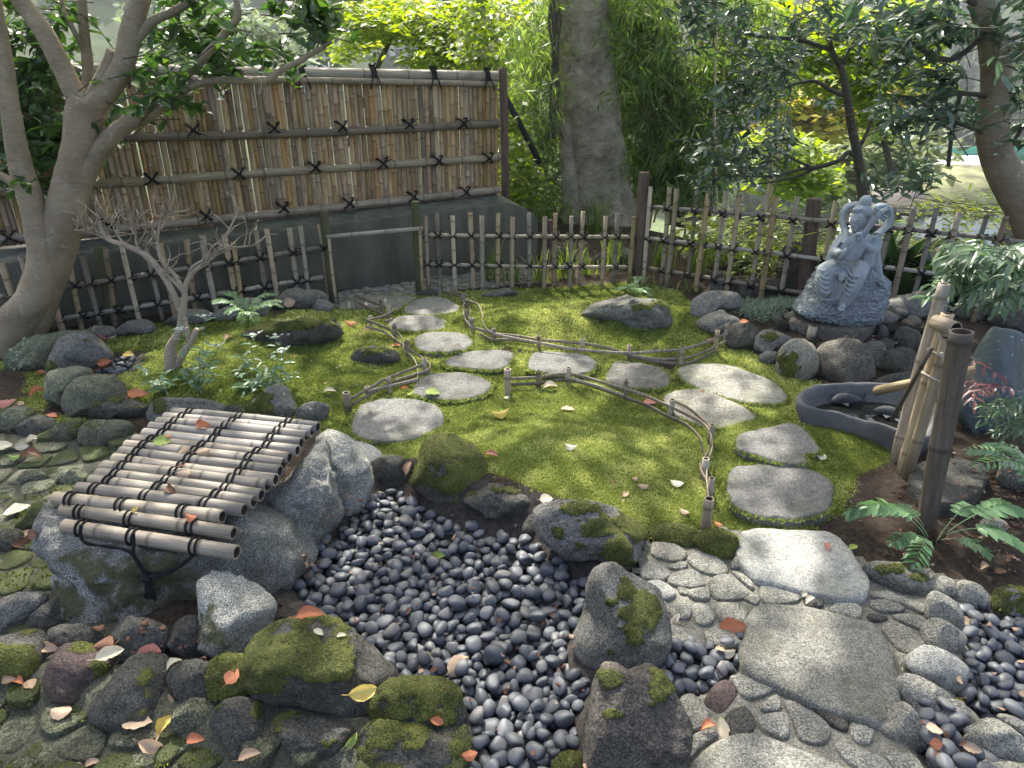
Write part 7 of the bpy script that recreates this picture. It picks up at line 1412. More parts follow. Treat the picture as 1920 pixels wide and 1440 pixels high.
for l in L0[2:]:
    for k in range(9):
        f = r.uniform(0.3, 1.0) * (len(l) - 1); i = min(int(f), len(l) - 2); u = f - i; x, y = l[i][0] * (1 - u) + l[i + 1][0] * u, l[i][1] * (1 - u) + l[i + 1][1] * u; pts = [(x, y, 1.6)]; a = r.uniform(-2.6, -0.5)
        for m in range(4): a += r.normal() * 0.45; st = r.uniform(8, 20); x += st * math.cos(a); y += st * math.sin(a); pts.append((x, y, 1.4 - 0.3 * m, r.normal() * 0.03))
        V, F = px_limb(pts, YD, 5, 10, 0.03, k); b.add(V, F)
attach(b.build('branches', BARK_DRY), sh)

# ---- ferns
def frond_mesh(L, n, lw, ll, seed, curl=0.7, tmpl=T_FOLD, tone=0.5, stem=0.002, name='frond', start=0.15):
    r = np.random.default_rng(seed); t = np.linspace(0, 1, 14); S = np.c_[L * (t - 0.18 * curl * t ** 3), 0.03 * L * np.sin(t * 3 + seed), L * (0.75 * t - curl * t ** 2)]
    b = MB(); V, F = tube_vf(S, np.interp(t, [0, 1], [stem, stem * 0.3]), 5, False); b.add(V, F, 0.9); P, D, N, LL, WW, T = [], [], [], [], [], []
    for k in range(n):
        f = start + (1 - start) * (k + 0.5) / n; i = f * 13; i0 = min(int(i), 12); p = S[i0] * (1 - i + i0) + S[i0 + 1] * (i - i0); d = unit(S[i0 + 1] - S[i0]); sc = math.sin(math.pi * min(1, 0.12 + 0.88 * (1 - f) ** 0.75 + 0.1)) if f > 0.35 else 0.6 + 1.1 * f; sc = max(0.25, min(1, sc))
        for sg in (1, -1):
            s = unit(np.cross([0, 0, 1.0], d)) * sg; P.append(p); D.append(unit(s * 0.9 + d * 0.45 + np.array([0, 0, -0.15 + r.normal() * 0.1]))); up = unit(np.cross(s * sg, d) * -1); N.append(np.array([0, 0, 1.0]) + r.normal(size=3) * 0.15); LL.append(ll * sc * r.uniform(0.9, 1.1)); WW.append(lw * (0.5 + 0.5 * sc)); T.append(np.clip(tone + r.normal() * 0.15, 0, 1))
    P.append(S[-1]); D.append(unit(S[-1] - S[-2])); N.append(np.array([0, 0, 1.0])); LL.append(ll * 0.5); WW.append(lw * 0.6); T.append(tone)
    V, F, a = leaf_vf(np.array(P), np.array(D), np.array(N), np.array(LL), np.array(WW), np.array(T), tmpl); b.add(V, F, a); return b.mesh(name, False, 'tone')
def fern(label, base, fronds, mat, L, n, lw, ll, seed, crown=True, name='fern', tmpl=T_FOLD, tone=0.5, tiltr=(0.1, 0.6), curl=0.75, sc=None, azs=None, start=0.15):
    root = empty(name, base, label, 'fern'); r = np.random.default_rng(seed); ms = [frond_mesh(L, n, lw, ll, seed + k, curl * r.uniform(0.8, 1.2), tmpl, tone, 0.0025, start=start) for k in range(4)]
    for m in ms: m.materials.append(mat)
    for k in range(fronds):
        o = bpy.data.objects.new('frond', ms[k % 4]); COL.objects.link(o); attach(o, root); az = (azs[k] if azs else k * 2.399 + r.normal() * 0.25); s = (sc[k] if sc else r.uniform(0.65, 1.1)); o.matrix_basis = Matrix.Translation(base) @ Matrix.Rotation(az, 4, 'Z') @ Matrix.Rotation(-r.uniform(*tiltr), 4, 'Y') @ Matrix.Scale(s, 4)
    if crown:
        b = MB()
        for k in range(30): a = r.uniform(0, 6.28); q = np.array([math.cos(a), math.sin(a), 0]) * r.uniform(0.01, 0.03); b.tube(np.array([base + q * 0.5 + [0, 0, 0.0], base + q * 1.2 + [0, 0, 0.03], base + q * 1.7 + [0, 0, r.uniform(0.03, 0.07)]]), [0.005, 0.004, 0.002], 4)
        o = b.build('crown', m_plain('fern_base', (0.04, 0.026, 0.018), 0.95, 0.3)); o['kind'] = 'stuff'; attach(o, root)
fern('small silvery green fern on the moss near the left gate post', G(467, 606) + [0, 0, 0.04], 13, FERNM, 0.27, 15, 0.012, 0.052, 3, tone=0.6)
fern('bright green fern on the crest of the mound by the tall post', G(1190, 552) + [0, 0, 0.0], 11, FERNM, 0.20, 13, 0.013, 0.045, 5, False, tone=0.75)
fern('holly leaved fern with a shaggy dark base in the bare soil', G(1738, 1040) + [0, 0, 0.05], 9, FERNM, 0.42, 8, 0.040, 0.088, 8, True, tmpl=T_OVAL, tone=0.18, tiltr=(0.15, 0.5), azs=[3.05, 2.6, 0.15, 0.5, 3.5, -0.25, 1.9, 3.9, -0.7], sc=[0.75, 0.78, 0.9, 0.75, 0.52, 0.8, 0.5, 0.58, 0.48], start=0.42)
fern('glossy fern in the shade under the nandina by the fence', G(1850, 560) + [0, -.05, 0.08], 11, FERNM, 0.32, 13, 0.018, 0.065, 11, False, tone=0.3)
fern('green fern at the right margin beside the pale post base', G(1900, 965) + [0.05, 0, 0.10], 7, FERNM, 0.36, 12, 0.022, 0.07, 14, False, tone=0.35)
# ---- leafy stems with white flower heads
r = np.random.default_rng(40); k = 0
AST = [('leafiest white flowered aster clump beside the bare shrub', (372, 738), [(340, 620, 1), (350, 690, 0), (392, 670, 0), (375, 655, 0), (410, 650, 1), (400, 700, 0), (360, 705, 0), (385, 596, 1)]), ('white flowered aster stems in front of the mossy dark boulder', (520, 730), [(518, 632, 1), (530, 660, 1), (500, 690, 0), (545, 700, 0), (480, 690, 0)]), ('low aster clump with one white head nearest the lumpy boulder', (300, 735), [(297, 722, 1), (268, 690, 0), (310, 700, 0), (325, 715, 0)]), ('aster stem with a flat white head left of the mossy dark boulder', (470, 700), [(474, 630, 1), (455, 668, 0)]), ('spreading leafy aster just above the tent shaped boulder', (465, 735), [(440, 705, 0), (480, 715, 0), (510, 720, 0), (450, 725, 0)])]
for lab, bp, stems in AST:
    base = G(*bp); root = empty('aster_plant', base, lab, 'plant', 'white flowered asters on the left bank')
    for (px, py, fl) in stems:
        tip = at_y(px, py, base[1] + r.normal() * 0.04); c = MB(); mid = base * 0.45 + tip * 0.55 + np.array([r.normal() * .015, r.normal() * .02, 0]); S = spline(np.array([base + [r.normal() * .03, r.normal() * .03, 0], mid, tip]), 12); c.tube(S, 0.0017, 5); P, D, T = [], [], []
        for i in range(3, 12):
            az = i * 2.4 + px; P.append(S[i]); D.append(np.array([math.cos(az), math.sin(az), 0.15 + r.normal() * 0.25])); T.append(np.clip(r.normal(0.5, 0.18), 0, 1))
        n = len(P); N = unit(np.c_[r.normal(size=n) * 0.3, r.normal(size=n) * 0.3, np.ones(n)]); V, F, a = leaf_vf(np.array(P), np.array(D), N, 0.075 * r.uniform(0.55, 1.1, n), 0.024 * r.uniform(0.7, 1.1, n), np.array(T), T_OVAL); c.add(V, F, a); attach(c.build('leafy_stem', ASTERM, None, False, 'tone'), root)
        if fl:
            h = MB()
            for i in range(9):
                q = tip + np.array([r.normal() * 0.016, r.normal() * 0.016, 0.012 + r.normal() * 0.004]); h.tube(np.array([tip - [0, 0, .01], q]), 0.0008, 3, False)
                nn = 8; az = np.arange(nn) * 2 * np.pi / nn + r.random(); V, F, a = leaf_vf(np.repeat(q[None], nn, 0), np.c_[np.cos(az), np.sin(az), np.full(nn, 0.15)], np.tile([0, 0, 1.0], (nn, 1)), 0.009, 0.004, 0.5, T_QUAD); h.add(V, F, 0.5)
            attach(h.build('flower_head', WHITEF, None, False, 'tone'), root)
# ---- nandina at the right margin, with a red tipped branch
def nandina(label, sprays, y, mat, L, seed, base):
    root = empty('nandina', gz(*base), label, 'shrub'); r = np.random.default_rng(seed)
    for (px, py, n, *dy) in sprays:
        tip = at_y(px, py, y + (dy[0] if dy else 0)); h = unit(np.array([-0.7 + r.normal() * 0.5, -0.3 + r.normal() * 0.3, -0.05 + r.normal() * 0.25])); c = MB(); st = tip - h * 0.22 + [0, 0, -0.02]; c.tube(spline(np.array([st, tip - h * 0.1 + [0, 0, .01], tip]), 8), 0.0016, 4, False); P, D = [], []
        for j in range(n):
            f = 0.25 + 0.75 * (j // 2 + 0.5) / (n / 2); s = unit(np.cross(h, [0, 0, 1.0])) * (1 if j % 2 else -1); P.append(st + (tip - st) * f); D.append(unit(s * r.uniform(0.6, 1.0) + h * 0.8 + np.array([0, 0, -0.25 + r.normal() * 0.2])))
        P.append(tip); D.append(unit(h + np.array([0, 0, -0.3]))); m = len(P); N = unit(np.c_[r.normal(size=m) * 0.35, r.normal(size=m) * 0.35, np.ones(m)]); V, F, a = leaf_vf(np.array(P), np.array(D), N, L * r.uniform(0.75, 1.2, m), L * 0.32, np.clip(r.normal(0.5, 0.2, m), 0, 1), T_OVAL); c.add(V, F, a); attach(c.build('leaf_spray', mat, None, False, 'tone'), root)
YN = float(G(1900, 800)[1])
rr_ = np.random.default_rng(50)
nandina('big nandina bush with long pointed leaves at the right margin', [(int(1780 + 150 * rr_.random()), int(455 + 115 * rr_.random()), 9, rr_.normal() * 0.2) for _ in range(44)] + [(1770, 545, 7), (1795, 550, 7), (1840, 500, 9), (1740, 556, 5)], YN - 0.15, NANDINA, 0.085, 51, (at_y(1930, 600, YN)[0] + 0.1, YN - 0.1))
nandina('low green nandina shoot in front of the blue green slab', [(int(1835 + 90 * rr_.random()), int(755 + 70 * rr_.random()), 8, rr_.normal() * 0.06) for _ in range(20)], YN - 0.28, NANDINA, 0.05, 52, (at_y(1900, 830, YN - .2)[0], YN - 0.25))
nandina('thin nandina branch with dull red leaves across the blue green slab', [(int(1820 + 105 * rr_.random()), int(700 + 55 * rr_.random()), 6, rr_.normal() * 0.05) for _ in range(6)], YN - 0.30, NANDRED, 0.06, 53, (at_y(1940, 830, YN - .2)[0], YN - 0.25))
# ---- grey green ground cover by the statue, grass behind the middle fence, broad leaves behind the right fence
W = poly_z([(1372, 590), (1395, 562), (1450, 558), (1492, 572), (1485, 600), (1430, 610)], 0.1); r = np.random.default_rng(61); P = []
while len(P) < 2600:
    p = W.min(0) + r.random(2) * np.ptp(W, axis=0)
    if poly_sd(p[None], W)[0] > 0: P.append([p[0], p[1], float(Hf(p[0], p[1])) + r.uniform(0.0, 0.075)])
P = np.array(P); n = len(P); o = leaf_obj('ground_cover', P, rand_dirs(n, r, 0.9), rand_dirs(n, r, 0.5), r.uniform(0.03, 0.055, n), 0.006, np.clip(r.normal(0.5, 0.25, n), 0, 1), GREYLEAF, T_QUAD); tag(o, 'mat of fine grey green foliage left of the statue', kind='stuff')
def blades(label, areas, L, mat, seed, w=0.012, name='grass_clump', cat='grass'):
    """arching strap blades; one object per tuft"""
    r = np.random.default_rng(seed)
    for (px, py, n, l, lab) in areas:
        base = G(px, py); root = MB()
        for k in range(n):
            b0 = base + np.array([r.normal() * 0.05, r.normal() * 0.03, -0.02]); az = r.uniform(0, 6.28); d = np.array([math.cos(az), math.sin(az), 0]); ln = l * r.uniform(0.55, 1.1); t = np.linspace(0, 1, 6); c = r.uniform(0.25, 0.9)
            S = b0 + d[None] * (ln * 0.55 * c * t ** 1.6)[:, None] + np.array([0, 0, 1.0])[None] * (ln * (t - 0.45 * c * t ** 2.4))[:, None]; s = np.array([-d[1], d[0], 0]); ww = w * (1 - t ** 2) * r.uniform(0.7, 1.2) * 0.5 + 0.0006
            V = np.vstack([S + s * ww[:, None], S - s * ww[:, None]]); F = np.array([[i, i + 1, i + 7, i + 6] for i in range(5)]); root.add(V, F, np.clip(r.normal(0.5, 0.25), 0, 1))
        tag(root.build(name, mat, None, True, 'tone'), lab, cat, 'grass clumps behind the low fences')
blades('', [(925, 528, 26, .45, 'upright grass clump behind the middle fence nearest the gateway'), (960, 530, 20, .30, 'short grass clump second along behind the middle fence'), (1010, 530, 36, .42, 'arching grass clump behind the centre of the middle fence'), (1060, 522, 34, .40, 'pale tipped grass clump right of the fence centre'), (1100, 515, 30, .38, 'grass clump behind the middle fence under the massive trunk'), (1150, 505, 36, .45, 'tallest grass clump beside the tall brown corner post'), (1118, 440, 44, .60, 'dark strap leaved clump against the foot of the massive trunk'), (1240, 505, 36, .45, 'grass clump just inside the right fence near the corner post'), (1300, 515, 30, .42, 'light green grass clump behind the third bay of the right fence'), (1340, 500, 24, .35, 'small grass clump left of the tall upright rock'), (1205, 540, 12, .2, 'low grass sprig at the foot of the corner post'), (1290, 545, 14, .16, 'tiny grass tuft beside the rounded brown rock')], 0.4, GRASS, 71)
asp = empty('aspidistra', gz(3.3, 5.0), 'clump of broad dark upright leaves crowding behind the right fence', 'plant'); r = np.random.default_rng(80); t = np.linspace(0, 1, 8); me_ = []
for k in range(4):
    wv = 0.055 * np.sin(np.pi * np.clip(t * 0.92 + 0.06, 0, 1)) ** 0.8; c = 0.3 + 0.25 * k; S = np.c_[0.30 * c * t ** 1.8, 0 * t, 0.52 * (t - 0.35 * c * t ** 2.2)]; V = np.vstack([S + np.c_[0 * t, wv, 0.25 * wv], S, S + np.c_[0 * t, -wv, 0.25 * wv]]); F = np.array([[i + o_, i + 1 + o_, i + 9 + o_, i + 8 + o_] for i in range(7) for o_ in (0, 8)]); m = mesh_np('leaf', V, F, True, {'tone': np.full(24, 0.25 + 0.16 * k)}); m.materials.append(ASPID); me_.append(m)
for k in range(58):
    px = r.uniform(1640, 1900); B0 = on_line(RA + [0.03, 0.16, 0], RB + [0.03, 0.16, 0], px, r.uniform(545, 600)); B0 = B0 + np.array([0, r.uniform(0.05, 0.55), 0]); B0[2] = float(Hf(B0[0], B0[1])) - 0.0; o = bpy.data.objects.new('leaf', me_[k % 4]); COL.objects.link(o); attach(o, asp); o.matrix_basis = Matrix.Translation(B0) @ Matrix.Rotation(r.uniform(0, 6.28), 4, 'Z') @ Matrix.Scale(r.uniform(0.75, 1.25), 4)
broad('light green bamboo shoots rising beyond the right fence', 'bamboo_shoots', [(1770, 385, 30, 18, 160), (1850, 400, 60, 18, 260), (1900, 380, 30, 25, 160), (1680, 470, 60, 50, 500), (1580, 470, 40, 40, 300), (1440, 450, 80, 50, 700), (1760, 460, 60, 40, 300)], YR + 1.1, 0.12, VINE, 90, (), 0.16, 0.3, 'bamboo', 0.7, -0.1)
broad('bright green low shrub seen through the right fence', 'shrub', [(1430, 480, 60, 30, 500), (1560, 490, 40, 30, 350), (1700, 490, 60, 30, 350), (1820, 480, 50, 40, 350), (1330, 440, 40, 40, 300)], YR + 1.7, 0.10, VINE, 91, (), 0.6, 0.4, 'shrub', 0.45)
vr = MB(); r = np.random.default_rng(93)
A_ = at_y(868, 378, 6.5); P = np.array([A_, A_ + [0.09, -0.10, -0.035], A_ + [0.2, -0.2, -0.07], A_ + [0.26, -0.25, -0.14]]); vr.tube(spline(P, 14), 0.003, 5, a=0.5)
Q = spline(P, 9); n = 9; V, F, a = leaf_vf(Q, np.c_[r.normal(size=n), r.normal(size=n) - 0.5, r.normal(size=n) * 0.2], np.tile([0, -0.4, 1.0], (n, 1)), 0.065, 0.055, 0.45, T_OVAL); vr.add(V, F, a); tag(vr.build('creeper', VINE, None, False, 'tone'), 'small creeper trailing over the concrete wall at the screen foot', 'vine')
sp = MB(); r = np.random.default_rng(94); A_ = G(5, 705)
for k in range(9):
    tip = at_y(r.uniform(10, 62), r.uniform(632, 690), A_[1] - 0.02 + r.normal() * 0.03); sp.tube(spline(np.array([A_, A_ * .5 + tip * .5 + [0, 0, .02], tip]), 8), 0.0015, 4, a=0.3); n = 9; u = r.uniform(0.45, 1, n)[:, None]; V, F, a = leaf_vf(A_ * (1 - u) + tip * u, rand_dirs(n, r, 0.2), rand_dirs(n, r, 1.2), 0.022, 0.014, 0.7, T_FOLD); sp.add(V, F, 0.8)
tag(sp.build('seedling', GREYLEAF, None, False, 'tone'), 'thin pale leaved seedling leaning by the foot of the camellia trunk', 'plant')

# ---- unseen overhead crown and boughs, added to the zelkova to block the sun
SPOTS = [(840, 640, 50), (1060, 770, 75), (1130, 560, 70), (1240, 600, 50), (860, 722, 55), (1390, 760, 60), (1340, 710, 60), (1480, 1035, 85), (1560, 1230, 110), (1660, 1300, 40), (960, 1380, 110), (880, 1330, 40), (575, 870, 55), (640, 835, 45), (505, 1005, 55), (105, 970, 40), (430, 830, 110), (560, 720, 70), (1000, 680, 60), (1450, 690, 60), (1590, 660, 40), (1440, 830, 50), (1460, 900, 60), (740, 780, 60), (1250, 1090, 60), (1720, 1250, 60), (1560, 610, 50), (700, 800, 40), (960, 560, 40), (1130, 980, 45), (1020, 1060, 60), (350, 870, 60), (1850, 1000, 40), (240, 930, 50), (380, 660, 40), (1750, 640, 40), (1600, 500, 40)]
r = np.random.default_rng(123); n = 24000
Q = np.c_[r.uniform(-6.5, 5.5, n), r.uniform(2.6, 10.6, n), r.uniform(4.4, 7.0, n)]
Q += 0.0; cl = fbm(Q * 0.9, 3, 12); Q = Q[cl > 0.40]; n = len(Q)
el = (Q[:, 2] - 1.6) / np.hypot(Q[:, 0], Q[:, 1]); keep = proj(Q)[:, 1] < -130; Q = Q[keep & (proj(Q)[:, 2] > 0)]
for (x, y, rp_) in SPOTS:  # leaves cleared along the sun's path so light patches land here
    g = G(x, y); rad = rp_ / FPX * float((g - CAM) @ CF) * 0.8; v = Q - g; d = np.linalg.norm(v - (v @ SUN_DIR)[:, None] * SUN_DIR, axis=1); Q = Q[(d > rad) | (r.random(len(Q)) < 0.12)]
n = len(Q); o = leaf_obj('crown', Q, rand_dirs(n, r, -0.1), rand_dirs(n, r, 1.3), r.uniform(0.11, 0.2, n), r.uniform(0.06, 0.10, n), np.clip(r.normal(0.5, 0.2, n), 0, 1), MAPLE, T_QUAD, big); o['kind'] = 'stuff'
b = MB()
for k in range(9):
    a = -2.6 + k * 0.62; tgt = np.array([1.0 + 5.0 * math.cos(a), 7.8 + 4.2 * math.sin(a), 6.0 + r.normal() * 0.5]); V, F = limb([np.array([1.0, YB, 4.2 + 0.25 * (k % 4)]), np.array([1.0, YB, 4.6]) * .5 + tgt * .5 + [0, 0, .5], tgt], [0.16, 0.09, 0.03], 18, 9, 0.05, k); b.add(V, F)
attach(b.build('limb', BARK_BIG), big)
# ------------------------------------------------------------------ what leaves can lie on
def bvh():
    Vs, Fs, n = [], [], 0
    for P, F in SOLIDS: Vs.append(P); Fs.append(np.asarray(F)[:, :3] + n); n += len(P)
    gf = grid_faces(len(gx), len(gy)); Vs.append(GV); Fs.append(np.vstack([gf[:, [0, 1, 2]], gf[:, [0, 2, 3]]]) + n)
    return BVHTree.FromPolygons([tuple(v) for v in np.vstack(Vs)], [tuple(int(i) for i in f) for f in np.vstack(Fs)])
TREE = bvh()
def hit(px, py):
    d = ray(px, py); d = d / np.linalg.norm(d); loc, nrm, i, dist = TREE.ray_cast(Vector(CAM), Vector(d)); 
    if loc is None: return G(px, py), np.array([0, 0, 1.0])
    nrm = np.array(nrm); nrm = nrm if nrm @ d < 0 else -nrm
    return np.array(loc), nrm
def m_dry(name, c1, c2):
    t = NT(name); v = t.coord(); f = t.math('ADD', t.math('MULTIPLY', t.noise(v, 3.0, 5, 0.7), 0.8), t.math('MULTIPLY', t.rnd(), 0.25)); col = t.ramp(f, [(0.25, c1), (0.75, c2)]); sp = t.noise(v, 14, 3, 0.6); col = t.mix(t.fit(sp, 0.66, 0.74, 0, 0.8), col, tuple(x * 0.22 for x in c1)); vn = t.attr('vein'); col = t.mix(t.math('MULTIPLY', vn, 0.35), col, tuple(min(1, x * 1.5) for x in c2))
    t.done(col, 0.65, t.bump(sp, 0.2, 0.02), 0.3); tr = t.new('ShaderNodeBsdfTranslucent'); t.l.new(col, tr.inputs[0]); mx = t.new('ShaderNodeMixShader'); mx.inputs[0].default_value = 0.25; t.l.new(t.b.outputs[0], mx.inputs[1]); t.l.new(tr.outputs[0], mx.inputs[2]); t.l.new(mx.outputs[0], t.out.inputs['Surface']); return t.m
DRY = {'orange': m_dry('orange_dry_leaf', (0.36, 0.12, 0.055), (0.58, 0.23, 0.12)), 'red': m_dry('red_dry_leaf', (0.30, 0.10, 0.085), (0.48, 0.21, 0.18)), 'tan': m_dry('tan_dry_leaf', (0.36, 0.24, 0.16), (0.56, 0.42, 0.30)), 'cream': m_dry('cream_dry_leaf', (0.55, 0.47, 0.33), (0.74, 0.67, 0.52)),
       'yellow': m_dry('yellow_dry_leaf', (0.45, 0.32, 0.06), (0.66, 0.52, 0.16)), 'green': m_dry('green_dry_leaf', (0.17, 0.25, 0.05), (0.33, 0.40, 0.11)), 'brown': m_dry('brown_dry_leaf', (0.12, 0.055, 0.035), (0.26, 0.14, 0.085)), 'rose': m_dry('rose_dry_leaf', (0.34, 0.225, 0.14), (0.52, 0.38, 0.26))}
def dry_mesh(seed, width=0.62, curl=0.2, ragged=0.05):
    e = np.random.default_rng(seed); n = 11; t = np.linspace(0, 1, n); w = width * 0.5 * np.sin(np.pi * t ** 0.82) ** 0.75; w[0] = 0.015; w[-1] = 0.004; rows = []; vein = []
    for k in range(n):
        for j, u in enumerate((-1, -0.55, 0, 0.55, 1)):
            ww = w[k] * (1 + ragged * e.normal() * (abs(u) == 1)); rows.append([t[k] - 0.5, u * ww, curl * (abs(u) ** 1.6) * w[k] * 1.6 - curl * 1.2 * (t[k] - 0.5) ** 2 + 0.02 * e.normal() * abs(u)]); vein.append(1.0 if u == 0 else 0)
    F = np.array([[k * 5 + j, k * 5 + j + 1, k * 5 + 6 + j, k * 5 + 5 + j] for k in range(n - 1) for j in range(4)]); V = np.array(rows); V[:, 2] -= V[:, 2].min(); b = MB(); b.add(V, F, np.array(vein)); b.tube(np.array([[-0.5, 0, V[2, 2]], [-0.62, 0.02, V[2, 2]], [-0.74, 0.06, V[2, 2] + 0.03]]), [0.014, 0.011, 0.009], 5); return b.mesh('fallen_leaf', True, 'vein')
LM = [dry_mesh(k, [0.62, 0.5, 0.72, 0.55, 0.85, 0.66][k % 6], [0.15, 0.45, -0.25, 0.6, 0.1, -0.5][k % 6], 0.04 + 0.02 * (k % 3)) for k in range(12)]
LCOL = {}
def fallen(px, py, lpx, ang, col, label, k=None, flat=1.0):
    P, N = hit(px, py); t = float((P - CAM) @ CF); L = lpx / FPX * t * 1.05; k = (int(px * 7 + py * 3) % 12) if k is None else k
    key = (k, col)
    if key not in LCOL: m = LM[k].copy(); m.materials.append(DRY[col]); LCOL[key] = m
    o = bpy.data.objects.new('fallen_leaf', LCOL[key]); COL.objects.link(o); N = unit(N * 0.8 + np.array([0, -0.08, 0.35])); q = Vector(N).to_track_quat('Z', 'Y'); x = CR * math.cos(ang) + np.array([0, 1.0, 0]) * math.sin(ang); x = unit(x - N * np.dot(x, N)); y = np.cross(N, x)
    M = Matrix(((x[0], y[0], N[0], 0), (x[1], y[1], N[1], 0), (x[2], y[2], N[2], 0), (0, 0, 0, 1))); o.matrix_world = Matrix.Translation(P + N * (0.004 + 0.07 * L + (0.016 if lpx > 45 else 0))) @ M @ Matrix.Scale(L, 4); tag(o, label, 'fallen leaf', 'fallen leaves scattered over the garden'); return o
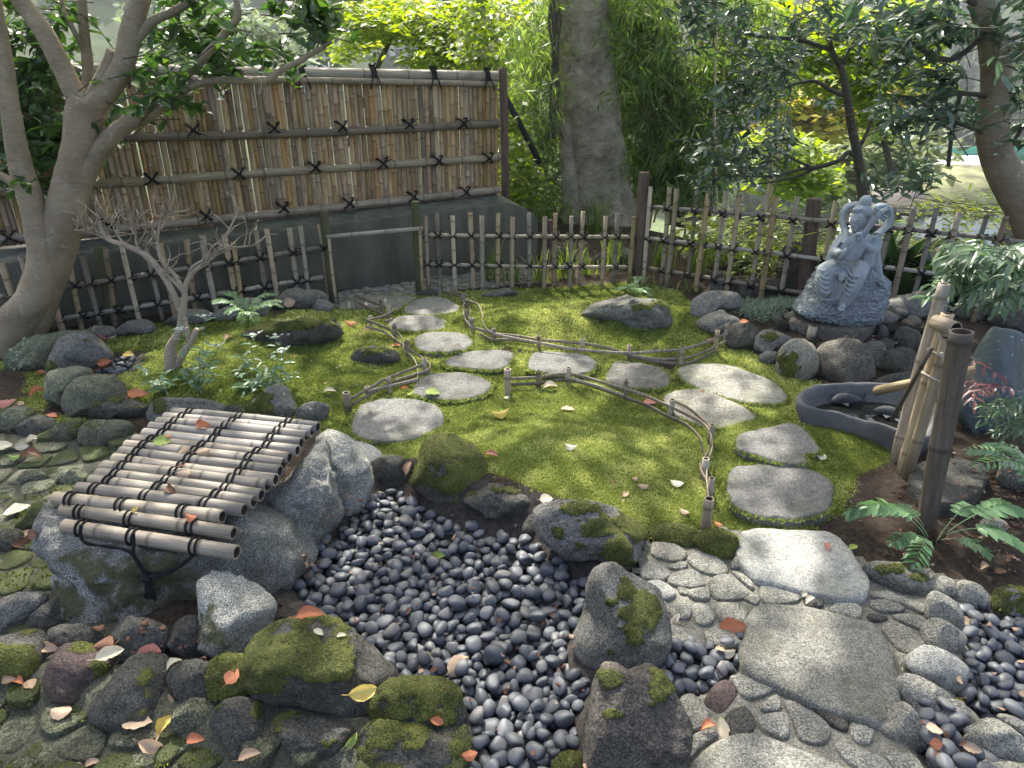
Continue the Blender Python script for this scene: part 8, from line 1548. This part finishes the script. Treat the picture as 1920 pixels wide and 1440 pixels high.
for a in [
 (1372, 1173, 50, 0.5, 'orange', 'largest round salmon leaf touching the edge of the biggest slab', 4), (850, 1247, 46, 0.9, 'rose', 'big pale pinkish leaf lying on the pebbles', 2), (807, 1237, 32, -0.4, 'cream', 'yellowish cream leaf on pebbles next to the big pinkish leaf', 1), (584, 1166, 50, 0.15, 'orange', 'vivid orange leaf at the top corner of the olive boulder', 1), (677, 1294, 50, 0.3, 'yellow', 'curled yellow leaf on the olive mossy boulder', 3),
 (597, 1189, 22, -0.5, 'cream', 'small cream leaf just under the vivid orange leaf'), (640, 1197, 20, 0.4, 'cream', 'cream scrap of leaf at the pebble edge above the olive boulder'), (1360, 1367, 40, 0.7, 'cream', 'ragged pale yellow leaf on the round dark paving stone', 2), (1328, 1370, 32, 0.3, 'orange', 'orange leaf tucked beside the ragged pale yellow leaf', 3), (1549, 1028, 22, 1.3, 'red', 'small red leaf in the middle of the pale sunlit slab'), (1599, 1029, 20, 0.5, 'green', 'greenish leaf at the right corner of the pale sunlit slab'),
 (938, 785, 34, 0.35, 'yellow', 'golden leaf lying on the central moss mound'), (922, 857, 26, -0.4, 'red', 'rosy red leaf on the moss above the wedge boulder'), (1219, 757, 24, 0.2, 'red', 'reddish leaf resting on the middle bamboo edging'), (1070, 843, 22, -0.2, 'cream', 'thin pale leaf alone on the centre of the moss mound'), (1205, 915, 20, 0.1, 'rose', 'pinkish leaf on moss, middle one of three together'), (1173, 929, 16, 0.8, 'rose', 'pinkish leaf on moss, nearest one of three together'), (1190, 900, 12, 0.3, 'rose', 'tiny pinkish leaf on moss, farthest one of three together'),
 (1268, 910, 24, -0.2, 'cream', 'pale leaf on moss left of the lower edging pegs'), (1283, 963, 18, -0.6, 'tan', 'tan curled leaf on moss near the last edging peg'), (950, 748, 12, 0.8, 'cream', 'white leaf scrap at the foot of the pale front peg'), (1032, 731, 28, 0.25, 'cream', 'cream leaf under the short middle edging'), (1065, 771, 26, -0.2, 'tan', 'slim tan leaf on the sunny side of the moss mound'), (811, 739, 27, -0.15, 'green', 'green leaf on the rim of a rounded stepping stone'), (770, 742, 17, 0.9, 'green', 'small green leaf on moss beside the rounded stepping stone'),
 (858, 657, 20, -0.3, 'cream', 'cream leaf at the edge of the bright sunlit stepping stone'), (619, 738, 24, 0.1, 'cream', 'cream leaf on moss left of the end peg of the zigzag edging'), (775, 720, 18, 0.2, 'orange', 'orange leaf between zigzag edging and rounded stepping stone'), (759, 732, 14, 0.1, 'orange', 'small orange leaf on moss below the zigzag edging'), (744, 650, 18, 0.1, 'orange', 'orange scrap inside the zigzag edging near the round stone'), (688, 625, 18, 0.3, 'rose', 'dull pink leaf at the outer bend of the zigzag edging'), (659, 612, 20, 0.0, 'orange', 'flat salmon leaf on moss right of the wide moss capped boulder'),
 (544, 568, 22, 0.6, 'tan', 'tan leaf standing by the foot of the left fence'), (429, 638, 20, 1.1, 'tan', 'upright tan leaf on moss beside the aster clump'), (188, 632, 28, 0.0, 'red', 'pink red leaf on moss behind the pointed bluish boulder'), (212, 634, 18, 0.3, 'cream', 'cream leaf next to the pink red leaf behind the pointed boulder'), (192, 689, 32, 0.3, 'orange', 'broad orange leaf over the little pebble patch', 4), (196, 678, 24, 0.7, 'orange', 'narrow orange leaf propped behind the broad orange one', 1), (243, 667, 22, -0.2, 'yellow', 'bright yellow leaf on moss above the little pebble patch'),
 (78, 705, 18, 0.2, 'orange', 'small orange leaf on the brown moss of the left bank'), (75, 742, 30, 0.9, 'orange', 'curled rusty leaf against the smooth curled boulder', 3), (258, 751, 46, 0.05, 'orange', 'long flat orange leaf on top of the moss topped boulder', 0), (99, 783, 24, -0.3, 'orange', 'peach leaf behind the row of yard edge stones'), (14, 762, 40, 0.2, 'red', 'crinkled pink leaf at the left margin', 2), (37, 761, 20, 0.1, 'tan', 'tan leaf touching the crinkled pink leaf'), (66, 831, 26, 0.5, 'cream', 'cream folded leaf on the left yard paving', 3), (42, 838, 22, 0.3, 'cream', 'pale leaf to the left of the cream folded leaf'), (4, 842, 36, 0.3, 'cream', 'cut off pale leaf at the left edge of the yard'), (34, 960, 42, 0.5, 'cream', 'big cream oval leaf flat on the left yard', 4), (62, 864, 40, -0.05, 'brown', 'curled dark brown leaf on the left yard', 3), (32, 863, 22, 0.1, 'green', 'yellow green leaf touching the curled brown leaf'),
 (385, 798, 28, -0.2, 'orange', 'curled orange leaf on the far poles of the bamboo lid', 3), (307, 830, 34, -0.1, 'green', 'green leaf on the left side of the bamboo lid', 0), (350, 848, 24, 0.5, 'rose', 'thin pinkish leaf lying between lid poles'), (388, 850, 26, 0.2, 'rose', 'crumpled pinkish leaf right of the thin one on the lid', 5), (352, 891, 26, -0.2, 'tan', 'crumpled tan leaf on the middle lid poles', 5), (340, 879, 16, 0.2, 'brown', 'brown scrap above the crumpled tan leaf on the lid'), (326, 922, 28, -0.6, 'brown', 'dark brown curled leaf on the near lid poles', 3), (258, 957, 16, 1.2, 'yellow', 'small yellow leaf caught in the near lid lashing'), (362, 977, 26, -0.3, 'orange', 'rusty leaf on the second pole from the front of the lid'), (315, 821, 14, -0.3, 'orange', 'small orange scrap above the green leaf on the lid'),
 (55, 1008, 30, 0.9, 'tan', 'tan leaf leaning on the left lobe of the well curb'), (40, 1025, 36, 0.2, 'brown', 'brown leaf heap nearest the left yard edge'), (64, 1002, 22, 0.3, 'brown', 'brown leaf at the foot of the mossy stone by the curb'), (205, 1232, 46, 0.6, 'cream', 'tan pointed leaf on the shelf behind the retaining stones', 1), (284, 1221, 40, 0.0, 'red', 'dark red leaf on the shelf under the well', 2), (212, 1208, 44, 0.2, 'brown', 'crumpled purple brown leaf on the shelf under the well', 5), (100, 1213, 34, -0.3, 'tan', 'tan leaf pair on the reddish retaining stone', 3), (182, 1182, 22, 1.0, 'brown', 'brown leaf standing below the mossy trough leg'), (330, 1251, 28, 0.7, 'cream', 'pale ragged leaf behind the blackish cube stone'), (436, 1270, 30, 1.2, 'orange', 'rusty leaf on the sloping mossy stone'), (325, 1307, 20, -0.9, 'rose', 'pale pink leaf in the joint beside the cube stone'),
 (119, 1340, 38, 0.0, 'tan', 'broad tan leaf on the lower paving', 2), (262, 1367, 52, 0.1, 'tan', 'large tan leaf in the cluster on the lower paving', 0), (318, 1360, 40, 0.9, 'yellow', 'yellowish leaf in the cluster on the lower paving', 3), (283, 1392, 46, -0.4, 'rose', 'pinkish brown leaf in the cluster on the lower paving', 1), (300, 1382, 26, 0.3, 'tan', 'small tan leaf at the heart of the lower cluster'), (371, 1387, 36, -0.05, 'orange', 'neat reddish leaf right of the lower leaf cluster', 1), (175, 1436, 28, 0.4, 'tan', 'tan leaf at the lower edge of the paving'), (152, 1432, 18, 1.2, 'tan', 'narrow tan leaf left of one at the lower edge'), (470, 1422, 40, 0.3, 'rose', 'dull rose leaf below the retaining stones', 1), (22, 1273, 28, 0.1, 'rose', 'pinkish leaf at the foot of the outer retaining stone'), (36, 1283, 26, -0.3, 'orange', 'rusty leaf at the foot of the outer retaining stone'), (58, 1286, 24, -0.7, 'rose', 'pale rose leaf under the reddish retaining stone'),
 (1268, 1158, 20, 0.9, 'cream', 'cream curled leaf on the dark stone beside the star patched boulder', 3), (1362, 1218, 30, 0.3, 'cream', 'cream leaves at the top of the small pebble pocket', 3), (1350, 1222, 22, 0.0, 'rose', 'pinkish leaf at the top of the small pebble pocket'), (1793, 1303, 28, -0.6, 'yellow', 'yellow leaf on the kerb by the kerb side pebble bed', 3), (1812, 1168, 26, -0.8, 'tan', 'tan leaf on the kerb side pebbles nearest the corner stone'), (1750, 1372, 28, -0.3, 'tan', 'tan leaf on the narrow pebble strip'), (1753, 1393, 24, 0.0, 'orange', 'orange tan leaf in the narrow pebble strip'), (1822, 1405, 30, -0.4, 'tan', 'dry tan leaf at the lower end of the narrow strip'),
 (1540, 858, 20, 1.1, 'cream', 'cream leaf on soil right of the notched stepping stone'), (1345, 806, 16, 0.0, 'green', 'small green leaf by the warm brown stepping stone'), (1024, 938, 24, 0.1, 'cream', 'cream leaf at the right tip of the wedge boulder'), (767, 880, 28, 1.3, 'rose', 'tan pink leaf wedged beside the mossy dome boulder', 1), (826, 1042, 26, 0.0, 'green', 'yellow green leaf among the upper pebbles', 3), (1395, 605, 16, -0.1, 'orange', 'small orange leaf on the dark smooth boulder'), (1331, 641, 18, 0.2, 'red', 'pink leaf held in the end of the upper edging'), (1346, 986, 16, -0.6, 'orange', 'bright orange scrap at the foot of the last edging peg'), (1875, 1075, 24, 0.2, 'brown', 'brown leaf on bare soil above the kerb'), (1845, 1068, 24, 0.4, 'tan', 'tan leaf on bare soil left of the brown one'), (1890, 968, 34, -0.2, 'brown', 'curled brown leaf at the right margin of the bare soil', 5), (1520, 1130, 22, 0.4, 'cream', 'cream twisted leaf between the two big slabs', 3), (1500, 1117, 18, 1.0, 'cream', 'small cream leaf under the lip of the pale slab', 3), (1690, 1255, 14, 0.8, 'cream', 'tiny cream leaf in the joint right of the biggest slab', 3),
 (865, 1310, 30, 1.3, 'yellow', 'amber leaf standing at the lower pebble edge', 1), (818, 1352, 26, -0.3, 'orange', 'amber curled leaf on the dark moss draped stone', 3), (880, 1420, 28, 0.3, 'orange', 'orange leaf at the very bottom of the pebble bed', 2), (655, 1385, 30, 1.4, 'green', 'pale green leaf hanging on the dark retaining stone', 1), (1055, 1260, 24, 1.4, 'tan', 'slim upright tan leaf among the lower pebbles', 1)]:
    fallen(*a)
# small scraps that nobody would count, among the pebbles and on the soil
r = np.random.default_rng(31); LIT = {}
for poly, n, cols in ((BED_MAIN, 95, ('brown', 'brown', 'brown', 'tan')), (BED_RIGHT, 14, ('brown', 'tan')), (BED_LOW, 10, ('brown', 'tan')), ([(1600, 960), (1700, 880), (1920, 800), (1920, 1090), (1760, 1070), (1640, 1040)], 80, ('brown', 'brown', 'brown', 'tan')), ([(600, 970), (660, 900), (680, 960), (560, 1110), (540, 1090)], 26, ('brown', 'brown', 'tan')), ([(150, 1160), (420, 1180), (400, 1240), (200, 1230)], 18, ('brown', 'brown')), ([(900, 545), (1180, 530), (1190, 500), (900, 520)], 40, ('brown', 'brown')), ([(1480, 640), (1660, 620), (1740, 690), (1600, 640)], 20, ('brown', 'tan')), ([(1000, 780), (1340, 700), (1290, 960), (1010, 930)], 5, ('tan', 'brown')), ([(420, 640), (640, 600), (640, 760), (330, 760)], 22, ('tan', 'brown', 'cream'))):
    w = np.array(poly, float); k = 0
    while k < n:
        p = w.min(0) + r.random(2) * np.ptp(w, axis=0)
        if poly_sd(p[None], w)[0] < 0: continue
        k += 1; P, N = hit(*p); N = unit(N * 0.5 + np.array([0, 0, 0.6]) + r.normal(size=3) * 0.25); me = LM[int(r.integers(12))]; V = np.array([v.co[:] for v in me.vertices]); s = r.uniform(0.010, 0.026); a = r.uniform(0, 6.28); x = unit(np.cross(N, [math.cos(a), math.sin(a), 0.1])); y = np.cross(N, x); V = V * s; V = P + N * 0.003 + V[:, :1] * x + V[:, 1:2] * y + V[:, 2:3] * N
        F4 = [list(q.vertices) for q in me.polygons]; c = cols[int(r.integers(len(cols)))]; LIT.setdefault(c, MB()).add(V, [np.array([f for f in F4 if len(f) == 4]), np.array([f for f in F4 if len(f) == 3])])
for c, b in LIT.items(): tag(b.build('leaf_litter', DRY[c]), 'small %s leaf scraps among pebbles and on the soil' % c, kind='stuff')
# ---- moss sprigs on the ground, thickest where it shows
def sprigs(P, N, tone, hgt, seed, blades=3):
    r = np.random.default_rng(seed); n = len(P); Vs, Fs, T = [], [], []
    for k in range(blades):
        a = r.uniform(0, 2 * np.pi, n); side = np.c_[np.cos(a), np.sin(a), np.zeros(n)]; side = unit(side - N * (side * N).sum(1)[:, None]); lean = unit(N + 0.75 * r.normal(size=(n, 3))); h = hgt * r.uniform(0.6, 1.3, n); w = h * r.uniform(0.22, 0.34, n); off = r.normal(size=(n, 3)) * hgt[:, None] * 0.35; off -= N * (off * N).sum(1)[:, None]; c = P + off - N * hgt[:, None] * 0.15
        V = np.stack([c - side * w[:, None], c + side * w[:, None], c + lean * h[:, None]], 1); Vs.append(V.reshape(-1, 3)); Fs.append(np.arange(3 * n).reshape(-1, 3) + 3 * n * k); t = np.clip(tone + r.normal(size=n) * 0.22, 0, 1); T.append(np.repeat(t, 3) + np.tile([-0.12, -0.12, 0.1], n))
    return np.vstack(Vs), np.vstack(Fs), np.clip(np.concatenate(T), 0, 1)
r = np.random.default_rng(90); n = 330000; pp = np.c_[r.uniform(-10, 1930, n), r.uniform(525, 1060, n)]
Dv = CF[None] + CR[None] * ((pp[:, 0] - 960) / FPX)[:, None] + CU[None] * ((720 - pp[:, 1]) / FPX)[:, None]; t = (0.0 - CAM[2]) / Dv[:, 2]
for _ in range(14): X = CAM + Dv * t[:, None]; hz = Hf(X[:, 0], X[:, 1]); t = 0.6 * t + 0.4 * (hz - CAM[2]) / Dv[:, 2]
X = CAM + Dv * t[:, None]; X[:, 2] = Hf(X[:, 0], X[:, 1])
iu = np.clip(((X[:, 0] - GX0) / GS).round().astype(int), 0, len(gx) - 1); iv = np.clip(((X[:, 1] - GY0) / GS).round().astype(int), 0, len(gy) - 1); mw = mossw.reshape(GXX.shape)[iv, iu]; bw = brownw.reshape(GXX.shape)[iv, iu]
X += np.c_[r.normal(size=(n, 2)) * 0.01, np.zeros(n)]; X[:, 2] = Hf(X[:, 0], X[:, 1])
keep = (r.random(n) < sstep(0.25, 0.75, mw)) & (t < 8); X, tt, bw = X[keep], t[keep], bw[keep]
e = 0.03; gxn = (Hf(X[:, 0] + e, X[:, 1]) - Hf(X[:, 0] - e, X[:, 1])) / (2 * e); gyn = (Hf(X[:, 0], X[:, 1] + e) - Hf(X[:, 0], X[:, 1] - e)) / (2 * e); N = unit(np.c_[-gxn, -gyn, np.ones(len(X))])
big_ = fbm(np.c_[X[:, :2] * 2.6, np.zeros(len(X))], 4, 41); med = fbm(np.c_[X[:, :2] * 14, np.zeros(len(X))], 3, 42); tone = np.clip(0.42 + 2.0 * (big_ - 0.5) + 1.1 * (med - 0.5) - 0.25 * bw, 0.02, 0.95)
X[:, 2] += 0.006 * (med - 0.4)
r2_ = np.random.default_rng(17); ex = []
for S, zt in EDGES:
    c = S.mean(0); k = r2_.integers(0, len(S), 900); k2 = (k + 1) % len(S); f = r2_.random(900)[:, None]; q = S[k] * (1 - f) + S[k2] * f; dv = q - c; ln = np.linalg.norm(dv, axis=1)[:, None]; gn_ = fbm(np.c_[q * 16, np.zeros(900)], 3, 3); off = r2_.normal(size=(900, 1)) * 0.007 + 0.004 - 0.05 * np.maximum(gn_ - 0.5, 0)[:, None]; q = q + dv / ln * off; ex.append(np.c_[q, np.maximum(zt - 0.016 + r2_.random(900) * 0.01, Hf(q[:, 0], q[:, 1]))])
ex = np.vstack(ex); ok_ = poly_sd(ex[:, :2], poly_z(MOSS_POLY)) > -0.02; ex = ex[ok_]; X = np.vstack([X, ex]); N = np.vstack([N, np.tile([0, 0, 1.0], (len(ex), 1))]); tone = np.concatenate([tone, np.clip(r2_.normal(0.38, 0.15, len(ex)), 0, 1)]); tt = np.concatenate([tt, ((ex - CAM) @ CF) * 1.25])
V, F, T = sprigs(X, N, tone, 0.0036 * np.clip(tt, 1.6, 6) * 0.85, 5); tag(link('moss', mesh_np('moss', V, F, False, {'tone': T}), MOSSB), 'carpet of fine yellow green moss over the garden floor', kind='stuff')
for i, (o, P, Nn, F, ms) in enumerate(TUFTS):
    fc = P[F].mean(1); fm = ms[F].mean(1); fn = Nn[F].mean(1); ar = np.linalg.norm(np.cross(P[F][:, 1] - P[F][:, 0], P[F][:, 2] - P[F][:, 0]), axis=1) / 2; front = ((CAM - fc) * fn).sum(1) > -0.15
    w = ar * sstep(0.45, 0.9, fm) * front
    if w.sum() <= 0: continue
    dist = np.linalg.norm(o.location - Vector(CAM)); h = 0.0042 * np.clip(dist, 1.4, 6); cnt = int(min(9000, w.sum() / (h * h * 0.9)))
    if cnt < 20: continue
    rr = np.random.default_rng(i); idx = rr.choice(len(F), cnt, p=w / w.sum()); u = rr.random((cnt, 2)); fl = u.sum(1) > 1; u[fl] = 1 - u[fl]; A, Bq, C = P[F[idx, 0]], P[F[idx, 1]], P[F[idx, 2]]; Q = A + (Bq - A) * u[:, :1] + (C - A) * u[:, 1:]
    tone = np.clip(0.32 + 1.6 * (fbm(Q * 6, 3, 6) - 0.5) + 1.6 * (fbm(Q * 30, 2, 7) - 0.5), 0.02, 0.95); V, F2, T = sprigs(Q, unit(fn[idx]), tone, np.full(cnt, h), i, 2); m = link('moss', mesh_np('moss', V - np.array(o.location), F2, False, {'tone': T}), MOSSR); m['kind'] = 'stuff'; m.parent = o
    if o.parent is not None: m.matrix_parent_inverse = Matrix.Identity(4)
# ---- haze of the valley air
hz = NT('haze'); hz.n.remove(hz.b); pv = hz.new('ShaderNodeVolumePrincipled'); pv.inputs['Color'].default_value = (0.86, 0.93, 1.0, 1); pv.inputs['Density'].default_value = 0.0009; pv.inputs['Anisotropy'].default_value = 0.25; hz.l.new(pv.outputs[0], hz.out.inputs['Volume'])
b = MB(); b.box((0, 230, 48), (900, 640, 130)); tag(b.build('haze', hz.m, None, False), 'pale even haze filling the valley air', kind='stuff')
